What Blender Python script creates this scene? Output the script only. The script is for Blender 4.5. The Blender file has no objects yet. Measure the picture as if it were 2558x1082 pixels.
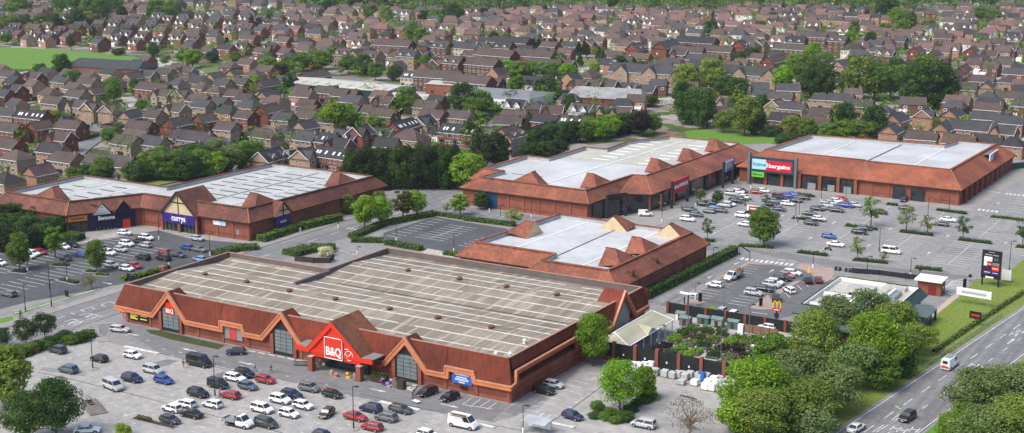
import bpy, bmesh, math, random
from mathutils import Vector, Matrix
R = math.radians
random.seed(7)
SC = bpy.context.scene
COL = SC.collection
# ---------------------------------------------------------------- camera (a drone about 91 m up)
CF, CYH, CYAW, CH = 3500.0, -255.0, R(31.0), 91.0
CP = math.atan2(541 - CYH, CF)
_c, _s = math.cos(CP), math.sin(CP)
FW0 = Vector((-math.sin(CYAW), math.cos(CYAW), 0)); RT = Vector((math.cos(CYAW), math.sin(CYAW), 0))
FW = FW0 * _c - Vector((0, 0, 1)) * _s; UP = FW0 * _s + Vector((0, 0, 1)) * _c
cam = bpy.data.objects.new("camera", bpy.data.cameras.new("camera")); COL.objects.link(cam)
cam.matrix_world = Matrix(((RT.x, UP.x, -FW.x, 0), (RT.y, UP.y, -FW.y, 0), (RT.z, UP.z, -FW.z, CH), (0, 0, 0, 1)))
cam.data.sensor_width = 36; cam.data.lens = 36 * CF / 2558; cam.data.clip_start = 1; cam.data.clip_end = 9000
SC.camera = cam
OR = {0: (0, 0), 1: (0, 0), 2: (850, 0), 3: (1698, 0), 4: (0, 360), 5: (850, 360), 6: (1698, 360), 7: (0, 718), 8: (850, 718), 9: (1698, 718),
      'a': (1700, 460), 'b': (2128, 460), 'c': (1700, 620), 'd': (2128, 620), 'g': (1500, 720), 'q': (760, 760), 'k': (130, 460), 'w': (1560, 370)}
SCL = {0: 1, 'a': .16823, 'b': .16823, 'c': .16823, 'd': .16823, 'g': .24036, 'q': .22177, 'k': .16823, 'w': .17558}
def px(c, x, y):
    s = SCL.get(c, .336463); return OR[c][0] + x * s, OR[c][1] + y * s
def ray(c, x, y):
    u, v = px(c, x, y); return FW * CF + RT * (u - 1279) - UP * (v - 541)
def at(c, x, y, z=0.0):      # surveyed point of the place: where the sight line meets height z
    d = ray(c, x, y); t = (z - CH) / d.z; return Vector((d.x * t, d.y * t, z))
def proj(p):
    v = Vector((p[0], p[1], (p[2] if len(p) > 2 else 0) - CH)); w = v.dot(FW); return 1279 + CF * v.dot(RT) / w, 541 - CF * v.dot(UP) / w
def pts(c, *l): return [at(c, x, y) for x, y in l]
# ---------------------------------------------------------------- object helpers
def tag(o, label=None, cat=None, group=None, kind=None):
    if label: o['label'] = label
    if cat: o['category'] = cat
    if group: o['group'] = group
    if kind: o['kind'] = kind
    return o
def empty(name, loc=(0, 0, 0), rz=0.0, label=None, cat=None, group=None):
    o = bpy.data.objects.new(name, None); COL.objects.link(o); o.location = loc; o.rotation_euler = (0, 0, rz); o.empty_display_size = .3
    return tag(o, label, cat, group)
class MB:
    def __init__(s): s.v = []; s.f = []; s.m = []
    def add(s, vs, fs, m=0):
        b = len(s.v); s.v += [tuple(x) for x in vs]; s.f += [tuple(b + i for i in f) for f in fs]; s.m += [m] * len(fs); return s
    def face(s, *vs, m=0): return s.add(vs, [range(len(vs))], m)
    def box(s, x0, y0, z0, x1, y1, z1, m=0, skip=''):
        v = [(x0, y0, z0), (x1, y0, z0), (x1, y1, z0), (x0, y1, z0), (x0, y0, z1), (x1, y0, z1), (x1, y1, z1), (x0, y1, z1)]
        f = [(0, 3, 2, 1), (4, 5, 6, 7), (0, 1, 5, 4), (1, 2, 6, 5), (2, 3, 7, 6), (3, 0, 4, 7)]
        return s.add(v, f, m)
    def cyl(s, p, r, h, n=8, m=0, r2=None):
        r2 = r if r2 is None else r2
        v = [(p[0] + r * math.cos(6.2832 * i / n), p[1] + r * math.sin(6.2832 * i / n), p[2]) for i in range(n)] + [(p[0] + r2 * math.cos(6.2832 * i / n), p[1] + r2 * math.sin(6.2832 * i / n), p[2] + h) for i in range(n)]
        return s.add(v, [(i, (i + 1) % n, n + (i + 1) % n, n + i) for i in range(n)] + [tuple(range(n))[::-1], tuple(range(n, 2 * n))], m)
    def bar(s, a, b, r, n=6, m=0, r2=None):
        a, b = Vector(a), Vector(b); d = (b - a); r2 = r if r2 is None else r2
        if d.length < 1e-6: return s
        d.normalize(); u = d.orthogonal().normalized(); w = d.cross(u)
        v = [a + (u * math.cos(6.2832 * i / n) + w * math.sin(6.2832 * i / n)) * r for i in range(n)] + [b + (u * math.cos(6.2832 * i / n) + w * math.sin(6.2832 * i / n)) * r2 for i in range(n)]
        return s.add(v, [(i, (i + 1) % n, n + (i + 1) % n, n + i) for i in range(n)] + [tuple(range(n))[::-1], tuple(range(n, 2 * n))], m)
    def beam(s, a, b, w, h, m=0):      # rectangular bar, w across (horizontal), h up
        a, b = Vector(a), Vector(b); d = (b - a).normalized(); u = d.cross(Vector((0, 0, 1)))
        u = Vector((1, 0, 0)) if u.length < 1e-4 else u.normalized()
        k = u.cross(d).normalized(); u = u * w / 2; k = k * h / 2
        v = [a - u - k, a + u - k, a + u + k, a - u + k, b - u - k, b + u - k, b + u + k, b - u + k]
        return s.add(v, [(0, 1, 2, 3), (7, 6, 5, 4), (0, 4, 5, 1), (1, 5, 6, 2), (2, 6, 7, 3), (3, 7, 4, 0)], m)
    def prism(s, poly, z0, z1, m=0, mt=None):
        n = len(poly); v = [(p[0], p[1], z0) for p in poly] + [(p[0], p[1], z1) for p in poly]
        s.add(v, [(i, (i + 1) % n, n + (i + 1) % n, n + i) for i in range(n)] + [tuple(range(n))[::-1]], m)
        b = len(s.v) - n; s.f.append(tuple(range(b, b + n))); s.m.append(m if mt is None else mt); return s
    def mesh(s, name, mats, smooth=False):
        me = bpy.data.meshes.new(name); me.from_pydata(s.v, [], s.f)
        for mt in (mats if isinstance(mats, (list, tuple)) else [mats]): me.materials.append(mt)
        if any(s.m): me.polygons.foreach_set('material_index', s.m)
        if smooth: me.polygons.foreach_set('use_smooth', [True] * len(s.f))
        me.update(); return me
    def build(s, name, mats, parent=None, loc=(0, 0, 0), rz=0.0, smooth=False, color=None):
        return link(s.mesh(name, mats, smooth), name, parent, loc, rz, color)
def link(me, name, parent=None, loc=(0, 0, 0), rz=0.0, color=None):
    o = bpy.data.objects.new(name, me); COL.objects.link(o); o.parent = parent; o.location = loc; o.rotation_euler = (0, 0, rz)
    if color: o.color = (*color[:3], 1)
    return o
def fixn(me):
    bm = bmesh.new(); bm.from_mesh(me); bmesh.ops.recalc_face_normals(bm, faces=bm.faces); bm.to_mesh(me); bm.free(); return me
KIDS = {}
def copy_tree(root, loc, rz=0.0, scale=None, color=None, cmap=None):   # the thing and copies of its parts and sub-parts
    c = root.copy(); COL.objects.link(c); c.location = loc; c.rotation_euler = (0, 0, rz)
    if scale: c.scale = scale
    if color: c.color = (*color, 1)
    stack = [(root, c)]
    while stack:
        o, n = stack.pop()
        for ch in kids(o):
            d = ch.copy(); COL.objects.link(d); d.parent = n
            if cmap and stem_(ch.name) in cmap: d.color = (*cmap[stem_(ch.name)], 1)
            stack.append((ch, d))
    return c
def stem_(n): return n.split('.')[0]
def kids(o):
    if o.name not in KIDS: KIDS[o.name] = list(o.children)
    return KIDS[o.name]
ORDN = 'first second third fourth fifth sixth seventh eighth ninth tenth eleventh twelfth thirteenth fourteenth fifteenth sixteenth seventeenth eighteenth nineteenth twentieth'.split()
def ordn(i):
    if i < 20: return ORDN[i]
    k = i + 1; return f"{k}{'th' if 10 < k % 100 < 14 else {1: 'st', 2: 'nd', 3: 'rd'}.get(k % 10, 'th')}"
NUMW = 'zero one two three four five six seven eight nine ten eleven twelve'.split()
def label_all(items):        # items: (object, description, plural kind, place); what shares a description is told apart by its order from the left
    g = {}
    for it in items: g.setdefault((it[1], it[3]), []).append(it)
    for (d, pl), l in g.items():
        l.sort(key=lambda it: proj(it[0].matrix_basis.translation)[0])
        for i, it in enumerate(l):
            if len(l) == 1: it[0]['label'] = f"{d} {pl}"
            elif len(l) == 2: it[0]['label'] = f"{d}, {('left', 'right')[i]} one of two {pl}"
            else: it[0]['label'] = f"{d}, {ordn(i)} from left {pl}"
# ---------------------------------------------------------------- materials
MATS = {}
def nodes(name):
    m = bpy.data.materials.new(name); m.use_nodes = True; nt = m.node_tree; return m, nt, nt.nodes['Principled BSDF']
def nn(nt, t, **k):
    n = nt.nodes.new('ShaderNode' + t)
    for a, b in k.items():
        if a.startswith('i_'): n.inputs[a[2:].replace('_', ' ')].default_value = b
        else: setattr(n, a, b)
    return n
def mix(nt, f, a, b, bt='MIX'):
    n = nn(nt, 'Mix', data_type='RGBA', blend_type=bt)
    for i, v in ((0, f), (6, a), (7, b)):
        if hasattr(v, 'is_output'): nt.links.new(v, n.inputs[i])
        elif i == 0: n.inputs[0].default_value = v
        else: n.inputs[i].default_value = (*v, 1)
    return n.outputs[2]
def noise(nt, sc, det=3, rough=.55, vec=None, scale3=None):
    if vec is None: vec = nn(nt, 'NewGeometry').outputs['Position']
    if scale3:
        mp = nn(nt, 'Mapping'); mp.inputs['Scale'].default_value = scale3; nt.links.new(vec, mp.inputs[0]); vec = mp.outputs[0]
    n = nn(nt, 'TexNoise'); n.inputs['Scale'].default_value = sc; n.inputs['Detail'].default_value = det; n.inputs['Roughness'].default_value = rough
    nt.links.new(vec, n.inputs['Vector']); return n.outputs['Fac']
def ramp(nt, fac, a, b, c0=(0, 0, 0), c1=(1, 1, 1)):
    r = nn(nt, 'ValToRGB'); e = r.color_ramp.elements; e[0].position = a; e[1].position = b; e[0].color = (*c0, 1); e[1].color = (*c1, 1)
    nt.links.new(fac, r.inputs[0]); return r.outputs[0]
def mat(name, col, rough=.8, var=.25, sc=.4, col2=None, spec=.3, metal=0.0, fine=None, objcol=False, coat=0.0, streak=None):
    if name in MATS: return MATS[name]
    m, nt, b = nodes(name); L = nt.links
    b.inputs['Roughness'].default_value = rough; b.inputs['Metallic'].default_value = metal; b.inputs['Specular IOR Level'].default_value = spec
    if coat: b.inputs['Coat Weight'].default_value = coat; b.inputs['Coat Roughness'].default_value = .05
    base = col
    if objcol: base = nn(nt, 'ObjectInfo').outputs['Color']
    if var or col2:
        f = ramp(nt, noise(nt, sc, 4, .6, scale3=streak), .3, .7)
        if col2: c = mix(nt, f, base, col2)
        else:
            lo = 1 - var; c = mix(nt, 1.0, base, mix(nt, f, (lo, lo, lo), (1 + var * .6,) * 3), 'MULTIPLY')
        if fine:
            f2 = ramp(nt, noise(nt, fine[0], 2, .5), .35, .65); lo = 1 - fine[1]
            c = mix(nt, 1.0, c, mix(nt, f2, (lo, lo, lo), (1 + fine[1] * .7,) * 3), 'MULTIPLY')
        L.new(c, b.inputs['Base Color'])
    elif objcol: L.new(base, b.inputs['Base Color'])
    else: b.inputs['Base Color'].default_value = (*col, 1)
    MATS[name] = m; return m
def tile_mat(name, c1, c2, blotch=.12, moss=None):     # clay tiles: courses, tile to tile tone and weathering blotches
    m, nt, b = nodes(name); L = nt.links
    br = nn(nt, 'TexBrick', offset=.5); br.inputs['Scale'].default_value = 1.0; br.inputs['Brick Width'].default_value = .9; br.inputs['Row Height'].default_value = .38; br.inputs['Mortar Size'].default_value = .02
    br.inputs['Color1'].default_value = (*c1, 1); br.inputs['Color2'].default_value = (*c2, 1); br.inputs['Mortar'].default_value = (*[x * .75 for x in c1], 1); br.inputs['Bias'].default_value = -.1
    g = nn(nt, 'NewGeometry'); sx = nn(nt, 'SeparateXYZ'); L.new(g.outputs['Position'], sx.inputs[0])
    ad = nn(nt, 'Math', operation='ADD'); L.new(sx.outputs[0], ad.inputs[0]); L.new(sx.outputs[1], ad.inputs[1])
    cx = nn(nt, 'CombineXYZ'); L.new(ad.outputs[0], cx.inputs[0]); L.new(sx.outputs[2], cx.inputs[1]); L.new(cx.outputs[0], br.inputs['Vector'])
    f = ramp(nt, noise(nt, blotch, 4, .65), .32, .68)
    c = mix(nt, 1.0, br.outputs[0], mix(nt, f, (.58, .6, .66), (1.3, 1.18, 1.08)), 'MULTIPLY')
    f2 = ramp(nt, noise(nt, 1.4, 3, .6, scale3=(1, 1, .18)), .3, .7); c = mix(nt, 1.0, c, mix(nt, f2, (.76,) * 3, (1.16,) * 3), 'MULTIPLY')
    f3 = ramp(nt, noise(nt, .3, 4, .7), .58, .74); c = mix(nt, f3, c, mix(nt, .45, c, (.07, .062, .05)))
    L.new(c, b.inputs['Base Color']); b.inputs['Roughness'].default_value = .85; b.inputs['Specular IOR Level'].default_value = .2
    MATS[name] = m; return m
def brick_mat(name, c1, c2, objcol=False):
    m, nt, b = nodes(name); L = nt.links
    br = nn(nt, 'TexBrick', offset=.5); br.inputs['Scale'].default_value = 1.0; br.inputs['Brick Width'].default_value = .45; br.inputs['Row Height'].default_value = .15; br.inputs['Mortar Size'].default_value = .012
    br.inputs['Color1'].default_value = (*c1, 1); br.inputs['Color2'].default_value = (*c2, 1); br.inputs['Mortar'].default_value = (*[x * 1.25 for x in c1], 1)
    g = nn(nt, 'NewGeometry'); sx = nn(nt, 'SeparateXYZ'); L.new(g.outputs['Position'], sx.inputs[0])
    ad = nn(nt, 'Math', operation='ADD'); L.new(sx.outputs[0], ad.inputs[0]); L.new(sx.outputs[1], ad.inputs[1])
    cx = nn(nt, 'CombineXYZ'); L.new(ad.outputs[0], cx.inputs[0]); L.new(sx.outputs[2], cx.inputs[1]); L.new(cx.outputs[0], br.inputs['Vector'])
    c = br.outputs[0]
    if objcol: c = mix(nt, 1.0, nn(nt, 'ObjectInfo').outputs['Color'], c, 'MULTIPLY')
    f = ramp(nt, noise(nt, .35, 4, .65), .3, .7); c = mix(nt, 1.0, c, mix(nt, f, (.8,) * 3, (1.15,) * 3), 'MULTIPLY')
    L.new(c, b.inputs['Base Color']); b.inputs['Roughness'].default_value = .9; b.inputs['Specular IOR Level'].default_value = .15
    MATS[name] = m; return m
def asphalt(name, c, c2, big=.05, tracks=False):
    m, nt, b = nodes(name); L = nt.links
    f = ramp(nt, noise(nt, big, 5, .65), .3, .72); col = mix(nt, f, c, c2)
    f2 = ramp(nt, noise(nt, .5, 4, .7), .38, .7); col = mix(nt, 1.0, col, mix(nt, f2, (.8,) * 3, (1.1,) * 3), 'MULTIPLY')
    f5 = ramp(nt, noise(nt, 1.15, 2, .5), .66, .73); col = mix(nt, f5, col, mix(nt, .5, col, [x * .3 for x in c]))
    if tracks: f6 = ramp(nt, noise(nt, .9, 2, .5, scale3=(1, .02, 1)), .35, .65); col = mix(nt, 1.0, col, mix(nt, f6, (.8,) * 3, (1.12,) * 3), 'MULTIPLY')
    f3 = ramp(nt, noise(nt, 4.0, 2, .6), .3, .7); col = mix(nt, 1.0, col, mix(nt, f3, (.9,) * 3, (1.08,) * 3), 'MULTIPLY')
    f4 = ramp(nt, noise(nt, .16, 3, .6, scale3=(.22, 1, 1)), .60, .74); col = mix(nt, f4, col, mix(nt, .5, col, [x * .4 for x in c]))
    # repair patches: angular cells of a Voronoi field
    v = nn(nt, 'TexVoronoi', feature='F1', distance='CHEBYCHEV'); v.inputs['Scale'].default_value = .06; L.new(nn(nt, 'NewGeometry').outputs['Position'], v.inputs['Vector'])
    sp = nn(nt, 'SeparateColor'); L.new(v.outputs['Color'], sp.inputs[0]); pf = ramp(nt, sp.outputs[0], .8, .82); pg = ramp(nt, v.outputs['Distance'], .28, .285, (1, 1, 1), (0, 0, 0))
    k = mix(nt, 1.0, pf, pg, 'MULTIPLY'); kk = nn(nt, 'Math', operation='MULTIPLY'); L.new(k, kk.inputs[0]); kk.inputs[1].default_value = .35
    col = mix(nt, kk.outputs[0], col, [x * .55 for x in c])
    L.new(col, b.inputs['Base Color']); b.inputs['Roughness'].default_value = .85; b.inputs['Specular IOR Level'].default_value = .25
    MATS[name] = m; return m
def leaf_mat(name, objcol=True, col=(.06, .1, .03), trans=.4):
    m, nt, b = nodes(name); L = nt.links
    base = nn(nt, 'ObjectInfo').outputs['Color'] if objcol else None
    g = nn(nt, 'NewGeometry'); rp = g.outputs['Random Per Island']
    v = ramp(nt, rp, 0, 1, (.62, .66, .6), (1.45, 1.38, 1.3))
    c = mix(nt, 1.0, base if base else col, v, 'MULTIPLY')
    L.new(c, b.inputs['Base Color']); b.inputs['Roughness'].default_value = .7; b.inputs['Specular IOR Level'].default_value = .15
    tr = nn(nt, 'BsdfTranslucent'); L.new(c, tr.inputs[0]); ms = nn(nt, 'MixShader'); ms.inputs[0].default_value = trans
    L.new(b.outputs[0], ms.inputs[1]); L.new(tr.outputs[0], ms.inputs[2]); L.new(ms.outputs[0], nt.nodes['Material Output'].inputs[0])
    MATS[name] = m; return m
TILE_O = tile_mat('tile_orange', (.25, .095, .06), (.19, .075, .05))
TILE_B = tile_mat('tile_brown', (.17, .072, .052), (.13, .06, .047))
TILE_D = tile_mat('tile_diy', (.165, .041, .024), (.147, .037, .023), .06)
BRICK = brick_mat('brick_red', (.235, .08, .052), (.19, .068, .046))
BRICK_D = brick_mat('brick_dark', (.17, .055, .036), (.14, .05, .035))
WHITE = mat('white_paint', (.75, .75, .74), .6, .12, 2)
MEMB = mat('roof_membrane', (.47, .475, .475), .55, .2, .08, fine=(.6, .06))
MEMB_L = mat('roof_membrane_parapet', (.36, .385, .4), .6, .2, .3)
CREAMROOF = mat('roof_cream', (.42, .41, .36), .7, .2, .15, fine=(1.2, .12))
GREYROOF = mat('roof_sheet_pale', (.42, .43, .41), .6, .15, .15, fine=(1.5, .1))
DARK = mat('dark_paint', (.02, .022, .026), .5, .2, 1)
BLACK = mat('black_metal', (.012, .012, .014), .45, 0)
GLASS = mat('shop_glass', (.018, .025, .03), .08, .4, .5, spec=.6)
GLASSP = mat('glazed_panel', (.16, .19, .2), .3, .2, .6, spec=.5)
ORANGE = mat('orange_fascia', (.54, .17, .068), .6, .15, .5)
REDB = mat('red_sign', (.6, .035, .013), .45, .06, .6)
REDF = mat('red_crimson', (.42, .012, .022), .45, .06, .6)
NAVY = mat('navy_sign', (.01, .01, .04), .4, .1, .6)
INDIGO = mat('indigo_sign', (.03, .016, .17), .4, .1, .6)
CREAM = mat('cream_render', (.54, .43, .26), .8, .12, .6)
TIMBER = mat('dark_timber', (.05, .032, .022), .8, .2, 1)
STEEL = mat('grey_steel', (.3, .31, .32), .45, .15, 1, metal=.4)
GREYP = mat('grey_paint', (.13, .14, .145), .6, .15, 1)
CONC = mat('concrete', (.38, .36, .33), .85, .25, .3, fine=(3, .12))
KERB = mat('kerb_stone', (.3, .29, .27), .85, .2, .6)
YELLOW = mat('yellow_paint', (.75, .47, .02), .5, .08, 1)
BLUED = mat('blue_door', (.012, .06, .14), .5, .15, 1)
LINE = mat('road_paint', (.62, .62, .6), .75, .35, .9, fine=(6, .2))
CYAN = mat('pale_blue_sign', (.35, .62, .72), .4, .05, .6)
LIME = mat('lime_sign', (.12, .5, .02), .4, .06, .6)
BLUEB = mat('blue_sign', (.02, .13, .5), .4, .1, .6)
GREEND = mat('green_cladding', (.02, .055, .05), .5, .2, .8)
GREENR = mat('green_grey_roof', (.085, .12, .105), .55, .15, .5)
WOOD = mat('worn_wood', (.19, .12, .07), .8, .3, 1.2)
PINK = mat('pink_paving', (.33, .245, .215), .9, .15, .4, fine=(3, .1))
GRASS = mat('grass_lawn', (.125, .185, .022), .95, .25, .08, col2=(.16, .195, .035), fine=(1.3, .25))
GRASS_B = mat('grass_bright', (.085, .2, .018), .95, .25, .1, col2=(.115, .205, .03), fine=(1.5, .25), streak=(.12, 1, 1))
GRASS_D = mat('grass_dry', (.13, .15, .05), .95, .25, .12, col2=(.09, .13, .03), fine=(1.0, .2))
SOIL = mat('bark_soil', (.05, .038, .028), .95, .3, .8)
AS_L = asphalt('asphalt_light', (.29, .28, .266), (.375, .36, .34))
AS_M = asphalt('asphalt_mid', (.16, .16, .162), (.2, .2, .2))
AS_P = asphalt('asphalt_park', (.22, .217, .214), (.27, .262, .256))
AS_D = asphalt('asphalt_dark', (.072, .075, .082), (.1, .102, .107))
AS_R = asphalt('asphalt_road', (.175, .175, .18), (.225, .223, .222), .05, True)
PAVE = mat('paving_slabs', (.27, .255, .235), .9, .2, .3, fine=(2.5, .12))
LEAF = leaf_mat('foliage_leaves')
BARK = mat('tree_bark', (.09, .07, .05), .9, .3, 2)
PAINT = mat('car_paint', (1, 1, 1), .32, 0, objcol=True, coat=.6, spec=.4)
TYRE = mat('tyre_rubber', (.015, .015, .016), .85, 0)
RIM = mat('alloy_rim', (.35, .35, .36), .35, 0, metal=.7)
LAMPW = mat('lamp_lens', (.7, .72, .75), .15, 0)
LAMPR = mat('tail_lens', (.35, .01, .01), .2, 0)
CGLASS = mat('car_glass', (.022, .027, .03), .05, 0, spec=.8)
PLATE = mat('number_plate', (.7, .7, .62), .5, 0)
WALLC = brick_mat('house_brick', (1, 1, 1), (.72, .74, .78), objcol=True)
ROOFC = None
def roof_obj():
    m, nt, b = nodes('house_tiles'); L = nt.links
    c = nn(nt, 'ObjectInfo').outputs['Color']
    br = nn(nt, 'TexBrick', offset=.5); br.inputs['Scale'].default_value = 1; br.inputs['Brick Width'].default_value = .6; br.inputs['Row Height'].default_value = .3; br.inputs['Mortar Size'].default_value = .025
    br.inputs['Color1'].default_value = (1.08, 1.05, 1, 1); br.inputs['Color2'].default_value = (.82, .84, .88, 1); br.inputs['Mortar'].default_value = (.6, .6, .6, 1)
    L.new(nn(nt, 'NewGeometry').outputs['Position'], br.inputs['Vector'])
    c = mix(nt, 1.0, c, br.outputs[0], 'MULTIPLY'); f = ramp(nt, noise(nt, .3, 4, .65), .3, .7); c = mix(nt, 1.0, c, mix(nt, f, (.8,) * 3, (1.2,) * 3), 'MULTIPLY')
    L.new(c, b.inputs['Base Color']); b.inputs['Roughness'].default_value = .8; b.inputs['Specular IOR Level'].default_value = .25; return m
ROOFC = roof_obj()
PANE = mat('window_pane', (.03, .036, .042), .12, 0, spec=.6)
FLATC = mat('coloured_cloth', (1, 1, 1), .85, .15, 3, objcol=True)
SKIN = mat('skin', (.45, .27, .2), .6, 0)
def bq_roof():
    m, nt, b = nodes('roof_weathered_sheets'); L = nt.links
    pos = nn(nt, 'NewGeometry').outputs['Position']
    br = nn(nt, 'TexBrick', offset=.37, offset_frequency=2, squash=.6, squash_frequency=3); br.inputs['Scale'].default_value = 1; br.inputs['Brick Width'].default_value = 6.4; br.inputs['Row Height'].default_value = 4.35; br.inputs['Mortar Size'].default_value = .3; br.inputs['Mortar Smooth'].default_value = .25; br.inputs['Mortar'].default_value = (.33, .295, .235, 1)
    br.inputs['Color1'].default_value = (.175, .142, .105, 1); br.inputs['Color2'].default_value = (.26, .22, .17, 1); mp = nn(nt, 'Mapping'); mp.inputs['Location'].default_value = (0, -210.9 + 4.35 * 50, 0); L.new(pos, mp.inputs[0]); L.new(mp.outputs[0], br.inputs['Vector'])
    f = ramp(nt, noise(nt, .8, 3, .6, scale3=(1.6, .12, 1)), .4, .66); c = mix(nt, f, br.outputs[0], mix(nt, .55, br.outputs[0], (.12, .1, .08)))
    f = ramp(nt, noise(nt, .55, 3, .6, scale3=(1.0, .1, 1), vec=None), .55, .68); c = mix(nt, f, c, mix(nt, .5, c, (.42, .39, .33)))
    f = ramp(nt, noise(nt, .06, 3, .6), .3, .7); c = mix(nt, 1.0, c, mix(nt, f, (.85,) * 3, (1.12,) * 3), 'MULTIPLY')
    L.new(c, b.inputs['Base Color']); b.inputs['Roughness'].default_value = .8; return m
BQROOF = bq_roof()
def terrain_mat():     # gardens, drives, beds: small angular plots between the houses
    m, nt, b = nodes('estate_ground'); L = nt.links; pos = nn(nt, 'NewGeometry').outputs['Position']
    v = nn(nt, 'TexVoronoi', feature='F1', distance='CHEBYCHEV'); v.inputs['Scale'].default_value = .11; L.new(pos, v.inputs['Vector'])
    sp = nn(nt, 'SeparateColor'); L.new(v.outputs['Color'], sp.inputs[0])
    r = nn(nt, 'ValToRGB'); r.color_ramp.interpolation = 'CONSTANT'; e = r.color_ramp.elements
    cs = [(0, (.07, .11, .025)), (.22, (.26, .24, .21)), (.4, (.1, .13, .04)), (.5, (.2, .16, .12)), (.62, (.3, .28, .26)), (.75, (.06, .085, .03)), (.88, (.17, .17, .17))]
    e[0].color = (*cs[0][1], 1); e[1].position = cs[1][0]; e[1].color = (*cs[1][1], 1)
    for p_, c_ in cs[2:]: k = e.new(p_); k.color = (*c_, 1)
    L.new(sp.outputs[0], r.inputs[0]); f = ramp(nt, noise(nt, .7, 4, .7), .3, .7); c = mix(nt, 1.0, r.outputs[0], mix(nt, f, (.65,) * 3, (1.2,) * 3), 'MULTIPLY')
    L.new(c, b.inputs['Base Color']); b.inputs['Roughness'].default_value = .95; b.inputs['Specular IOR Level'].default_value = .1; return m
TERR = terrain_mat()
# ---------------------------------------------------------------- text
def text_mesh(s, size, bold=0.0, shear=0.0, space=1.0, depth=.03):
    cu = bpy.data.curves.new('lettering', 'FONT'); cu.body = s; cu.size = size; cu.align_x = 'CENTER'; cu.align_y = 'CENTER'; cu.offset = bold; cu.shear = shear; cu.extrude = depth; cu.space_character = space; cu.resolution_u = 3
    o = bpy.data.objects.new('lettering', cu); COL.objects.link(o); dg = bpy.context.evaluated_depsgraph_get(); me = bpy.data.meshes.new_from_object(o.evaluated_get(dg)); bpy.data.objects.remove(o); return me
def text(parent, s, size, loc, m, face='-y', bold=0.0, shear=0.0, space=1.0, fit=None):
    me = text_mesh(s, size, bold, shear, space); me.materials.clear(); me.materials.append(m)
    if fit:
        xs = [v.co.x for v in me.vertices]; k = fit / max(max(xs) - min(xs), .01)
        for v in me.vertices: v.co.x *= k
    o = link(me, 'lettering', parent, loc); o.rotation_euler = {'-y': (R(90), 0, 0), '+x': (R(90), 0, R(90)), 'up': (0, 0, 0)}.get(face, face) if isinstance(face, str) else (R(90), 0, face)
    return o
# ================================================================ retail buildings
def offs(poly, d):        # offset a counter-clockwise polygon outwards by d
    n = len(poly); out = []
    for i in range(n):
        a, b, c = Vector(poly[i - 1][:2]), Vector(poly[i][:2]), Vector(poly[(i + 1) % n][:2])
        d1, d2 = (b - a).normalized(), (c - b).normalized(); n1, n2 = Vector((d1.y, -d1.x)), Vector((d2.y, -d2.x))
        m = (n1 + n2); m = m / max(m.dot(n1), .25); out.append((b.x + m.x * d, b.y + m.y * d))
    return out
def edge_piers(mb, poly, edges, gap, h, m=0, w=.7, d=.18):
    for i in edges:
        a, b = Vector(poly[i]), Vector(poly[(i + 1) % len(poly)]); L = (b - a).length; t = (b - a).normalized(); nrm = Vector((t.y, -t.x)); k = max(1, round(L / gap))
        for j in range(k + 1):
            p = a + t * (.4 + (L - .8) * j / k); q = [p - t * w / 2 - nrm * .1, p + t * w / 2 - nrm * .1, p + t * w / 2 + nrm * d, p - t * w / 2 + nrm * d]
            mb.prism([(v.x, v.y) for v in (q[3], q[2], q[1], q[0])], 0.0, h, m)
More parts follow.
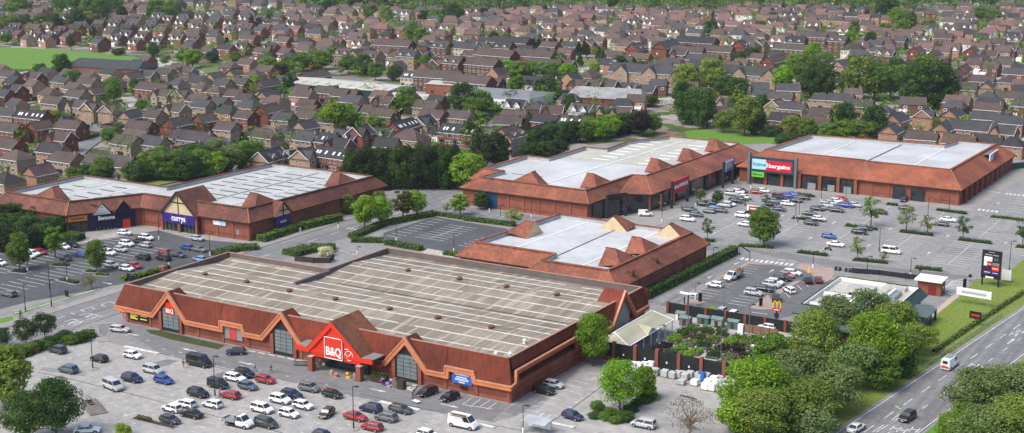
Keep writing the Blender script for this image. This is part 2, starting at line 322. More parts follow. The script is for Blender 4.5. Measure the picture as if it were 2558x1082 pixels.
def shed(name, label, cat, eave, ez, par, pz, rz, tile, roofm, over=.9, piers=(), gap=6.5, tilt=None, thick=.3, inner=MEMB_L):
    root = empty(name, (eave[0][0], eave[0][1], 0), 0, label, cat); o = Vector((eave[0][0], eave[0][1], 0))
    L = lambda p, z: (p[0] - o.x, p[1] - o.y, z); n = len(eave)
    wp = offs(eave, -over); w = MB(); w.prism([L(p, 0)[:2] for p in wp], 0, ez + .05)
    edge_piers(w, [L(p, 0)[:2] for p in wp], piers, gap, ez - .1)
    w.build('wall', [BRICK], root)
    band = MB()
    for i in piers:
        a, b = Vector(L(wp[i], 0)), Vector(L(wp[(i + 1) % n], 0)); t = (b - a).normalized(); nr = Vector((t.y, -t.x, 0))
        band.face(a + nr * .05 + Vector((0, 0, .9)), b + nr * .05 + Vector((0, 0, .9)), b + nr * .05 + Vector((0, 0, 1.35)), a + nr * .05 + Vector((0, 0, 1.35)))
        band.face(a + nr * .05 + Vector((0, 0, 3.4)), b + nr * .05 + Vector((0, 0, 3.4)), b + nr * .05 + Vector((0, 0, 3.7)), a + nr * .05 + Vector((0, 0, 3.7)))
    if piers: band.build('brick_band', [BRICK_D], root)
    po = par; pi = offs(par, -thick)
    t = MB()
    for i in range(n):
        j = (i + 1) % n
        t.face(L(eave[i], ez), L(eave[j], ez), L(po[j], pz), L(po[i], pz)); t.face(L(po[i], pz), L(po[j], pz), L(pi[j], pz), L(pi[i], pz))
    t.build('tiled_roof', [tile], root)
    hr_ = MB()
    for i in range(n): hr_.beam(L(eave[i], ez + .03), L(par[i], pz + .05), .26, .16)
    hr_.build('hip_tiles', [mat('hip_tile', (.31, .135, .085), .8, .2, .8)], root)
    g = MB(); ei = offs(eave, -.14)
    for i in range(n):
        j = (i + 1) % n
        g.face(L(eave[i], ez - .28), L(eave[j], ez - .28), L(eave[j], ez - .003), L(eave[i], ez - .003)); g.face(L(ei[j], ez - .003), L(ei[i], ez - .003), L(eave[i], ez - .003), L(eave[j], ez - .003))
        g.face(L(wp[i], ez - .28), L(wp[j], ez - .28), L(eave[j], ez - .28), L(eave[i], ez - .28))
    g.build('fascia_gutter', [TIMBER], root)
    r = MB(); r.add([L(p, rz) for p in pi], [range(n)]); r.build('flat_roof', [roofm], root)
    q = MB()
    for i in range(n):
        j = (i + 1) % n; q.face(L(pi[j], rz - .05), L(pi[i], rz - .05), L(pi[i], pz + .002), L(pi[j], pz + .002))
    q.build('parapet', [inner], root)
    cp_ = MB()
    for i in range(n): cp_.beam(L(par[i], pz + .06), L(par[(i + 1) % n], pz + .06), .8, .26)
    cp_.build('parapet_coping', [tile], root)
    root['ox'] = o.x; root['oy'] = o.y
    return root
def loc(root, x, y, z=0): return (x - root['ox'], y - root['oy'], z)
def gablet(root, P, into, w, h, L, zp, zr, slope, tile, end=None, name='roof_gablet'):   # hump over the parapet: outer face runs on from the main slope
    P = Vector((P[0], P[1], 0)); u = Vector((*into, 0)).normalized(); a = Vector((-u.y, u.x, 0)); B = lambda v, z: loc(root, v.x, v.y, z)
    mb = MB(); A, C = P - a * w, P + a * w; to = P + u * min(h * slope, L * .6); ti = P + u * L; zt = zp + h; lip = -u * .04
    mb.face(B(A + lip, zp), B(C + lip, zp), B(to, zt)); mb.face(B(C + lip, zp), B(C + u * L, zr), B(ti, zt), B(to, zt)); mb.face(B(A + u * L, zr), B(A + lip, zp), B(to, zt), B(ti, zt))
    me = fixn(mb.mesh(name, [tile])); g = link(me, name, root)
    e = MB(); k = u * (.0 if end else .9); e.face(B(A + u * L, zr), B(C + u * L, zr), B(ti, zt)); e.build('gable_end', [end or tile], g)
    rb = MB(); rb.beam(B(to, zt + .03), B(ti + u * .15, zt + .03), .28, .16); rb.beam(B(to, zt + .02), B(A + lip, zp + .04), .2, .14); rb.beam(B(to, zt + .02), B(C + lip, zp + .04), .2, .14); rb.build('ridge_tiles', [tile], g)
    return g
def roof_lines(root, lines, z, m, w=.35, name='roof_ridge_strip', h=.08):
    mb = MB()
    for (x0, y0, x1, y1) in lines: mb.beam(loc(root, x0, y0, z), loc(root, x1, y1, z), w, h)
    return mb.build(name, [m], root)
def wall_rect(root, face, p, a0, a1, z0, z1, m, name, proud=.05, thick=.06, parent=None):   # a thin panel on a wall: face '-y' at Y=p from X a0..a1, '+x' at X=p from Y a0..a1
    mb = MB()
    if face == '-y': x, y, _ = loc(root, a0, p); mb.box(x, y - proud - thick, z0, x + a1 - a0, y - proud, z1)
    else: x, y, _ = loc(root, p, a0); mb.box(x + proud, y, z0, x + proud + thick, y + a1 - a0, z1)
    return mb.build(name, [m], parent or root)

# ---------------------------------------------------------------- the orange-trimmed DIY store
BX0, BX1, BYF, BYL, BYB, BXS, BZ = -225.2, -126.9, 210.1, 243.4, 266.3, -194.8, 8.45
diy = empty('diy_store', (BX0, BYF, 0), 0, 'large DIY store with orange eaves, red entrance gable and weathered beige sheet roof', 'store'); diy['ox'] = BX0; diy['oy'] = BYF
D = lambda x, y, z: loc(diy, x, y, z)
zig = [(-227.5, 3.7), (-216.4, 3.55), (-211.3, 9.15), (-206.3, 3.5), (-196.9, 3.5), (-196.8, 5.0), (-190.4, 5.0), (-189.8, 3.5), (-185.6, 3.5), (-180.0, 9.45), (-174.9, 3.5), (-172.3, 3.5)]
zig2 = [(-154.9, 3.5), (-154.5, 3.5), (-149.4, 9.1), (-144.4, 3.5), (-140.4, 3.5), (-140.3, 5.1), (-133.8, 5.1), (-133.3, 3.55), (-125.7, 3.6)]
zigE = [(208.7, 3.6), (210.3, 3.9), (210.5, 6.2), (234.2, 6.4), (235.2, 4.2), (249.9, 4.4), (255.4, 10.6), (260.6, 4.4), (267.0, 4.5)]
def lower(z, t):
    out = []
    for i, (x, y) in enumerate(z):
        a = Vector(z[max(i - 1, 0)]); b = Vector((x, y)); c = Vector(z[min(i + 1, len(z) - 1)])
        d1 = (b - a).normalized() if i else (c - b).normalized(); d2 = (c - b).normalized() if i < len(z) - 1 else d1
        n1, n2 = Vector((d1.y, -d1.x)), Vector((d2.y, -d2.x)); m = n1 + n2; m = m / max(m.dot(n1), .35); out.append((x + m.x * t, y + m.y * t))
    return out
def fascia(z, P, name, m, t0, t1, y0, y1, par):
    a, b = lower(z, t0), lower(z, t1); mb = MB()
    for i in range(len(z) - 1):
        (x0, z0), (x1, z1), (x2, z2), (x3, z3) = a[i], a[i + 1], b[i + 1], b[i]
        f = [P(x0, y0, z0), P(x1, y0, z1), P(x2, y0, z2), P(x3, y0, z3)]; k = [P(x0, y1, z0), P(x1, y1, z1), P(x2, y1, z2), P(x3, y1, z3)]
        mb.face(*f[::-1]); mb.face(f[0], f[1], k[1], k[0]); mb.face(f[3], k[3], k[2], f[2])
        if i == 0: mb.face(f[0], k[0], k[3], f[3])
        if i == len(z) - 2: mb.face(f[1], f[2], k[2], k[1])
    return link(fixn(mb.mesh(name, [m])), name, par)
PF = lambda x, y, z: D(x, y, z); PE = lambda y, x, z: D(x, y, z)
YF = lambda z: 208.95 + (z - 3.6) * (BYF - 208.95) / (BZ - 3.6)       # near-vertical tile-hung face
XE = lambda z: -125.75 - (z - 3.6) * (1.15) / (BZ - 3.6)
wl = MB(); wpoly = [(BX0 + .3, 209.6), (-126.25, 209.6), (-126.25, BYB - .2), (BXS + .2, BYB - .2), (BXS + .2, BYL - .2), (BX0 + .3, BYL - .2)]
lp = [D(*p, 0)[:2] for p in wpoly]; wl.prism(lp, 0, 3.4); edge_piers(wl, lp, (0, 1), 7.2, 3.1); wl.build('wall', [BRICK], diy)
bb = MB()
for z0, z1 in ((.85, 1.35), (2.15, 2.45)):
    bb.face(D(BX0 + .3, 209.54, z0), D(-126.2, 209.54, z0), D(-126.2, 209.54, z1), D(BX0 + .3, 209.54, z1)); bb.face(D(-126.19, 209.54, z0), D(-126.19, BYB, z0), D(-126.19, BYB, z1), D(-126.19, 209.54, z1))
bb.build('brick_band', [BRICK_D], diy)
tl = MB()
def hung(z, P, Y, zt):
    for (x0, z0), (x1, z1) in zip(z, z[1:]):
        if x1 - x0 < .25: continue
        if z0 < zt or z1 < zt:
            if z0 > zt: k = (zt - z1) / (z0 - z1); tl.face(P(x1 + (x0 - x1) * k, Y(zt), zt), P(x1, Y(z1), z1), P(x1, Y(zt), zt))
            elif z1 > zt: k = (zt - z0) / (z1 - z0); tl.face(P(x0, Y(z0), z0), P(x0 + (x1 - x0) * k, Y(zt), zt), P(x0, Y(zt), zt))
            else: tl.face(P(x0, Y(z0), z0), P(x1, Y(z1), z1), P(x1, Y(zt), zt), P(x0, Y(zt), zt))
fz = [(-225.3, 3.7)] + zig[1:]
hung(fz, PF, YF, BZ); hung([(-172.3, 3.5), (-154.9, 3.5)], PF, YF, BZ); hung(zig2[:-1] + [(-126.9, 3.6)], PF, YF, BZ)
tl.face(D(-227.5, YF(3.7), 3.7), D(-225.3, YF(3.7), 3.7), D(-225.3, YF(BZ), BZ))
tl.face(D(-126.9, YF(3.6), 3.6), D(-125.75, YF(3.6), 3.6), D(-126.9, YF(BZ), BZ))
hung([(208.95, 3.6)] and [(210.1, 3.9)] + zigE[1:], PE, XE, BZ); tl.face(D(-125.75, 208.95, 3.6), D(XE(3.9), 210.1, 3.9), D(-126.9, 210.1, BZ))
tl.face(D(-227.5, 208.95, 3.7), D(-225.3, BYF, BZ), D(-225.3, BYL, BZ), D(-227.5, BYL + 1, 3.7))
for (a, b) in (((-227.5, BYL + 1), (BXS, BYL + 1)), ((BXS, BYL + 1), (BXS - .6, BYB + 1)), ((BXS - .6, BYB + 1), (-125.75, BYB + 1))):
    tl.face(D(*b, 3.7), D(*a, 3.7), D(a[0], a[1] - 1, BZ), D(b[0], b[1] - 1, BZ))
tl.build('tile_hung_face', [TILE_D], diy)
for z in (zig, zig2): fascia(z, PF, 'eaves_fascia', ORANGE, .24, 1.0, 208.75, 209.5, diy); fascia(z, PF, 'eaves_flashing', mat('flashing', (.5, .23, .14), .6, .2, 1), -.02, .235, 208.62, 209.1, diy)
fascia(zigE, PE, 'eaves_fascia', mat('fascia_red', (.36, .07, .035), .6, .15, .5), .24, .95, -125.5, -126.2, diy); fascia(zigE, PE, 'eaves_flashing', MATS['flashing'], -.02, .235, -125.4, -125.9, diy)
def zgable(z3, P, Y, yf, back, into):
    (xa, za), (xp, zp), (xb, zb) = z3; mb = MB()
    for x, zz in ((xa, za), (xb, zb)):
        k = (BZ - zz) / (zp - zz); x8 = x + (xp - x) * k; k7 = (6.95 - zz) / (zp - zz); x7 = x + (xp - x) * k7
        v = [P(x, yf, zz), P(xp, yf, zp), P(xp, back, zp), P(x7, back + .9 * into, 6.95), P(x7, Y(BZ) + .4 * into, 6.95), P(x8, Y(BZ), BZ), P(x, Y(zz), zz)]
        mb.face(*v)
    ka = (6.95 - za) / (zp - za); kb = (6.95 - zb) / (zp - zb)
    mb.face(P(xa + (xp - xa) * ka, back + .9 * into, 6.95), P(xb + (xp - xb) * kb, back + .9 * into, 6.95), P(xp, back, zp))
    return link(fixn(mb.mesh('gable_roof', [TILE_D])), 'gable_roof', diy)
def glazed(x0, x1, xp, ztop, zg, m_top=DARK, sgn=True):
    d = MB(); d.face(D(x0, 209.3, .0), D(x1, 209.3, .0), D(x1, 209.3, zg), D(xp, 209.3, ztop), D(x0, 209.3, zg)); d.build('gable_recess', [m_top], diy)
    g = MB(); nx, nz = 3, 6; w = (x1 - x0 - .5) / nx; h = (zg - .9) / nz
    for i in range(nx):
        for j in range(nz): g.box(*D(x0 + .25 + i * w + .05, 209.2, .75 + j * h + .05), *D(x0 + .25 + (i + 1) * w - .05, 209.26, .75 + (j + 1) * h - .05))
    g.build('glazed_panel', [GLASSP], diy)
    for x in (x0 - .45, x1 + .45): p = MB(); p.box(*D(x - .4, 209.0, 0), *D(x + .4, 209.6, 4.4)); p.build('brick_pier', [BRICK], diy)
for z3, gx in (((zig[1], zig[2], zig[3]), (-213.6, -208.6)), ((zig[8], zig[9], zig[10]), (-182.4, -177.3)), ((zig2[1], zig2[2], zig2[3]), (-151.9, -146.7))):
    zgable(z3, PF, YF, 208.75, 212.6, 1); glazed(*gx, z3[1][0], z3[1][1] - 1.5, 5.6)
    m = MB(); (xa, za), (xp, zp), (xb, zb) = z3; m.face(D(xa + .6, 209.5, 3.0), D(xb - .6, 209.5, 3.0), D(xp, 209.5, zp - .9)); m.build('gable_wall', [BRICK], diy)
zgable((zigE[5], zigE[6], zigE[7]), PE, XE, -125.5, -130.5, -1)
gE = MB(); gE.face(D(-126.15, 251.8, 0), D(-126.15, 258.9, 0), D(-126.15, 258.6, 5.4), D(-126.15, 255.4, 9.2), D(-126.15, 252.2, 5.4)); gE.build('gable_recess', [GLASSP], diy)
rz = 7.1; RPK = ((210.4, 7.0), (225.2, 8.05), (238.6, 7.0), (252.2, 8.05), (266.1, 7.0))
def rzz(y):
    for (a, za), (b, zb) in zip(RPK, RPK[1:]):
        if y <= b: return za + (zb - za) * (y - a) / (b - a)
    return 7.0
fl = MB(); fp = [(BX0 + .3, BYF + .3), (BX1 - .3, BYF + .3), (BX1 - .3, BYB - .3), (BXS, BYB - .3), (BXS, BYL - .3), (BX0 + .3, BYL - .3)]
X0_, X1_ = BX0 + .3, BX1 - .3
for (a, za), (b, zb) in zip(RPK, RPK[1:]):
    if b < BYL: fl.face(D(X0_, a, za), D(X1_, a, za), D(X1_, b, zb), D(X0_, b, zb))
    else:
        if a < BYL: fl.face(D(X0_, a, za), D(BXS, a, za), D(BXS, BYL - .3, rzz(BYL - .3)), D(X0_, BYL - .3, rzz(BYL - .3)))
        fl.face(D(BXS, a, za), D(X1_, a, za), D(X1_, b, zb), D(BXS, b, zb))
fl.build('sheet_roof', [BQROOF], diy)
pr = MB()
po = [(BX0 - .1, BYF), (BX1, BYF), (BX1, BYB), (BXS - .6, BYB), (BXS - .6, BYL), (BX0 - .1, BYL)]
zs_o = [BZ] * 6
for i in range(6):
    j = (i + 1) % 6; pr.face(D(*po[i], BZ + .01), D(*po[j], BZ + .01), D(*fp[j], BZ + .01), D(*fp[i], BZ + .01)); pr.face(D(*fp[j], 6.9), D(*fp[i], 6.9), D(*fp[i], BZ + .01), D(*fp[j], BZ + .01))
pr.build('parapet', [mat('parapet_brown', (.13, .105, .1), .8, .2, .3)], diy)
cp = MB()
for a, b in ((0, 1), (1, 2)): cp.beam(D(*(Vector(po[a]) * .5 + Vector(fp[a]) * .5), BZ + .05), D(*(Vector(po[b]) * .5 + Vector(fp[b]) * .5), BZ + .05), .5, .12)
for a, b in ((2, 3), (3, 4), (4, 5), (5, 0)): cp.beam(D(*(Vector(po[a]) * .5 + Vector(fp[a]) * .5), BZ + .05), D(*(Vector(po[b]) * .5 + Vector(fp[b]) * .5), BZ + .05), .45, .12)
cp.build('parapet_coping', [mat('coping', (.34, .2, .15), .7, .2, .5)], diy)
rs = MB(); random.seed(3)
y = BYF + .85 + 4.35
while y < BYB - 1:
    x = BX0 + .8 + random.uniform(0, 3) if y < BYL - .6 else BXS + .6
    while x < BX1 - 1:
        x2 = min(x + random.choice((11, 16, 23, 34)), BX1 - .6); yy = y + random.choice((0, 0, 0, .1)); rs.beam(D(x, yy, rzz(yy) + .03), D(x2, yy, rzz(yy) + .03), .24, .06); x = x2 + random.choice((0, 0, .1, 2.5, 4))
    y += 4.35
rs.build('roof_seam_strip', [mat('seam_white', (.62, .6, .55), .7, .25, .8)], diy)
vl = MB(); vl.beam(D(BXS + 6, 238.6, 7.04), D(BX1 - .4, 238.6, 7.04), .2, .08); vl.build('valley_gutter', [DARK], diy)
st = MB(); st.beam(D(BXS - .3, BYL - 12, 7.75), D(BXS, BYL, 7.75), .7, .9); st.build('step_upstand', [MATS['parapet_brown']], diy)
vent = None
for (x, y) in [(-216.7, 226), (-204.3, 226), (-191.4, 225.2), (-178.9, 225.2), (-164.8, 225.2), (-152.8, 225.2), (-140.1, 225.2), (-179.2, 252.2), (-165.2, 252.2), (-153, 252.2), (-140.4, 252.2)]:
    v = MB(); v.cyl((0, 0, 0), .55, .45, 10, 0); v.cyl((0, 0, .45), .75, .12, 10, 0); v.cyl((0, 0, .57), .75, .2, 10, 0, .3); v.build('roof_vent', [mat('vent_brown', (.13, .055, .045), .6, .1, 1)], diy, D(x, y, rzz(y) - .1))
for yq_ in (225.2, 252.2):
    m = MB(); m.beam(D(BX0 + .5 if yq_ < 240 else BXS, yq_, 8.07), D(BX1 - .5, yq_, 8.07), .5, .08); m.build('ridge_capping', [mat('ridge_stained', (.27, .22, .18), .8, .3, .6)], diy)
for (x, y) in [(-129, 214), (-131.5, 213), (-130, 221)]:
    v = MB(); v.cyl((0, 0, 0), .28, .7, 8); v.cyl((0, 0, .7), .42, .3, 8, 0, .2); v.build('roof_flue', [WHITE], diy, D(x, y, rzz(y) - .05))
# entrance gable, brought forward over the doors
ent = MB(); A, Pk, B_ = (-170.4, 4.7), (-164.2, 11.0), (-157.0, 4.7); yq = 205.3
redm = REDB
f = MB(); f.face(D(-169.6, yq, 3.1), D(-157.5, yq, 3.1), D(-157.5, yq, 4.75), D(-164.1, yq, 10.2), D(-169.6, yq, 4.9)); f.face(D(-169.6, yq + .3, 3.1), D(-169.6, yq + .3, 4.9), D(-164.1, yq + .3, 10.2), D(-157.5, yq + .3, 4.75), D(-157.5, yq + .3, 3.1))
f.build('entrance_fascia', [redm], diy)
fascia([(-173.2, 4.75), A, Pk, B_, (-154.4, 4.75)], PF, 'red_bargeboard', redm, 0, .95, 204.95, 205.5, diy)
t = MB(); t.face(D(*A[:1], 204.9, A[1] + .02), D(Pk[0], 204.9, Pk[1] + .02), D(Pk[0], 214, Pk[1] + .02), D(-168.1, 214.3, 7.0), D(-168.1, 210.6, 7.0), D(A[0], 209, A[1] + .02)); t.face(D(B_[0], 204.9, B_[1] + .02), D(B_[0], 209, B_[1] + .02), D(-159.5, 210.6, 7.0), D(-159.5, 214.3, 7.0), D(Pk[0], 214, Pk[1] + .02), D(Pk[0], 204.9, Pk[1] + .02))
t.face(D(-168.1, 214.3, 7.0), D(-159.5, 214.3, 7.0), D(Pk[0], 214, Pk[1]))
link(fixn(t.mesh('gable_roof', [tile_mat('tile_rust', (.2, .085, .05), (.15, .065, .04), .2)])), 'gable_roof', diy)
lg = MB(); lg.box(*D(-173.2, 205.1, 4.55), *D(-170.5, 209.0, 4.72)); lg.box(*D(-157.1, 205.1, 4.55), *D(-154.4, 209.0, 4.72)); lg.build('canopy_flat', [STEEL], diy)
rb = MB(); rb.box(*D(-173.2, 205.15, 3.75), *D(-154.4, 205.28, 4.5)); rb.build('red_band', [redm], diy)
for x in (-169.3, -157.5):
    p = MB(); p.box(*D(x - .55, 204.5, 0), *D(x + .55, 205.6, 3.0)); p.build('brick_pier', [BRICK], diy); p = MB(); p.box(*D(x - .6, 204.45, 3.0), *D(x + .6, 205.65, 3.12)); p.build('pier_cap', [CONC], diy)
dk = MB(); dk.box(*D(-168.7, 208.6, .0), *D(-158.1, 208.9, 3.3)); dk.build('entrance_doors', [GLASS], diy)
lb = MB(); lb.box(*D(-165.9, yq - .22, 3.35), *D(-161.6, yq - .02, 7.6)); sgn = lb.build('logo_panel', [REDB], diy)
fr = MB()
for a, b in (((-165.9, 3.35), (-161.6, 3.35)), ((-161.6, 3.35), (-161.6, 7.6)), ((-161.6, 7.6), (-165.9, 7.6)), ((-165.9, 7.6), (-165.9, 3.35))): fr.beam(D(a[0], yq - .26, a[1]), D(b[0], yq - .26, b[1]), .1, .14)
fr.build('sign_border', [WHITE], sgn)
text(sgn, 'B&Q', 2.35, D(-163.75, yq - .27, 4.75), WHITE, bold=.07, fit=3.7)
ci = MB()
for i in range(24):
    a, b = i * R(15), (i + 1) * R(15); ci.beam(D(-160.1 + .95 * math.cos(a), yq - .08, 4.55 + .95 * math.sin(a)), D(-160.1 + .95 * math.cos(b), yq - .08, 4.55 + .95 * math.sin(b)), .1, .13)
for a, b in (((-159.6, 5.05), (-160.55, 4.1)), ((-160.55, 4.1), (-160.55, 4.75)), ((-160.55, 4.1), (-159.9, 4.1))): ci.beam(D(a[0], yq - .08, a[1]), D(b[0], yq - .08, b[1]), .1, .17)
ci.beam(D(-161.1, yq - .08, 5.75), D(-160.2, yq - .08, 5.85), .1, .14)
ci.build('entrance_arrow', [WHITE], diy)
# signs on the front wall
b1 = wall_rect(diy, '-y', 209.2, -212.4, -209.9, 3.9, 6.6, REDB, 'logo_panel', .0, .1); text(b1, 'B&Q', 1.2, D(-211.15, 209.07, 4.7), WHITE, bold=.03, fit=2.0)
b2 = wall_rect(diy, '-y', 209.4, -223.6, -217.9, .9, 2.75, BLACK, 'notice_panel', .05)
l = MB()
for i, (x, z, w) in enumerate([(-223.2, 2.4, 1.9), (-223.2, 2.05, 2.3), (-223.2, 1.7, 1.6), (-223.2, 1.35, 2.2), (-220.2, 2.2, 1.9), (-220.2, 1.5, 1.9)]): l.box(*D(x, 209.22, z - .1), *D(x + w, 209.28, z + .1))
l.build('lettering', [mat('pale_yellow', (.7, .66, .12), .6, 0)], b2)
b3 = wall_rect(diy, '-y', 209.4, -195.9, -191.0, 1.2, 3.9, STEEL, 'poster_panel', .05); k = MB(); k.box(*D(-194.4, 209.2, 1.2), *D(-192.6, 209.28, 4.0)); k.build('poster', [mat('poster_red', (.5, .05, .05), .6, .2, 2)], b3)
b4 = wall_rect(diy, '-y', 209.4, -138.9, -134.5, 1.9, 4.6, BLUEB, 'banner', .1)
l = MB()
for z, w, h in ((4.1, 3.3, .26), (3.75, 3.3, .3), (3.2, 2.4, .16), (2.85, 3.0, .1), (2.6, 3.0, .1), (2.2, 1.4, .14)): l.box(*D(-136.7 - w / 2, 209.15, z - h / 2), *D(-136.7 + w / 2, 209.23, z + h / 2))
l.build('lettering', [WHITE], b4)
wall_rect(diy, '-y', 209.4, -137.2, -135.6, .95, 1.5, BLACK, 'notice_panel', .05); wall_rect(diy, '-y', 209.4, -156.2, -155.2, 1.6, 2.4, REDB, 'notice_panel', .05)

# ---------------------------------------------------------------- the unit behind it
EZ, PZ = 5.3, 8.5
uni = shed('retail_unit', 'brick retail unit with white flat roof and cream-ended gablets behind the beige-roofed store', 'store',
    [(-183.8, 278.6), (-161, 278.6), (-161, 271.3), (-135.6, 271.3), (-134.8, 322.5), (-181.6, 323.3)], EZ,
    [(-180, 282.2), (-157.4, 282), (-157.2, 275), (-139.8, 275), (-138.6, 318.8), (-177.4, 319.8)], PZ, 7.5, TILE_O, MEMB, piers=(2, 3))
for P, u, w, h, L, e in (((-139.6, 284.5), (-1, 0), 4.2, 2.6, 5.6, None), ((-139.3, 297.5), (-1, 0), 4.2, 2.6, 5.6, None), ((-142.8, 318.9), (0, -1), 4, 2.5, 4.6, CREAM), ((-158.5, 319.4), (0, -1), 4, 2.6, 5, CREAM), ((-178.6, 299), (1, 0), 4.2, 2.6, 5.8, CREAM)): gablet(uni, P, u, w, h, L, PZ, 7.5, 1.2, TILE_O, e)
roof_lines(uni, [(-170.5, 282.4, -168.5, 319.4), (-148.5, 275.4, -147.5, 318.5)], 7.56, WHITE, .4); roof_lines(uni, [(-157.8, 275.4, -158.2, 319)], 7.54, DARK, .3, 'valley_gutter')
for (x, y) in ((-136.9, 281), (-136.9, 294)):
    v = MB(); v.box(*loc(uni, x - .7, y - .6, 6.4), *loc(uni, x + .6, y + .6, 7.6)); v.face(loc(uni, x - .9, y - .8, 7.6), loc(uni, x + .8, y - .8, 7.3), loc(uni, x + .8, y + .8, 7.3), loc(uni, x - .9, y + .8, 7.6)); v.build('roof_vent_box', [TILE_B], uni)
# ---------------------------------------------------------------- the purple-signed electrical store
cur = shed('electrical_store', 'L-shaped brown-tiled store with purple sign under a big half-timbered cream gable', 'store',
    [(-331, 260.3), (-300.3, 260.3), (-290.2, 278.6), (-250.6, 279.4), (-248.6, 340), (-294.6, 340), (-296, 295.2), (-331, 295.2)], EZ,
    [(-327.9, 263.4), (-302.2, 263.4), (-292.4, 282), (-253.8, 282.4), (-251.6, 336.4), (-291.6, 336.6), (-293.2, 292), (-327.9, 292)], PZ, 7.5, TILE_B, GREYROOF, piers=(2, 3, 0), gap=5.4)
for P, u, w, h, L in (((-312, 263.4), (0, 1), 4.4, 2.6, 5.2), ((-253.3, 289.5), (-1, 0), 4.4, 2.6, 5.6), ((-252.2, 325), (-1, 0), 4.4, 2.6, 5.6)): gablet(cur, P, u, w, h, L, PZ, 7.5, 1.15, TILE_B)
gx0, gx1, gxp, gy, gz = -282.0, -268.6, -275.4, 278.2, 11.7
g = MB(); K = lambda x, y, z: loc(cur, x, y, z)
for x in (gx0, gx1): g.face(K(x, gy - .6, 5.2), K(gxp, gy - .6, gz), K(gxp, 288.6, gz), K(x + (gxp - x) * .35, 289.2, 7.5), K(x + (gxp - x) * .35, 282.4, 7.5), K(x, 280.5, 5.2))
g.face(K(gx0 + 2.4, 289.2, 7.4), K(gx1 - 2.4, 289.2, 7.4), K(gxp, 288.6, gz)); link(fixn(g.mesh('gable_roof', [TILE_B])), 'gable_roof', cur)
g = MB(); g.face(K(gx0 + .4, gy, 5.2), K(gx1 - .4, gy, 5.2), K(gxp, gy, gz - .3)); g.build('gable_render', [CREAM], cur)
g = MB()
for a, b in (((gx0, 5.2), (gxp, gz)), ((gxp, gz), (gx1, 5.2))): g.beam(K(a[0], gy - .5, a[1] - .2), K(b[0], gy - .5, b[1] - .2), .3, .5)
for a, b in (((gxp, 5.3), (gxp, gz - .4)), ((-278.6, 8.4), (-272.2, 8.4))): g.beam(K(a[0], gy - .06, a[1]), K(b[0], gy - .06, b[1]), .12, .3)
g.build('gable_timber', [TIMBER], cur)
s = MB(); s.box(*K(-281.4, gy - .3, 2.5), *K(-269.0, gy - .05, 5.2)); s = s.build('store_sign', [INDIGO], cur); text(s, 'currys', 2.3, K(-275.2, gy - .36, 4.0), WHITE, bold=.06, fit=5.2)
q = MB()
for sx in (-1, 1):
    for i in range(8):
        a, b = R(-50 + 12.5 * i), R(-50 + 12.5 * (i + 1)); q.beam(K(-275.2 + sx * (.6 + 2.5 * math.cos(a)), gy - .36, 3.85 + 1.5 * math.sin(a)), K(-275.2 + sx * (.6 + 2.5 * math.cos(b)), gy - .36, 3.85 + 1.5 * math.sin(b)), .05, .1)
q.build('sign_ring', [mat('ring_lilac', (.2, .16, .5), .5, 0)], s)
for x in (-281.6, -275.2, -268.8): p = MB(); p.box(*K(x - .35, gy - .3, 0), *K(x + .35, gy + .4, 2.5 if x == -275.2 else 5.2)); p.build('brick_pier', [BRICK if x == -275.2 else BRICK], cur)
d = MB(); d.box(*K(-281.2, gy + .6, 0), *K(-269.2, gy + .9, 3.2)); d.build('entrance_doors', [GLASS], cur)
d = MB()
for i in range(9): d.box(*K(-281 + i * 1.45, gy + .5, 0), *K(-280.9 + i * 1.45, gy + .58, 2.6))
d.build('door_frame', [STEEL], cur)
# side gable on the road side
g = MB(); yA, yP, yB = 289.0, 292.6, 296.4
for y in (yA, yB): g.face(K(-249.5, y, 5.1), K(-249.5, yP, 9.0), K(-254, yP, 9.0), K(-250.8, y, 5.2))
link(fixn(g.mesh('gable_roof', [TILE_B])), 'gable_roof', cur); g = MB(); g.face(K(-250.0, yA + .3, 5.1), K(-250.0, yB - .3, 5.1), K(-250.0, yP, 8.7)); g.build('gable_render', [CREAM], cur)
g = MB()
for a, b in (((yA, 5.1), (yP, 9)), ((yP, 9), (yB, 5.1)), ((yP, 5.1), (yP, 8.8)), ((yA + 1.6, 6.6), (yB - 1.6, 6.6))): g.beam(K(-249.8, a[0], a[1] - .1), K(-249.8, b[0], b[1] - .1), .16, .28)
g.build('gable_timber', [TIMBER], cur); s = MB(); s.box(*K(-250.3, 289.6, 1.6), *K(-250.0, 295.6, 5.0)); s = s.build('store_sign', [INDIGO], cur); text(s, 'currys', 1.1, K(-249.96, 292.6, 3.4), WHITE, '+x', bold=.02, fit=2.6)
wb = K(-264.6, 278.9, 0)
wall_rect(cur, '-y', 280.0, -264.2, -259.6, 3.3, 4.5, WHITE, 'notice_panel', .1); b = wall_rect(cur, '-y', 280.0, -261.8, -259.7, 3.3, 4.4, CYAN, 'notice_print', .17, .02)
for x in (-266.6, -261.2, -255.8): wall_rect(cur, '-y', 280.3, x - .55, x + .55, .9, 2.7, STEEL, 'wall_window', .05)
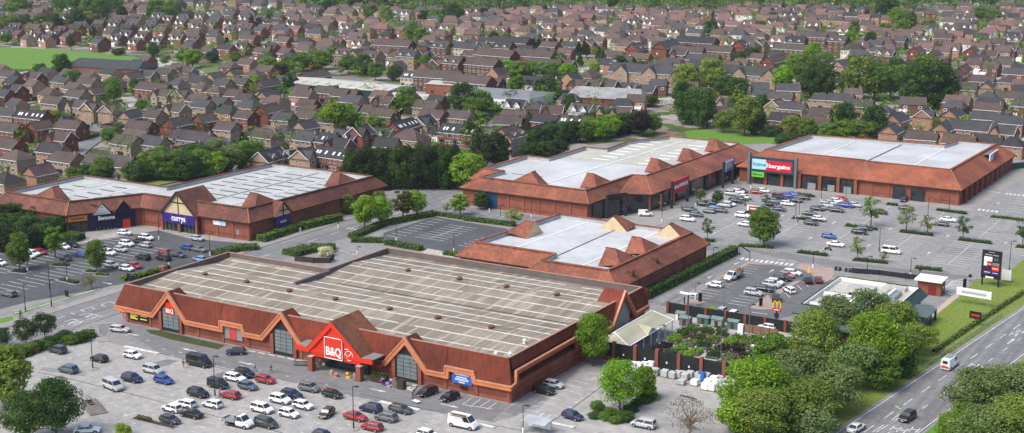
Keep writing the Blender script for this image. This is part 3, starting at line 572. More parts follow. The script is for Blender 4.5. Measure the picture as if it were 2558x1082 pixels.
# left wing: shop fronts on the splayed face
e0, e1 = Vector((-300.3, 260.3)), Vector((-290.2, 278.6)); du = (e1 - e0).normalized(); dn = Vector((du.y, -du.x)); ang = math.atan2(du.y, du.x)
def W(s_, o_, z): p = e0 + du * s_ + dn * o_; return K(p.x, p.y, z)
def wquad(s0, s1, z0, z1, o_, m, name, par=None):
    mb = MB(); mb.add([W(s0, o_, z0), W(s1, o_, z0), W(s1, o_, z1), W(s0, o_, z1), W(s0, o_ - .2, z0), W(s1, o_ - .2, z0), W(s1, o_ - .2, z1), W(s0, o_ - .2, z1)], [(0, 1, 2, 3), (3, 2, 6, 7), (1, 5, 6, 2), (0, 4, 5, 1)[::-1], (0, 3, 7, 4)]); return mb.build(name, [m], par or cur)
wquad(.8, 5.6, 0, 3.0, -.6, GLASS, 'shop_window'); o_ = wquad(.6, 5.8, 3.3, 4.8, -.2, mat('sign_amber', (.55, .2, .02), .5, .2, .5), 'store_sign'); l = MB(); l.add([W(1.4, -.17, 3.8), W(5.0, -.17, 3.8), W(5.0, -.17, 4.3), W(1.4, -.17, 4.3)], [(0, 1, 2, 3)]); l.build('lettering', [mat('sign_amber_dark', (.22, .08, .02), .5, .5, 3)], o_)
nav = wquad(6.0, 19.2, 0, 4.9, -.25, NAVY, 'shop_front')
bs = wquad(8.2, 14, 2.5, 4.5, .02, NAVY, 'store_sign'); text(bs, 'Bensons', 1.55, W(11.0, .1, 3.5), WHITE, ang, bold=.04, fit=4.6)
wquad(15.6, 17.6, .1, 2.4, -.1, REDB, 'poster_panel')
for s0, s1, m in ((7.2, 12.6, 'white_emblem'), (13, 18.8, 'navy')):
    sp = (s0 + s1) / 2; g = MB()
    for s_ in (s0, s1): g.face(W(s_, .5, 4.7), W(sp, .5, 8.0), W(sp, -2.8, 8.0), W(s_, -.3, 4.9))
    link(fixn(g.mesh('gable_roof', [TILE_B])), 'gable_roof', cur); g = MB(); g.face(W(s0 + .3, .2, 4.6), W(s1 - .3, .2, 4.6), W(sp, .2, 7.7)); gg = g.build('gable_panel', [WHITE if m[0] == 'w' else NAVY], cur)
    if m[0] == 'w':
        l = MB(); l.add([W(sp - .3, .24, 6.3), W(sp + .3, .24, 6.3), W(sp, .24, 6.9)], [(0, 1, 2)])
        for z, w in ((5.7, .9), (5.2, 1.5), (4.85, 1.9)): l.add([W(sp - w, .24, z - .09), W(sp + w, .24, z - .09), W(sp + w, .24, z + .09), W(sp - w, .24, z + .09)], [(0, 1, 2, 3)])
        l.build('lettering', [mat('grey_letter', (.3, .32, .38), .6, .3, 3)], gg)
# skylight slits and ridges on the pale roof
SKM = mat('skylight_grey', (.1, .105, .105), .5, .3, .6)
for r0, (x0, x1, y0, n) in enumerate(((-288.8, -283.2, 296, 8), (-280.2, -273.6, 295.5, 8), (-270.8, -264.4, 295, 8), (-261.6, -256.4, 297.5, 7))):
    for i in range(n): sk = MB(); sk.beam(K(x0, y0 + i * 4.9, 7.56), K(x1, y0 + i * 4.9, 7.56), .7, .06); sk.build('roof_skylight', [SKM], cur)
for x0, n in ((-322.5, 4), (-311, 5), (-301.8, 4)):
    for i in range(n): sk = MB(); sk.beam(K(x0, 268 + i * 5, 7.56), K(x0 + 5.6, 268 + i * 5, 7.56), .7, .06); sk.build('roof_skylight', [SKM], cur)
roof_lines(cur, [(-282, 290, -281.2, 336), (-263.3, 284, -262.6, 336), (-304, 264, -303, 291.6), (-316, 264, -316, 291.6)], 7.6, WHITE, .35); roof_lines(cur, [(-272.4, 291, -272, 336)], 7.6, STEEL, .5, 'valley_gutter')
# ---------------------------------------------------------------- food store terrace with blue doors
fw = shed('food_store_terrace', 'long orange-tiled retail terrace with blue doors and a red sign on dark posts', 'store',
    [(-228.4, 348.8), (-183.4, 348.0), (-182.3, 366), (-173.6, 369.5), (-170.2, 447), (-172, 452), (-206, 453), (-216.5, 435), (-216, 419), (-224.5, 418.5), (-224.5, 394), (-233, 394), (-233, 361.5), (-228, 361)], EZ,
    [(-222.8, 352.2), (-186.4, 351.2), (-184.9, 379.2), (-180.9, 380), (-178.2, 446), (-179, 449), (-205, 449.4), (-213, 431.4), (-212, 414.8), (-220.3, 415), (-220.6, 390.2), (-229, 390.2), (-229.4, 365), (-221.8, 364.4)], PZ, 7.5, TILE_O, MEMB, piers=(0,), gap=5.6)
for P, u, w, h, L in (((-206.5, 351.8), (0, 1), 4.6, 2.7, 5.4), ((-185.9, 362), (-1, 0), 4.6, 2.8, 5.6), ((-180.2, 394), (-1, 0), 4.8, 2.8, 5.6), ((-178.7, 437), (-1, 0), 4.6, 2.8, 5.6), ((-179.4, 416), (-1, 0), 4.6, 2.7, 5.4)): gablet(fw, P, u, w, h, L, PZ, 7.5, 1.2, TILE_O)
roof_lines(fw, [(-203.5, 353, -199, 447)], 7.6, WHITE, .5); roof_lines(fw, [(-220, 366, -209, 366.2)], 7.56, DARK, .25, 'valley_gutter')
fr = MB(); fr.add([loc(fw, x, y, 7.53) for x, y in ((-220.0, 398.5), (-181, 398.5), (-178.9, 445.8), (-179.4, 448.5), (-204.8, 449), (-212.6, 431.4), (-211.7, 415.2), (-220.0, 415.3))], [range(8)]); fr.build('roof_cream_area', [CREAMROOF], fw)
for i in range(8):
    for x in (-210.5, -194): sk = MB(); sk.beam(loc(fw, x, 402 + i * 5.6, 7.58), loc(fw, x + 6, 402 + i * 5.6, 7.58), .8, .06); sk.build('roof_skylight', [WHITE], fw)
for x in (-217.6, -194.8): wall_rect(fw, '-y', 348.0 + 1.5, x - 2.4, x + 2.4, .1, 4.6, BLUED, 'loading_door', .15, .05)
ar = MB(); ar.add([loc(fw, -183.6, 351, .02), loc(fw, -174.4, 371, .02), loc(fw, -171.0, 446, .02), loc(fw, -171.0, 446, 4.9), loc(fw, -174.4, 371, 4.9), loc(fw, -183.6, 351, 4.9)], [(0, 1, 4, 5), (1, 2, 3, 4)]); ar.build('shop_front', [GLASS], fw)
for i in range(9):
    y = 372 + i * 9; p = MB(); p.box(*loc(fw, -172.1 + i * .02, y, 0), *loc(fw, -171.6 + i * .02, y + .6, 5.0)); p.build('brick_pier', [BRICK_D], fw)
for (x, y) in ((-181.3, 354.5), (-178.2, 360.5)): p = MB(); p.box(*loc(fw, x, y, 0), *loc(fw, x + .6, y + .6, 7.0)); p.build('dark_post', [DARK], fw)
p = MB(); p.beam(loc(fw, -181, 354.8, 6.6), loc(fw, -177.9, 360.8, 6.6), .3, .9); p.build('dark_post_beam', [DARK], fw)
def post_sign(c, bl, br, wz0, wz1, m, txt, size, txm, fit, name, lab, lines=None):
    a, b = at(*bl), at(*br); d = (b - a); L = d.length; an = math.atan2(d.y, d.x); r = empty(name, a, an, lab, 'sign')
    for x in (0, L): p = MB(); p.box(x - .3, -.3, 0, x + .3, .3, wz1 + .4); p.build('post', [DARK], r)
    s_ = MB(); s_.box(.3, -.45, wz0, L - .3, -.1, wz1); s_ = s_.build('sign_panel', [m], r)
    for i, (t_, sz, ft, dx) in enumerate(lines or [(txt, size, fit, 0)]): text(s_, t_, sz, (L / 2 + dx, -.48, (wz0 + wz1) / 2 + (0 if not lines or len(lines) < 2 else 0)), txm, 0.0, bold=.03, fit=ft)
    return r
def post_sign2(x, y0, y1, z0, z1, m, txt, size, txm, fit, name, lab):     # faces +X, standing clear of the eaves
    r = empty(name, (x, y0, 0), R(90), lab, 'sign'); L = y1 - y0
    for q_ in (0, L): p = MB(); p.box(q_ - .35, -.3, 0, q_ + .35, .3, z1 + .1); p.build('post', [DARK], r)
    s_ = MB(); s_.box(.36, -.4, z0, L - .36, .2, z1); s_ = s_.build('sign_panel', [m], r); text(s_, txt, size, (L / 2, -.44, (z0 + z1) / 2), txm, 0.0, bold=.04, fit=fit); return r
fws = post_sign2(-170.6, 377.0, 388.4, 4.3, 8.2, REDF, 'the food WAREHOUSE', 1.5, WHITE, 9.6, 'store_sign', 'red store sign with white lettering on two dark posts before the food store')
post_sign2(-169.3, 413.5, 421.5, 5.0, 8.4, BLUEB, 'store', .01, mat('sign_orange', (.65, .28, .03), .5, .2, 2), .02, 'store_sign', 'small blue sign with orange marking on dark posts at the terrace end')
bs_ = [o for o in bpy.data.objects if o.name.startswith('lettering')][-1]; l = MB(); l.box(-1.9, .03, -.7, 1.9, .06, .9); l.box(-3.2, .0, 1.25, 3.2, .06, 1.65, 1); l.box(-3.2, .02, -1.6, -2.4, .05, 1.2, 2); bs_.data = l.mesh('lettering', [MATS['sign_orange'], WHITE, CYAN])
bs_.rotation_euler = (0, 0, 0)
# ---------------------------------------------------------------- homeware store
HZ, HP = 4.9, 9.2
hb = shed('homeware_store', 'wide orange-tiled store with dark green sign tower and white flat roof', 'store',
    [(-170, 426.0), (-127, 425.2), (-125, 424.7), (-96.9, 424.5), (-95.6, 495), (-117, 495), (-119, 480), (-170, 480)], HZ,
    [(-164.6, 437.4), (-130.6, 436.2), (-130, 434.9), (-102.8, 433.9), (-101.2, 488.3), (-114.2, 488.6), (-116, 477.6), (-161.4, 474)], HP, 8.1, tile_mat('tile_bright', (.28, .098, .056), (.235, .084, .05), .08), MEMB, piers=(2, 3), gap=5.2)
roof_lines(hb, [(-147, 437, -146, 475), (-116, 434.8, -115.4, 477.4)], 8.2, WHITE, .4); roof_lines(hb, [(-131, 436.8, -130, 476.2)], 8.2, DARK, .4, 'valley_gutter')
hs = empty('sign_tower', (-164.6, 424.4, 0), 0, 'dark green sign tower between grey pylons reading home bargains', 'sign')
s = MB(); s.box(.4, -.4, 4.3, 15.3, .4, 9.2); s = s.build('sign_box', [mat('sign_teal', (.012, .05, .065), .5, .1, .5)], hs)
for x in (-.2, 15.6): p = MB(); p.box(x - .4, -.6, 0, x + .4, .6, 10.4 if x < 0 else 9.9); p.build('pylon', [GREYP], hs)
a = MB(); a.box(.9, -.5, 5.2, 5.6, -.4, 8.5); a = a.build('sign_panel', [CYAN], s); b = MB(); b.box(5.6, -.5, 4.9, 14.4, -.4, 8.35); b = b.build('sign_panel', [mat('sign_rose', (.5, .015, .03), .4, .05, .5)], s)
c = MB()
c.add([(5.5 + .95 * math.sin(R(i * 30)), -.53, 6.75 + .95 * math.cos(R(i * 30))) for i in range(7)], [range(7)]); c.build('sign_bulge', [CYAN], a)
text(a, 'home', 1.75, (3.5, -.56, 6.85), mat('letter_navy', (.03, .05, .16), .5, 0), 0.0, bold=-.01, fit=4.4); text(b, 'bargains', 1.75, (10.2, -.53, 6.6), WHITE, 0.0, bold=.06, fit=7.2)
g = MB(); g.box(.8, -.45, 2.6, 5.1, -.3, 4.3); g = g.build('lime_panel', [LIME], hs); e = MB(); e.box(1.4, -.48, 3.2, 4.4, -.455, 3.5); e.build('lettering', [GREEND], g)
e = MB()
for (x0, x1) in ((-163.5, -160.2), (-158.6, -154.6), (-153, -149.2), (-146.8, -142.2), (-140.2, -136), (-134.4, -130.4), (-117.8, -114), (-112.2, -108)):
    w_ = wall_rect(hb, '-y', 425.7 if x0 < -128 else 425.4, x0, x1, .15, 3.9, GLASS, 'shop_window', .3, .06)
for (x0, x1) in ((-145.2, -142.6), (-138.6, -136.4), (-133.4, -131)): wall_rect(hb, '-y', 425.7, x0, x1, .1, 2.2, STEEL, 'shop_door', .42, .04)
for x in (-159.4, -153.8, -148, -141.2, -135.2, -129.6): p = MB(); p.box(*loc(hb, x - .5, 424.9, 0), *loc(hb, x + .5, 425.6, 4.7)); p.build('brick_pier', [BRICK], hb)
for i in range(9): p = MB(); p.box(*loc(hb, -97.3, 430 + i * 6.6, 0), *loc(hb, -96.6, 431 + i * 6.6, 4.7)); p.build('brick_pier', [BRICK_D], hb)
for i in range(8): wall_rect(hb, '+x', -97.8, 432 + i * 6.6, 435.6 + i * 6.6, .4, 3.6, GLASS, 'shop_window', .1, .05)
rs_ = empty('roof_sign', (-98.6, 468, 5.6), R(90), 'small white and red store sign standing on the orange roof slope', 'sign')
s = MB(); s.box(0, -.15, 0, 12, .15, 3.4); s = s.build('sign_panel', [WHITE], rs_); p = MB(); p.box(4.2, -.2, .3, 11.8, -.155, 3.2); p.build('sign_print', [MATS['sign_rose']], s); p = MB(); p.box(.3, -.2, .3, 4.1, -.155, 3.2); p.build('sign_print', [CYAN], s)
p = MB(); p.box(.1, .15, .2, .4, 4.5, .5); p.box(11.6, .15, .2, 11.9, 4.5, .5); p.face((0, .16, 3.3), (12, .16, 3.3), (12, 4.2, 2.9), (0, 4.2, 2.9)); p.build('sign_support', [GREYP], rs_)
# ================================================================ ground, roads, markings
LAY = {}
def flat(name, P, m, layer, kind='structure'):
    z = layer * .006; mb = MB(); mb.add([(p[0], p[1], z) for p in P], [range(len(P))]); o = mb.build(name, [m]); tag(o, kind=kind)
    if o.data.polygons[0].normal.z < 0: o.data.flip_normals()
    return o
def mixp(*l): return [at(*p) for p in l]
g = MB(); g.add([(-3500, -400, -.3), (3000, -400, -.3), (3000, 5200, -.3), (-3500, 5200, -.3)], [range(4)]); tag(g.build('ground', [TERR]), kind='structure')
flat('tarmac', mixp(*[(0, *p) for p in [(-300, 560), (0, 545), (180, 560), (960, 480), (1150, 440), (1250, 385), (1640, 345), (1960, 360), (2340, 380), (2700, 400), (2900, 700), (2900, 1300), (-500, 1300)]]), AS_P, 0)
flat('car_park', mixp((7, -300, 620), (7, 100, 540), (7, 720, 385), (7, 910, 430), (7, 1190, 490), (7, 2100, 690), (8, 300, 860), (8, 1150, 1000), (8, 1480, 900), (8, 1800, 580), (9, 0, 560), (9, 400, 800), (9, 400, 1500), (7, -600, 1500)), AS_L, 1)
flat('access_lane', [(-229, 205)] + mixp((7, 780, 400), (7, 910, 430), (7, 1190, 490), (7, 2100, 690), (8, 300, 850), (8, 1130, 985), (8, 1270, 860)) + [(-126.4, 209), (-225, 209)], AS_M, 2)
flat('road', [(-244.2, 60), (-230.6, 60), (-231.2, 250), (-231, 336.5), (-166, 336.5), (-160, 342), (-166, 346.6), (-228.5, 346.6), (-236, 349), (-241, 385), (-252, 385), (-245, 330)], AS_R, 2)
flat('car_park', mixp((4, 600, 740), (4, 880, 690), (4, 1180, 640), (4, 1400, 700), (4, 1900, 745), (4, 1560, 850), (4, 1350, 930), (4, 900, 1040), (7, 200, 110), (7, -300, 240), (4, -300, 1000), (4, -300, 760)), AS_D, 1)
flat('forecourt', mixp((4, 500, 660), (4, 880, 590), (4, 1000, 580), (4, 1240, 635), (4, 1850, 720), (4, 1900, 745), (4, 1400, 700), (4, 1180, 640), (4, 880, 690), (4, 600, 740)), PAVE, 2)
flat('car_park', pts(5, (320, 660), (700, 540), (1240, 630), (1240, 760), (900, 840), (620, 790), (320, 720)), AS_D, 1)
flat('hatched_bay', pts(5, (650, 775), (870, 815), (830, 850), (600, 805)), CONC, 3)
flat('car_park', mixp(('c', 1020, 205), ('c', 1340, 250), ('c', 1720, 300), ('c', 2300, 490), ('c', 2000, 900), ('c', 1300, 1100), ('c', 500, 1100), ('c', 300, 900), ('c', 100, 760)), asphalt('asphalt_fresh', (.115, .117, .12), (.145, .145, .146)), 1)
flat('link_road', pts(6, (150, 735), (430, 765), (870, 825), (1290, 885), (1750, 935), (2200, 985), (2150, 1000), (1750, 985), (1500, 925), (1150, 905), (880, 872), (560, 805), (150, 790)), AS_M, 2)
flat('service_road', mixp(('c', 800, 150), ('c', 1010, 190), ('c', 130, 650), ('c', 30, 780), ('c', -100, 900), ('c', -300, 860), ('c', -200, 740), ('c', 0, 640)), AS_R, 2)
flat('forecourt', [(-169, 352), (-165, 352), (-157, 418), (-150, 421), (-92, 419), (-90, 488), (-95.8, 488), (-96.8, 425.5), (-168, 427), (-171, 372), (-182, 366), (-183, 349)], PAVE, 2)
pk = lambda P: flat('paved_walk', mixp(*P), PINK, 4)
pk([('c', 1030, 890), ('c', 1300, 690), ('c', 1370, 790), ('c', 1375, 905), ('c', 1200, 915)]); pk([('c', 1700, 300), ('c', 1780, 230), ('c', 2290, 300), ('c', 2250, 450), ('c', 2140, 520), ('c', 1850, 330)]); pk([('c', 1390, 650), ('c', 1690, 490), ('c', 1800, 480), ('c', 1700, 540), ('c', 1480, 680)])
pk([('c', 1010, 195), ('c', 1330, 232), ('c', 1310, 250), ('c', 1040, 225), ('c', 160, 650), ('c', 100, 740), ('c', 380, 800), ('c', 200, 850), ('c', 60, 790), ('c', 130, 650)])
flat('paved_walk', mixp((9, 1700, 330), (9, 2060, 30), (9, 2100, 50), (9, 1740, 330)), mat('path_slabs', (.4, .34, .28), .9, .15, .5), 4)
flat('pavement', [(-247.6, 100), (-244.2, 100), (-244.2, 330), (-247.2, 330)], PAVE, 3)
kb = MB(); kb.box(-244.5, 100, 0, -244.2, 330, .13); kb.box(-230.9, 100, 0, -230.6, 200, .13); kb.box(-231.3, 206, 0, -231.0, 250, .13); tag(kb.build('kerb', [KERB]), kind='structure')
rdL = lambda y: -70.3 + .124 * (y - 226.4); rdR = lambda y: rdL(y) + 12.2
flat('main_road', [(rdL(60), 60), (rdR(60), 60), (rdR(560), 560), (rdL(560), 560)], AS_R, 3)
flat('grass_verge', [(rdL(100) - .4, 100), (rdL(560) - .4, 560), (-45, 470), *[tuple(at(6, *p)[:2]) for p in ((2700, 760), (2556, 855), (2390, 985), (2200, 1005))], *[tuple(at(9, *p)[:2]) for p in ((2100, 50), (1740, 335), (1000, 420), (560, 620), (420, 800), (420, 1500))]], GRASS, 2)
flat('grass_verge', [(rdR(100) + .4, 100), (60, 100), (60, 560), (rdR(560) + .4, 560)], GRASS_B, 2)
for P in ([('c', 2290, 420), ('c', 2560, 420), ('d', 260, 470), ('d', 700, 500), ('c', 2560, 520), ('c', 2260, 420)], [('d', 720, 390), ('d', 800, 375), ('d', 1010, 440), ('d', 850, 460)], [('c', 260, 905), ('c', 520, 850), ('c', 520, 1020), ('c', 300, 935)]): flat('lawn', mixp(*P), GRASS_B, 5)
flat('lawn', pts(4, (1020, 285), (1160, 255), (1330, 275), (1150, 310)), GRASS, 2)
flat('lawn', pts(3, (40, 975), (200, 960), (700, 1020), (760, 1060), (300, 1082), (60, 1050)), GRASS_B, 3)
flat('playing_field', pts(1, (-300, 335), (0, 350), (430, 365), (1000, 420), (1060, 470), (870, 560), (750, 590), (600, 580), (540, 520), (100, 515), (-300, 500)), GRASS_B, 1)
flat('lawn', pts(1, (1480, 490), (1900, 480), (1940, 505), (1520, 545)), GRASS_D, 1); flat('lawn', pts(2, (240, 500), (440, 500), (430, 545), (280, 550)), GRASS_D, 1); flat('lawn', pts(2, (1740, 440), (1930, 445), (1920, 490), (1760, 495)), GRASS_D, 1); flat('lawn', pts(3, (2000, 750), (2110, 750), (2090, 790), (2000, 790)), GRASS_D, 1)
flat('lawn', pts(7, (1080, 315), (1200, 320), (1340, 355), (1670, 430), (1620, 462), (1280, 390), (1120, 345)), mat('grass_olive', (.045, .058, .018), .95, .3, .3), 4)
flat('lawn', pts(7, (90, 190), (420, 90), (750, 5), (720, 25), (400, 110), (110, 210)), GRASS_B, 4); flat('lawn', pts(7, (-100, 250), (90, 215), (100, 240), (-100, 300)), GRASS_B, 4)
kb = MB(); a, b = at(7, 110, 195), at(7, 740, 12); kb.beam((a.x, a.y, .05), (b.x, b.y, .05), .3, .12); tag(kb.build('kerb_edging', [LINE]), kind='structure')
for P in ([(630, 890), (750, 930), (860, 1000), (600, 1082), (560, 1000)], ): flat('estate_road', pts(1, (620, 900), (700, 920), (840, 985), (700, 1082), (560, 1200), (420, 1200), (600, 1060), (680, 990)), AS_R, 1)
for c, P in ((1, [(250, 690), (380, 680), (410, 700), (270, 720)]), (1, [(900, 720), (1040, 730), (980, 800), (930, 790)]), (1, [(1030, 440), (1200, 430), (1330, 470), (1350, 500), (1180, 520)]), (2, [(330, 390), (440, 390), (440, 480), (300, 490)]), (2, [(690, 680), (1010, 690), (850, 790), (720, 740)]), (2, [(2160, 740), (2520, 720), (2500, 770), (2200, 800)]), (2, [(1770, 490), (1920, 490), (1900, 560), (1780, 560)]), (3, [(600, 870), (700, 870), (700, 960), (600, 950)]), (3, [(2210, 480), (2420, 490), (2380, 590), (2300, 600)]), (3, [(1960, 240), (1100, 150), (1200, 170)]), (2, [(1960, 250), (2080, 220), (2100, 240), (1950, 270)]), (3, [(2560, 1020), (2560, 1082), (2440, 1082)])): flat('drive', pts(c, *P), CONC, 1)
mk = MB()
def dash(a, b, w=.14, z=.034): mk.beam((a[0], a[1], z - .01), (b[0], b[1], z - .01), w, .02)
def dashes(a, b, n, duty=.5, w=.14):
    a, b = Vector((a[0], a[1])), Vector((b[0], b[1]))
    for i in range(n): dash(a + (b - a) * (i / n), a + (b - a) * ((i + duty) / n), w)
def bays(xc, y0, y1, s=(-1, 1), ln=4.8, sp=2.4, mid=True, skip=()):
    n = int((y1 - y0) / sp)
    if mid: dash((xc, y0), (xc, y0 + n * sp), .14)
    for i in range(n + 1):
        for k in s: dash((xc, y0 + i * sp), (xc + k * ln, y0 + i * sp), .11)
def arrow(x, y, ang, L=3.4):
    u = Vector((math.cos(ang), math.sin(ang))); v = Vector((-u.y, u.x)); p = Vector((x, y)); dash(p - u * L / 2, p + u * L * .2, .22)
    mk.face(*[(q.x, q.y, .035) for q in (p + u * L / 2, p + u * L * .1 + v * .45, p + u * L * .1 - v * .45)])
for xc, y0, y1 in ((-147, 345, 402), (-131.2, 347, 414), (-115.2, 349, 414), (-98.9, 351, 414), (-82.6, 353, 414), (-68, 372, 420)): bays(xc, y0, y1)
for x in (-106.5, -90.5, -122.7, -138.5, -75): arrow(x, 384, R(90)); arrow(x + .6, 362, R(90))
bays(-127.5, 218, 219, ())
# dark lot behind the store
tk = [at(5, *p) for p in ((555, 688), (930, 598))]; bays((tk[0].x + at(5, 745, 727).x) / 2, tk[0].y, tk[0].y + 2.4 * 8)
for i in range(9): a = at(5, 345 + i * 41, 680 - i * 15.5); dash(a, (a.x + 4.8, a.y), .12)
for i in range(5): a = at(5, 880 + i * 40, 752 - i * 15); dash(a, (a.x + 4.8, a.y), .12)
for i in range(6): a = at(5, 655 + i * 38, 782 + i * 6); b = at(5, 625 + i * 38, 808 + i * 6); dash(a, b, .18)
# fast-food lot
xl = at('c', 130, 710).x
for i in range(19):
    if i not in (8, 9): y = at('c', 130, 710).y + i * 2.38; dash((xl + .2, y), (xl + 5, y), .12)
xm = at('c', 1150, 790).x
for i in range(12): y = at('c', 1040, 870).y + i * 2.4; dash((xm - 5.5, y), (xm - .8, y), .12)
for a, b in (((1550, 660), (1630, 740)), ((1730, 550), (1810, 630)), ((1820, 500), (1900, 575)), ((1690, 630), (1720, 690)), ((1980, 500), (2010, 540))): dash(at('c', *a), at('c', *b), .12)
dash(at('c', 1060, 950), at('c', 1290, 985), .2); arrow(*at('c', 1350, 340)[:2], R(90)); arrow(*at('c', 440, 430)[:2], R(-90)); arrow(*at('c', 830, 225)[:2], R(-90))
def zebra(a, b, n, ln, w=.6):
    a, b = Vector(a[:2]), Vector(b[:2]); t = (b - a).normalized(); v = Vector((-t.y, t.x))
    for i in range(n): p = a + (b - a) * (i / max(n - 1, 1)); dash(p - v * ln / 2, p + v * ln / 2, w)
zebra(at('c', 915, 158), at('c', 1650, 245), 11, 2.4, .7); zebra(at('b', 1890, 380), at('b', 2150, 410), 5, 2.4, .7); zebra(at('b', 2300, 145), at('b', 2600, 175), 6, 2.2, .7)
dashes(at('c', 1450, 170), at('c', 1760, 210), 2, .7, .2); dashes(at('c', 1240, 50), at('c', 1500, 80), 5, .6, .2); dashes(at('c', 2120, 130), at('c', 2560, 190), 8, .6, .2)
dashes(at('b', 1720, 440), at('b', 2060, 490), 6, .6, .25); dash(at('b', 2000, 100), at('b', 2200, 130), .25)
for i in range(9): a = at('b', 2280 + i * 32, 400 - i * 38); dash(a, (a.x + 4.8, a.y), .11)
arrow(*at('b', 2170, 290)[:2], R(90))
for i in range(9):
    t = i / 8; dash(at('d', 1480 - 130 * t, 500 + 140 * t), at('d', 1740 - 250 * t, 500 + 190 * t), .35)
dash(at('d', 1500, 485), at('d', 1310, 650), .2); dash(at('d', 1500, 485), at('d', 1840, 440), .2); dashes(at('d', 1020, 430), at('d', 1450, 490), 7, .6, .22)
for i in range(4): dash(at('d', 130 + i * 145, 340 + i * 17), at('d', 175 + i * 145, 315 + i * 17), .25)
# electrical store lot
for xs, ya, n in ((-285.5, 214, 22), (-269.2, 214, 20), (-301.8, 212, 18), (-318, 204, 16), (-334, 200, 14)): bays(xs, ya, ya + 2.4 * n, (-1, 1), 4.8, 2.4, False)
for i in range(24):
    a = at('k', 480 + i * 21, 850 - i * 4.4); dash(a, (a.x + random.uniform(.4, 1.1), a.y + random.uniform(-1.3, 1.3)), .25)
    if i % 3 == 0: b = at('k', 480 + (i + 3) * 21, 825 - (i + 3) * 4.4); dash(at('k', 480 + i * 21, 825 - i * 4.4), b, .2)
arrow(*at(4, 800, 1035)[:2], R(0))
# central road
for i in range(6):
    a, b = at(7, 525 + i * 75, 190 - i * 20), at(7, 605 + i * 75, 160 - i * 20); dash(a, (a.x + 1.6, a.y - .3), .2); dash(a, b, .14) if i % 2 else None
arrow(*at(7, 420, 235)[:2], R(-90), 4.5)
for (x, y) in ((530, 250), (640, 205), (690, 215), (560, 265)): a = at(7, x, y); dash((a.x - .8, a.y - 1.2), (a.x - .8, a.y + 1.2), .2); dash((a.x + .8, a.y - 1.2), (a.x + .8, a.y + 1.2), .2); dash((a.x - .8, a.y + 1.2), (a.x + .8, a.y + 1.2), .2)
dashes(at(7, 200, 360), at(7, 780, 205), 12, .6, .18); dashes((-237.5, 240), (-237.5, 336), 10, .4, .16)
zebra(at(5, 60, 625), at(5, 170, 640), 5, 1.8, .4); dashes(at(5, 0, 790), at(5, 130, 830), 3, .5, .2); dashes((-222, 341.5), (-170, 341.5), 9, .45, .16)
# DIY store lot: corner ticks of each bay, arrows on the lane
for xc in (-216, -199.5, -183, -166.5, -150, -133.5):
    for j in range(28):
        y = 140 + j * 2.4
        if y > 203 - (xc + 216) * .06: continue
        for k in (-4.8, 0, 4.8): dash((xc + k - .45, y), (xc + k + .45, y), .1); dash((xc + k, y - .22), (xc + k, y + .22), .1)
for c, x, y, an in ((7, 985, 350, 0), (7, 1405, 465, 180), (8, 280, 765, 0), (8, 815, 880, 0), (8, 1920, 665, 70), (7, 1830, 565, 0)): arrow(*at(c, x, y)[:2], R(an), 4)
for (x0, y0), (x1, y1) in (((910, 870), (985, 815)), ((965, 890), (1040, 830)), ((1030, 890), (1110, 840)), ((1090, 905), (1160, 855)), ((910, 870), (1130, 905))): dash(at(8, x0, y0), at(8, x1, y1), .12)
for i in range(6): a = at(7, 1870 + i * 72, 475 + i * 14); dash((a.x - .9, a.y), (a.x + .9, a.y), .35)
for i in range(9): a = at(8, 1270 + i * 52, 925 - i * 30); dash(a, (a.x + 4.6, a.y), .1)
for i in range(9): a = at(8, 1560 + i * 48, 990 - i * 33); dash((a.x - .5, a.y), (a.x + .5, a.y), .12); b = (a.x + 4.8, a.y); dash((b[0] - .5, b[1]), (b[0] + .5, b[1]), .12)
dash(at(8, 1440, 985), at(8, 1510, 935), .2); dash(at(8, 1480, 1000), at(8, 1560, 950), .2); dash(at(7, 910, 960), at(7, 1015, 930), .25)
sl_ = MB()
def seam(c, *P):
    for a, b in zip(P, P[1:]): a, b = at(c, *a), at(c, *b); sl_.beam((a.x, a.y, .02), (b.x, b.y, .02), .16, .02)
seam(7, (280, 630), (520, 680), (1000, 800), (1420, 910), (1650, 970), (2100, 1082)); seam(8, (150, 790), (600, 900), (1150, 1000)); seam(8, (1560, 1000), (1720, 900), (1960, 720)); seam(7, (1180, 490), (1640, 600), (2110, 690)); seam(7, (2260, 690), (2560, 750)); seam(8, (1000, 1000), (1390, 1070))
tag(sl_.build('tarmac_seams', [mat('seam_bitumen', (.05, .05, .052), .8, .3, 1)]), kind='structure')
for P, m_ in (([(1120, 565), (1230, 535), (1330, 545), (1210, 590)], AS_M), ([(1590, 650), (1660, 625), (1720, 640), (1640, 670)], AS_M), ([(830, 290), (960, 350), (1180, 480), (900, 430), (760, 390)], AS_P), ([(290, 615), (620, 660), (640, 640), (320, 590)], AS_P)): flat('tarmac_patch', pts(7, *P), m_, 6)
for P in ([(1160, 920), (1260, 860), (1400, 800), (1460, 830), (1250, 930), (1310, 950), (1290, 960)], ): flat('tarmac_patch', pts(8, (1200, 925), (1440, 790), (1540, 820), (1300, 950)), AS_M, 6)
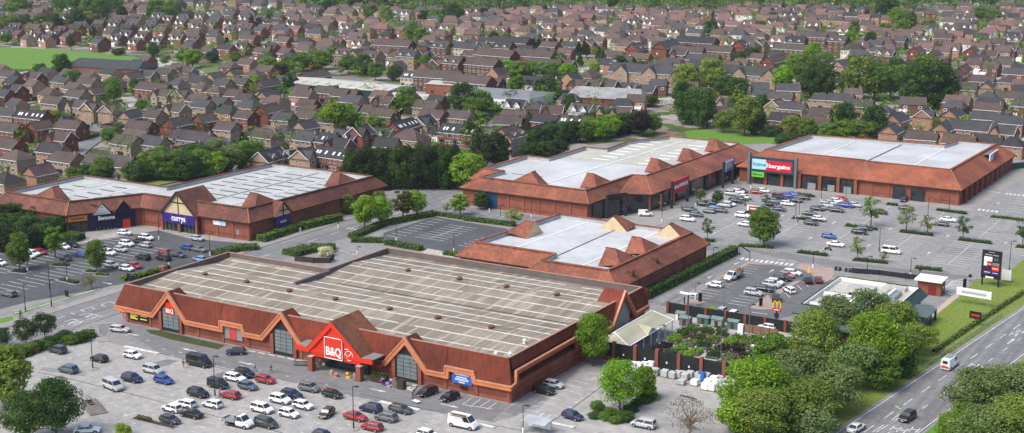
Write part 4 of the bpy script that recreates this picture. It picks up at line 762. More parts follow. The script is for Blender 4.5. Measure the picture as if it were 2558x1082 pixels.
# main road
yy = 120
while yy < 420:
    dash((rdL(yy) + 4.1, yy), (rdL(yy + 4) + 4.1, yy + 4), .16); dash((rdL(yy) + 7.6, yy), (rdL(yy + 2.5) + 7.6, yy + 2.5), .14); yy += 8.4
dash((rdL(100) + .5, 100), (rdL(480) + .5, 480), .16); dash((rdR(100) - .5, 100), (rdR(480) - .5, 480), .16)
for c, x, y in ((9, 1600, 1050), (9, 1650, 1065), (9, 1740, 1060), (9, 2180, 580), (9, 2230, 590), (9, 2480, 350), (9, 2530, 330)): a = at(c, x, y); dash((a.x - .7, a.y - 1.1), (a.x - .5, a.y + 1.3), .2); dash((a.x + .5, a.y - 1.1), (a.x + .7, a.y + 1.3), .2); dash((a.x - .7, a.y + .2), (a.x + .6, a.y + .3), .22)
arrow(*at(9, 2460, 400)[:2], R(83), 4.5); dash(at(9, 1575, 985), at(9, 1640, 935), .16); dash(at(9, 1600, 990), at(9, 1650, 950), .16); dash(at(9, 1600, 880), at(9, 1640, 905), .2); dash(at(9, 1430, 1075), at(9, 1520, 1020), .16); dash(at(9, 1460, 1075), at(9, 1550, 1020), .16)
tag(mk.build('road_markings', [LINE]), kind='structure')
# ================================================================ plants
GREEN = {'b': ((.17, .3, .026), 'bright green'), 'm': ((.11, .2, .03), 'mid green'), 'd': ((.055, .11, .025), 'dark green'), 'o': ((.16, .22, .042), 'olive green'), 'y': ((.21, .29, .045), 'yellow-green'),
         'c': ((.036, .06, .02), 'blackish green'), 'p': ((.042, .028, .03), 'purple-leaved'), 'g': ((.155, .22, .078), 'grey-green'), 'r': ((.13, .12, .045), 'bronze-tinged'), 'n': ((.12, .1, .06), 'nearly bare'), 'w': ((.6, .62, .45), 'white-blossoming')}
def leafq(mb, p, nrm, s, rnd):
    n = (nrm + Vector((rnd.uniform(-1, 1), rnd.uniform(-1, 1), rnd.uniform(-.6, 1))) * .75)
    n = n.normalized() if n.length > 1e-3 else Vector((0, 0, 1)); u = n.orthogonal().normalized(); a = rnd.uniform(0, 6.28); v = n.cross(u); u, v = u * math.cos(a) + v * math.sin(a), v * math.cos(a) - u * math.sin(a)
    s1, s2 = s * rnd.uniform(.7, 1.2), s * rnd.uniform(.45, .8)
    mb.face(p - u * s1, p - v * s2, p + u * s1, p + v * s2)
def rdir(r):
    z = r.uniform(-1, 1); a = r.uniform(0, 6.2832); k = math.sqrt(1 - z * z); return Vector((k * math.cos(a), k * math.sin(a), z))
def crown(shape, nclump, per, leaf, seed, h=10.0, w=8.0):
    r = random.Random(seed); mb = MB(); cl = []
    z0 = {'round': .18, 'tall': .2, 'cone': .06, 'sparse': .3, 'shrub': .0, 'spread': .22, 'bare': .25}[shape] * h
    for i in range(nclump):
        for _ in range(30):
            d = rdir(r); t = r.uniform(.35, 1) ** .6; zc = (z0 + h) / 2; hz = (h - z0) / 2
            p = Vector((d.x * w / 2 * t, d.y * w / 2 * t, zc + d.z * hz * t)); f = (p.z - z0) / (h - z0)
            k = {'round': 1, 'tall': 1, 'spread': 1, 'sparse': 1, 'bare': 1, 'shrub': 1}.get(shape)
            if shape == 'cone': k = max(0, 1.05 - f) ** .8; p.x *= k * 1.2; p.y *= k * 1.2; break
            if shape in ('round', 'spread', 'shrub'):
                p.x *= 1 - .25 * max(0, f - .6); break
            break
        rad = {'round': .15, 'tall': .14, 'cone': .1, 'sparse': .1, 'shrub': .17, 'spread': .13, 'bare': .12}[shape] * w * r.uniform(.7, 1.25)
        if shape == 'cone': rad *= (1.3 - f)
        p -= Vector((p.x, p.y, 0)) * (rad / (w * .9)); p.z = min(p.z, h - rad * .7); p.z = max(p.z, z0 + rad * .4); cl.append((p, rad))
    for p, rad in cl:
        sq = r.uniform(.6, .95)
        for j in range(per):
            d = rdir(r)
            if d.z < -.45 and r.random() < .6: d.z = -d.z
            leafq(mb, p + Vector((d.x, d.y, d.z * sq)) * rad * r.uniform(.75, 1.12), d, leaf, r)
    return mb, cl
def trunk(cl, h, shape, seed, r0=.22):
    r = random.Random(seed); mb = MB(); top = Vector((r.uniform(-.2, .2), r.uniform(-.2, .2), h * (.9 if shape == 'cone' else .5))); mid = Vector((top.x * .5 + .1, top.y * .5, top.z * .5))
    mb.bar((0, 0, -.2), mid, r0, 7, 0, r0 * .75); mb.bar(mid, top, r0 * .75, 7, 0, r0 * .4)
    for p, rad in r.sample(cl, min(len(cl), 12 if shape not in ('bare', 'sparse') else 52)):
        a = mid.lerp(top, r.uniform(0, 1)); b = a.lerp(p, .55) + Vector((0, 0, .25)); mb.bar(a, b, r0 * .38, 5, 0, r0 * .2); mb.bar(b, p, r0 * .2, 4, 0, r0 * .07)
    return mb
TREES = {}
for nm, sh, nc, per, lf, h, w_ in (('round_a', 'round', 60, 80, .3, 10, 8.5), ('round_b', 'round', 54, 85, .31, 10, 9), ('spread', 'spread', 60, 70, .3, 10, 11.5), ('tall', 'tall', 52, 72, .27, 10, 5.5), ('cone', 'cone', 90, 55, .24, 10, 5.2), ('sparse', 'sparse', 30, 34, .27, 10, 8), ('shrub', 'shrub', 44, 90, .3, 6, 8.5), ('bare', 'bare', 60, 26, .13, 10, 9), ('fine', 'round', 80, 110, .2, 10, 9.5), ('dense', 'shrub', 60, 95, .3, 10, 9)):
    mb, cl = crown(sh, nc, per, lf, hash(nm) % 1 + len(nm) * 7 + nc, h, w_); TREES[nm] = (mb.mesh('crown', [LEAF]), trunk(cl, h, sh, nc).mesh('trunk', [BARK if sh != 'bare' else mat('bark_pale', (.26, .21, .15), .9, .2, 2)]), h, w_)
TREE_ITEMS = []
ROT = random.Random(11)
KIND = {'b': 'round_a', 'm': 'round_b', 'd': 'round_a', 'o': 'spread', 'y': 'round_b', 'c': 'cone', 'p': 'round_b', 'g': 'spread', 'r': 'tall', 'n': 'bare'}
def tree(p, h, w, k, shape=None, place='', z=0, group=None):
    sh = shape or KIND.get(k, 'shrub')
    if k in 'cd' and sh == 'round_a' or k == 'c' and sh == 'tall': sh = 'dense'
    cm, tm, h0, w0 = TREES[sh]; rz = ROT.uniform(0, 6.28); s = (w / w0, w / w0, h / h0)
    nm = 'shrub' if sh == 'shrub' else 'conifer_tree' if sh == 'cone' else 'tree'
    r = empty(nm, (p[0], p[1], z), rz); r.scale = s; r['category'] = 'shrub' if nm == 'shrub' else 'tree'
    j = ROT.uniform(.85, 1.15); c = [v * j * ROT.uniform(.93, 1.07) for v in GREEN[k][0]]
    if nm != 'shrub': link(tm, 'trunk', r)
    link(cm, 'crown', r, color=c)
    sz = '' if nm == 'shrub' else 'tall ' if h >= 11 else 'small ' if h < 6 else ''
    d = f"{sz}{GREEN[k][1]} " + {'shrub': 'rounded shrub', 'conifer_tree': 'conical tree', 'tree': 'sparse young tree' if sh == 'sparse' else 'broad tree' if sh == 'spread' else 'narrow tree' if sh == 'tall' else 'leafy tree'}[nm]
    if k == 'n': d = sz + 'nearly bare spreading tree'
    TREE_ITEMS.append((r, d, nm, place)); r['group'] = group or place[:60]
    return r
def hedge(c, P, w, h, k, desc, n=None, name='hedge', place='', bed=True, grp='clipped hedges'):   # leafy box along a line
    r = random.Random(len(P) * 13 + int(h * 10) + int(P[0][0])); Q = [at(c, *p) if c is not None else Vector((*p, 0)) for p in P]; o = Q[0].copy(); mb = MB(); core = MB()
    for a, b in zip(Q, Q[1:]):
        L = (b - a).length; t = (b - a).normalized(); v = Vector((-t.y, t.x, 0)); m = int(L * (w + 2 * h) * 9)
        for i in range(m):
            s_ = r.uniform(-.3, L + .3); q_ = r.uniform(-w / 2 - h, w / 2 + h); bump = .12 * math.sin(s_ * 1.3 + P[0][0]) + .1 * math.sin(s_ * 3.1)
            if abs(q_) <= w / 2: pp = a + t * s_ + v * q_ + Vector((0, 0, h + bump - .25 * (abs(q_) / (w / 2)) ** 3)); nr = Vector((0, 0, 1))
            else: sg = 1 if q_ > 0 else -1; zz = h - (abs(q_) - w / 2); pp = a + t * s_ + v * sg * (w / 2 + bump * .7 + .12 * math.sin(zz * 3)) + Vector((0, 0, max(zz, .05))); nr = v * sg
            leafq(mb, pp - o, nr, .21, r)
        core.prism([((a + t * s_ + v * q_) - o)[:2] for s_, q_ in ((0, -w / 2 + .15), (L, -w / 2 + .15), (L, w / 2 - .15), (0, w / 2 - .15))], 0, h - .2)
        for e, sg in ((a, -1), (b, 1)):
            for i in range(int(w * h * 9)): leafq(mb, e + t * sg * .15 + v * r.uniform(-w / 2, w / 2) + Vector((0, 0, r.uniform(0, h))) - o, t * sg, .21, r)
    nfl = len(mb.f); n0 = len(mb.v)
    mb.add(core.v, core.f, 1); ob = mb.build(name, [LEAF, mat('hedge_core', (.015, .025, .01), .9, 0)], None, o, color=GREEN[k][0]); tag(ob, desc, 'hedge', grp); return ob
def island(c, P, w, k, desc, h=.8, shrubs=True):      # kerbed planting bed with a low hedge on it
    Q = [at(c, *p) for p in P]; a, b = Q[0], Q[-1]; t = (b - a).normalized(); v = Vector((-t.y, t.x, 0)); e = [a - t * .9 - v * w / 2, b + t * .9 - v * w / 2, b + t * .9 + v * w / 2, a - t * .9 + v * w / 2]
    mb = MB(); mb.prism([(q.x, q.y) for q in e], 0, .13, 0); mb.add([(q.x, q.y, .136) for q in offs([(q.x, q.y, 0) for q in e], -.22) for q in [Vector((*q, 0))]], [range(4)], 1); tag(mb.build('planting_bed', [KERB, SOIL]), kind='structure')
    return hedge(c, P, w - .9, h, k, desc, grp='low hedges on kerbed islands')
hedge(6, [(405, 815), (0, 1020), (-256, 1150)], 2.4, 2.3, 'm', 'tall clipped green hedge running beside the service lane behind the gabled unit')
hedge(4, [(1940, 725), (2200, 640), (2520, 565)], 3.2, 1.9, 'b', 'wide bright green hedge along the road side of the purple-signed store')
hedge(4, [(1600, 830), (1750, 790), (1910, 775)], 4, 1.3, 'm', 'low green hedge at the road corner of the dark tarmac car park')
hedge(5, [(90, 700), (320, 605), (700, 530)], 2.6, 1.5, 'm', 'green hedge lining the road side of the empty dark car park')
hedge(5, [(720, 530), (920, 560)], 1.6, 1.2, 'm', 'short hedge at the far corner of the empty dark car park'); hedge(5, [(930, 565), (1290, 610)], 2, 1.3, 'm', 'hedge along the far edge of the empty dark car park')
hedge(5, [(90, 725), (310, 730)], 2.4, 1.4, 'm', 'hedge at the near road end of the empty dark car park'); hedge(5, [(345, 745), (600, 790)], 2.2, 1.4, 'm', 'hedge beside the hatched bay of the empty dark car park'); hedge(5, [(775, 820), (880, 835)], 1.6, 1.1, 'm', 'short dark hedge against the orange slope of the gabled unit')
tree(at(4, 2420, 830), 2.6, 4.2, 'w', 'shrub', 'beside the dark timber enclosure')
hedge(9, [(1890, 480), (2200, 270), (2556, 40)], 1.2, .6, 'm', 'low rough hedge between the lawn and the main road verge')
hedge(4, [(2150, 830), (2300, 790), (2480, 790)], 5.5, 1.5, 'm', 'rounded hedge beside the dark timber enclosure next to the road'); hedge(4, [(915, 1015), (1060, 985), (1240, 925)], 2.2, 1.2, 'b', 'bright hedge by the left rear corner of the beige-roofed store')
hedge(4, [(470, 705), (600, 715)], 4.5, 1.9, 'm', 'rounded dense hedge at the corner before the amber-signed shop')
hedge(7, [(110, 500), (400, 420), (700, 360)], 2.6, .9, 'm', 'low scruffy hedge along the lower left edge of the tan car park')
for P, k, d in (([(445, 760), (680, 775)], 'm', 'low hedge under the big round tree beside the link road'), ([(885, 808), (1085, 832)], 'd', 'low hedge near the parked motorcycle'), ([(1300, 865), (1530, 888)], 'd', 'low hedge with a thin young tree near the white minibus'), ([(1760, 925), (1935, 945)], 'd', 'low hedge nearest the tall black pylon sign'),
    ([(190, 720), (245, 728)], 'd', 'tiny low hedge by the corner of the gabled unit'), ([(1240, 610), (1455, 640)], 'd', 'dark low hedge beside two dark parked cars'), ([(1645, 655), (1870, 682)], 'd', 'low hedge with two olive young trees'), ([(2080, 715), (2305, 742)], 'd', 'low hedge with one thin dark young tree'), ([(1915, 495), (2120, 522)], 'd', 'low hedge before the right corner of the homeware store'),
    ([(2320, 545), (2530, 568)], 'm', 'low hedge by the zebra crossing past the homeware store'), ([(1545, 452), (1610, 460)], 'd', 'short low hedge before the homeware store windows'), ([(495, 512), (600, 525)], 'd', 'low hedge around the small white kiosk'), ([(845, 555), (1060, 578)], 'd', 'low hedge below two thin lamp posts'), ([(2510, 768), (2700, 790)], 'd', 'low hedge at the right end of the large car park'), ([(870, 378), (990, 395)], 'd', 'low hedge beside bright blue cars near the sign tower')): island(6, P, 2.6, k, d)
for P, k, d in (([(400, 900), (505, 905)], 'd', 'small planted island below a narrow tree in the dark car park'), ([(650, 945), (700, 950)], 'm', 'small clipped shrub left of the island tree in the dark car park'), ([(725, 970), (795, 975)], 'm', 'small clipped shrub right of the island tree in the dark car park'), ([(460, 1010), (570, 1035)], 'd', 'sparse low planting round a lamp base by the dark car park'), ([(100, 945), (190, 955)], 'p', 'brownish low planting under the tree by the dark car park')): island(4, P, 2.4, k, d, .6)
# trees one by one: crop, x, y of the foot, height, spread, kind, shape
def grp(place, l, g=None):
    for t in l: tree(at(t[0], t[1], t[2]), t[3], t[4], t[5], t[6] if len(t) > 6 else None, place, group=g)
grp('edging the tan car park', [(7, 40, 905, 11.5, 11, 'y', 'round_a'), (7, 420, 1115, 10.5, 9.5, 'd', 'fine'), (7, 190, 1140, 8.6, 10, 'd', 'fine'), (7, 195, 430, 5.6, 5.6, 'd', 'spread'), (7, 335, 380, 5.6, 5.2, 'd', 'spread'), (7, 10, 455, 4.5, 5.5, 'd', 'spread'), (7, 915, 1110, 2.4, 3, 'y', 'shrub')], 'trees edging the tan car park')
grp('before the garden yard by the beige-roofed store', [(8, 1878, 585, 10.8, 8, 'b', 'fine'), (8, 2075, 925, 9.8, 8.6, 'b', 'fine'), (8, 2258, 835, 6.6, 5.2, 'b', 'round_a'), (9, 75, 1140, 8, 9, 'n', 'bare')], 'trees on the store car park')
random.seed(5)
for i in range(11): tree(at(7, 120 + i * 52 + random.uniform(-15, 15), 510 - i * 13 + random.uniform(-16, 12)), random.uniform(1.3, 2.4), random.uniform(3.2, 4.6), 'mdod'[i % 4], 'shrub', 'edging the tan car park', group='shrubs edging the tan car park')
for (x, y) in ((1880, 970), (1960, 985), (2040, 1005), (1930, 925), (2010, 950), (2100, 960), (2150, 920), (2200, 880), (2260, 850), (2310, 830), (2230, 820), (1900, 900), (2120, 990)):
    tree(at(8, x, y), random.uniform(1.0, 1.7), random.uniform(2.4, 3.4), 'd' if random.random() < .5 else 'm', 'shrub', 'on the planted island below the bright trees', group='shrubs on the planted island')
hr = 'between main road and garden yard'
grp(hr, [(9, 560, 1010, 12, 14, 'b', 'fine'), (9, 985, 660, 13.5, 11, 'o', 'fine'), (9, 690, 660, 8.5, 8, 'm'), (9, 880, 840, 10, 12, 'g'), (9, 1310, 760, 9, 10, 'g'), (9, 1420, 660, 12.5, 14, 'b', 'fine'), (9, 1640, 660, 7, 7, 'd'), (9, 900, 1040, 9, 14, 'o', 'fine'), (9, 1150, 930, 8.5, 12, 'g'), (9, 600, 1130, 9, 12, 'o', 'fine'), (9, 1480, 760, 7, 8, 'm', 'round_b'), (9, 760, 930, 9, 9, 'g'), (9, 1000, 1120, 6, 10, 'g'), (9, 420, 1110, 7, 8, 'b')], 'trees between main road and garden yard')
grp('beside the white-roofed fast food restaurant', [(9, 1160, 330, 7.6, 11, 'g', 'spread'), (9, 1400, 330, 9.4, 9, 'g', 'spread'), (9, 1600, 390, 8.4, 9.5, 'o', 'spread'), (9, 1770, 500, 6.5, 8, 'y', 'spread'), (9, 1680, 570, 6.5, 8, 'o', 'spread'), (9, 1090, 420, 5, 6, 'd', 'shrub')], 'trees beside the fast food restaurant')
grp('right of the main road', [(9, 2190, 1000, 9.6, 13, 'g', 'fine'), (9, 2450, 960, 9.5, 14, 'g', 'fine'), (9, 2120, 1190, 7.5, 10, 'm', 'fine'), (9, 2380, 1290, 9, 13, 'o', 'fine'), (9, 2560, 1200, 9, 14, 'o', 'fine'), (9, 2230, 1290, 9, 12, 'g', 'fine'), (9, 2000, 1120, 4.2, 5, 'b', 'shrub'), (9, 2650, 980, 10, 13, 'g', 'fine')], 'trees right of the main road')
grp('around the empty dark car park', [(5, 180, 630, 9.6, 7.6, 'b'), (5, 312, 595, 8, 7.2, 'b'), (5, 465, 562, 9, 6.2, 'r'), (5, 568, 528, 7.3, 7, 'b'), (5, 888, 532, 6.6, 5.8, 'b', 'tall'), (5, 790, 518, 3.4, 3.4, 'o', 'sparse'), (5, 1288, 612, 5.4, 7, 'y', 'sparse'), (5, 1048, 485, 5.2, 5.6, 'd', 'round_b'), (5, 55, 520, 6, 5.6, 'o', 'round_b'), (5, 290, 470, 5, 5, 'o', 'round_b')], 'trees around the empty dark car park')
tree(at(5, 950, 345), 12, 12, 'b', 'round_b', 'at the blue-doored terrace beside dark conifers')
for i in range(15): tree(at(5, 95 + i * 57, 335 - (i % 2) * 24), 13 + ROT.uniform(-1.2, 1.2), 8.2, 'c' if i % 3 else 'd', 'dense', 'screening the purple-signed store', group='dark screen of trees behind the stores')
grp('behind the blue-doored terrace', [(2, 1420, 1100, 7, 9, 'd', 'dense'), (2, 1480, 1092, 7.5, 9, 'c', 'dense'), (2, 1620, 1066, 8, 9, 'd', 'dense'), (2, 1740, 1052, 8, 9, 'c', 'dense'), (2, 1760, 1000, 8, 9, 'd', 'dense'), (2, 1860, 1036, 8.4, 9, 'm', 'dense'), (2, 1950, 1020, 8.6, 9, 'b', 'dense'), (2, 2060, 1000, 8, 9, 'd', 'dense'), (2, 2150, 985, 7.5, 9, 'c', 'dense'), (2, 2170, 940, 7, 9, 'd', 'dense'), (2, 1930, 985, 7, 9, 'd', 'dense'), (2, 1560, 1030, 7, 9, 'c', 'dense'), (5, 1050, 175, 12, 9, 'c', 'round_a'), (5, 1170, 165, 12, 10, 'c', 'round_a'), (5, 1400, 110, 6, 9, 'd', 'round_a'), (5, 1500, 105, 6, 9, 'd', 'round_a'), (5, 1600, 85, 6, 9, 'c', 'round_a'), (2, 1560, 1075, 8, 10, 'd'), (2, 1680, 1055, 8, 10, 'd'), (2, 1810, 1050, 8, 9, 'm'), (2, 1900, 1045, 8, 9, 'b'), (2, 2010, 1020, 9, 9, 'b'), (2, 2100, 990, 8, 9, 'd'), (2, 2230, 1010, 10, 10, 'p', 'round_a'), (2, 2330, 990, 8, 7, 'm'), (2, 960, 1082, 9, 9, 'c', 'round_a'), (2, 1700, 990, 7, 9, 'd'), (2, 1850, 960, 7, 9, 'd'), (2, 2000, 930, 7, 9, 'd')], 'trees behind the blue-doored terrace')
grp('behind the purple-signed store', [(4, 820, 260, 6, 8, 'd', 'dense'), (4, 940, 262, 6, 8, 'm', 'dense'), (4, 1060, 268, 6.5, 8, 'm', 'dense'), (4, 1170, 262, 6.5, 8, 'd', 'dense'), (4, 1300, 262, 8, 8, 'm', 'dense'), (4, 1430, 252, 8, 8, 'd', 'dense'), (4, 1550, 236, 8, 8, 'm', 'dense'), (4, 1670, 215, 8, 8, 'd', 'dense'), (4, 1780, 182, 8, 8, 'm', 'dense'), (4, 1330, 205, 8, 8, 'm', 'dense'), (4, 1520, 180, 8, 8, 'd', 'dense'), (4, 760, 265, 7.5, 9, 'm'), (4, 880, 250, 7, 9, 'o'), (4, 1010, 280, 7, 9, 'd'), (4, 1110, 255, 9, 10, 'm'), (4, 1240, 265, 9, 10, 'm'), (4, 1370, 265, 9, 10, 'd'), (4, 1490, 235, 9, 10, 'm'), (4, 1610, 235, 8, 9, 'b'), (4, 1720, 200, 9, 10, 'g'), (4, 1830, 165, 9, 10, 'm'), (4, 1910, 150, 8, 8, 'm'), (4, 1180, 190, 8, 9, 'b'), (4, 1420, 170, 8, 9, 'd'), (4, 1600, 130, 8, 9, 'g'), (4, 950, 200, 5, 7, 'd', 'shrub'), (4, 240, 310, 5, 9, 'y', 'shrub'), (4, 100, 330, 4, 7, 'm', 'shrub'), (4, 680, 250, 5, 8, 'd', 'shrub'), (4, 560, 260, 4, 7, 'm', 'shrub')], 'trees behind the purple-signed store')
grp('left of the dark tarmac car park', [(4, 40, 610, 6.5, 9, 'c', 'round_a'), (4, 170, 600, 6.5, 9, 'd'), (4, 300, 610, 6.5, 9, 'd'), (4, 100, 690, 6.5, 9, 'd'), (4, 230, 700, 6.5, 9, 'd'), (4, 380, 700, 6, 8, 'd'), (4, 40, 790, 7, 9, 'c', 'round_a'), (4, 210, 790, 6.5, 8, 'c', 'round_a'), (4, 330, 760, 6.5, 8, 'd'), (4, 445, 660, 5, 6, 'd'), (4, -40, 700, 7, 9, 'd'), (4, 120, 790, 6, 7, 'd')], 'dense dark trees left of the car park')
grp('in the dark tarmac car park', [(4, 145, 935, 9.5, 6.4, 'm', 'round_b'), (4, 412, 845, 8.6, 5, 'm', 'tall'), (4, 722, 950, 8.2, 5.4, 'm', 'round_b'), (4, 682, 1080, 4, 3, 'y', 'sparse'), (4, 640, 1090, 3.8, 2.6, 'n', 'bare')], 'trees in the dark car park')
grp('in the large homeware car park', [(6, 625, 760, 10.5, 9.6, 'm', 'round_a'), (6, 205, 718, 6.4, 4.4, 'd', 'sparse'), (6, 1418, 612, 8.6, 7.4, 'm', 'sparse'), (6, 1680, 650, 7, 6.6, 'g', 'sparse'), (6, 1838, 668, 5.4, 5.2, 'o', 'sparse'), (6, 2102, 715, 6.8, 5.2, 'd', 'sparse'), (6, 1318, 868, 6.4, 4.8, 'o', 'sparse'), (6, 1512, 880, 3, 2.8, 'o', 'sparse'), (6, 2545, 770, 8.5, 6, 'd', 'sparse'), (6, 155, 440, 4.5, 4.5, 'o', 'sparse'), (6, 280, 440, 4, 4, 'd', 'round_b'), ('a', 1250, 365, 4.4, 3.8, 'd', 'sparse'), ('a', 1000, 385, 4, 4, 'g', 'sparse'), ('w', 1080, 770, 4, 4.5, 'o', 'sparse')], 'young trees in the large car park')
# ================================================================ vehicles
def car_proto(kind, light=False):
    L, W, belt, H, hood, cab = {'hatchback': (4.1, 1.78, .92, 1.48, 1.0, (.95, -1.95, .45, -1.6)), 'saloon': (4.65, 1.82, .92, 1.43, .98, (1.0, -1.65, .35, -1.0)), 'estate': (4.65, 1.82, .93, 1.47, .98, (1.05, -2.25, .45, -1.9)),
        'suv': (4.45, 1.88, 1.06, 1.66, 1.1, (1.05, -2.1, .5, -1.75)), 'people_carrier': (4.6, 1.86, 1.05, 1.7, 1.1, (1.45, -2.2, .75, -2.0)), 'minibus': (4.95, 1.92, 1.12, 1.95, 1.22, (1.75, -2.4, 1.0, -2.3)), 'small_van': (4.4, 1.82, 1.12, 1.86, 1.15, (1.3, -2.15, .6, -2.1)), 'van': (5.6, 2.02, 1.25, 2.35, 1.32, (1.95, -2.75, 1.2, -2.72)), 'truck': (5.9, 2.05, 1.25, 2.2, 1.35, (1.9, .2, 1.2, .3))}[kind]
    h2 = L / 2; b = MB(); zb = .22
    st = [(h2, .68, .5, .62), (h2 - .12, .84, zb + .08, .74), (h2 - .5, .95, zb, hood - .12), (cab[0] + .05, 1, zb, hood), (0, 1, zb, belt), (-h2 + .7, 1, zb, belt), (-h2 + .12, .93, zb + .06, belt - .03 if kind != 'saloon' else belt - .02), (-h2, .84, .5, belt - .2)]
    if kind == 'truck': st = [(h2, .72, .5, .68), (h2 - .12, .88, .35, .85), (h2 - .6, .97, .3, hood - .1), (cab[0], 1, .3, hood), (.9, 1, .3, belt), (.1, 1, .3, belt)]
    if kind in ('van', 'small_van', 'minibus'): st[-2] = (-h2 + .06, .97, zb + .06, belt); st[-1] = (-h2, .93, .4, belt - .1)
    rings = []
    for x, k, z0, z1 in st:
        w = W / 2 * k; rings.append([(x, -w * .9, z0), (x, -w, z0 + (z1 - z0) * .35), (x, -w * .985, z0 + (z1 - z0) * .8), (x, -w * .9, z1), (x, w * .9, z1), (x, w * .985, z0 + (z1 - z0) * .8), (x, w, z0 + (z1 - z0) * .35), (x, w * .9, z0)])
    base = len(b.v); n = 8
    for r in rings: b.v += r
    for i in range(len(rings) - 1):
        for j in range(n): a = base + i * n; b.f.append((a + j, a + (j + 1) % n, a + n + (j + 1) % n, a + n + j)); b.m.append(0)
    b.f.append(tuple(range(base, base + n))); b.m.append(0); b.f.append(tuple(range(base + (len(rings) - 1) * n, base + len(rings) * n))[::-1]); b.m.append(0)
    f0, r0, f1, r1 = cab; wb, wt = W / 2 * .9, W / 2 * (.74 if kind not in ('van', 'minibus', 'small_van', 'truck') else .84); zt = H; zbf, zbr = hood - .02, belt - .02
    A = [(f0, -wb, zbf), (f0, wb, zbf), (f1, wt, zt - .05), (f1, -wt, zt - .05)]; C = [(r0, -wb, zbr), (r0, wb, zbr), (r1, wt, zt - .05), (r1, -wt, zt - .05)]
    mid = (f1 + r1) / 2; T = [(f1, -wt, zt - .05), (f1, wt, zt - .05), (f1 - .25, wt * .94, zt), (f1 - .25, -wt * .94, zt), (r1 + .2, wt * .94, zt), (r1 + .2, -wt * .94, zt), (r1, wt, zt - .05), (r1, -wt, zt - .05)]
    b.add(T, [(0, 1, 2, 3), (3, 2, 4, 5), (5, 4, 6, 7), (1, 6, 4, 2), (0, 3, 5, 7)])
    G = []
    def panel(P, k, m=.04, out=.012):   # body-colour surround, glass proud inside it
        b.face(*P); c = sum((Vector(p) for p in P), Vector()) / 4; P = [Vector(p) for p in P]; nr = (P[1] - P[0]).cross(P[3] - P[0]).normalized()
        if nr.dot(c - Vector((mid, 0, .9))) < 0: nr = -nr
        G.append((k, [c + (p - c) * (1 - m * 2) + nr * out for p in P]))
    panel(A, 'windscreen')
    if kind in ('van', 'small_van', 'truck'): b.face(*C); panel([Vector(C[i]) + Vector((-.012, 0, 0)) for i in range(4)], 'rear_window', .22) if kind != 'truck' else panel(C, 'rear_window', .2)
    else: panel(C, 'rear_window', .06)
    xs = [0, 1] if kind not in ('van', 'small_van') else [0]
    for sg in (-1, 1):
        lo = lambda t: Vector((f0 + (r0 - f0) * t, sg * wb, zbf + (zbr - zbf) * t)); hi = lambda t: Vector((f1 + (r1 - f1) * t, sg * wt, zt - .05))
        cuts = {'van': (0, .3, 1), 'small_van': (0, .38, 1), 'truck': (0, 1)}.get(kind, (0, .47, 1))
        for i in range(len(cuts) - 1):
            q_ = [lo(cuts[i]), lo(cuts[i + 1]), hi(cuts[i + 1]), hi(cuts[i])]
            if kind in ('van', 'small_van') and i == 1: b.face(*q_); continue
            panel(q_, 'side_window', .045)
    wr = .33 if kind not in ('van', 'truck') else .36; ax = (h2 - .85, -h2 + (.82 if kind != 'truck' else 1.1)); wheels = []
    root = empty('parked_car' if kind not in ('van', 'small_van', 'truck', 'minibus') else {'truck': 'flatbed_truck', 'minibus': 'minibus'}.get(kind, 'van'))
    if light:
        for k, P in G: b.add(P, [(0, 1, 2, 3)], 1)
        for sg in (-1, 1): b.box(h2 - .14, sg * W * .36 - .16, .58, h2 - .02, sg * W * .36 + .16, .7, 2); b.box(-h2 - .01, sg * W * .38 - .1, .62, -h2 + .1, sg * W * .38 + .1, .85, 3)
    me = fixn(b.mesh('body', [PAINT, CGLASS, LAMPW, LAMPR])); bo = link(me, 'body', root)
    sl_ = MB(); sl_.box(-h2 + 1.2, -W / 2 - .002, zb - .04, h2 - 1.25, W / 2 + .002, zb + .16); sl_.build('sill', [DARK], root)
    if kind == 'truck':
        f = MB(); f.box(-h2, -1.02, .85, .0, 1.02, .97); f.box(-h2, -1.02, .97, 0, -.97, 1.25); f.box(-h2, .97, .97, 0, 1.02, 1.25); f.box(-h2, -1.02, .97, -h2 + .05, 1.02, 1.25); f.box(-.06, -1.02, .97, 0, 1.02, 2.1); f.build('load_bed', [STEEL], root)
        f = MB(); f.box(-h2 + .3, -.45, .5, .3, .45, .85); f.build('chassis', [DARK], root)
    if not light:
        for k, P in G: g = MB(); g.face(*P); link(fixn(g.mesh(k, [CGLASS])), k, root)
        for sg in (-1, 1):
            l = MB(); l.add([(h2 - .02, sg * W * .28, .62), (h2 - .16, sg * W * .44, .64), (h2 - .22, sg * W * .44, .78), (h2 - .1, sg * W * .28, .76), (h2 - .3, sg * W * .3, .6), (h2 - .4, sg * W * .4, .6)], [(0, 1, 2, 3), (0, 1, 5, 4), (3, 2, 5, 4)]); l.build('headlight', [LAMPW], root)
            l = MB(); l.box(-h2 - .015, sg * W * .39 - .12, .62, -h2 + .1, sg * W * .39 + .1, .88); l.build('tail_light', [LAMPR], root)
            m = MB(); m.box(f0 - .35, sg * (W / 2 + .08) - .08, belt, f0 - .2, sg * (W / 2 + .08) + .08, belt + .13); m.build('door_mirror', [PAINT], root)
        p = MB(); p.box(h2 - .01, -.26, .4, h2 + .015, .26, .51); p.build('number_plate', [PLATE], root)
        gr = MB(); gr.box(h2 - .06, -W * .24, .52, h2 + .008, W * .24, .66); gr.build('grille', [DARK], root)
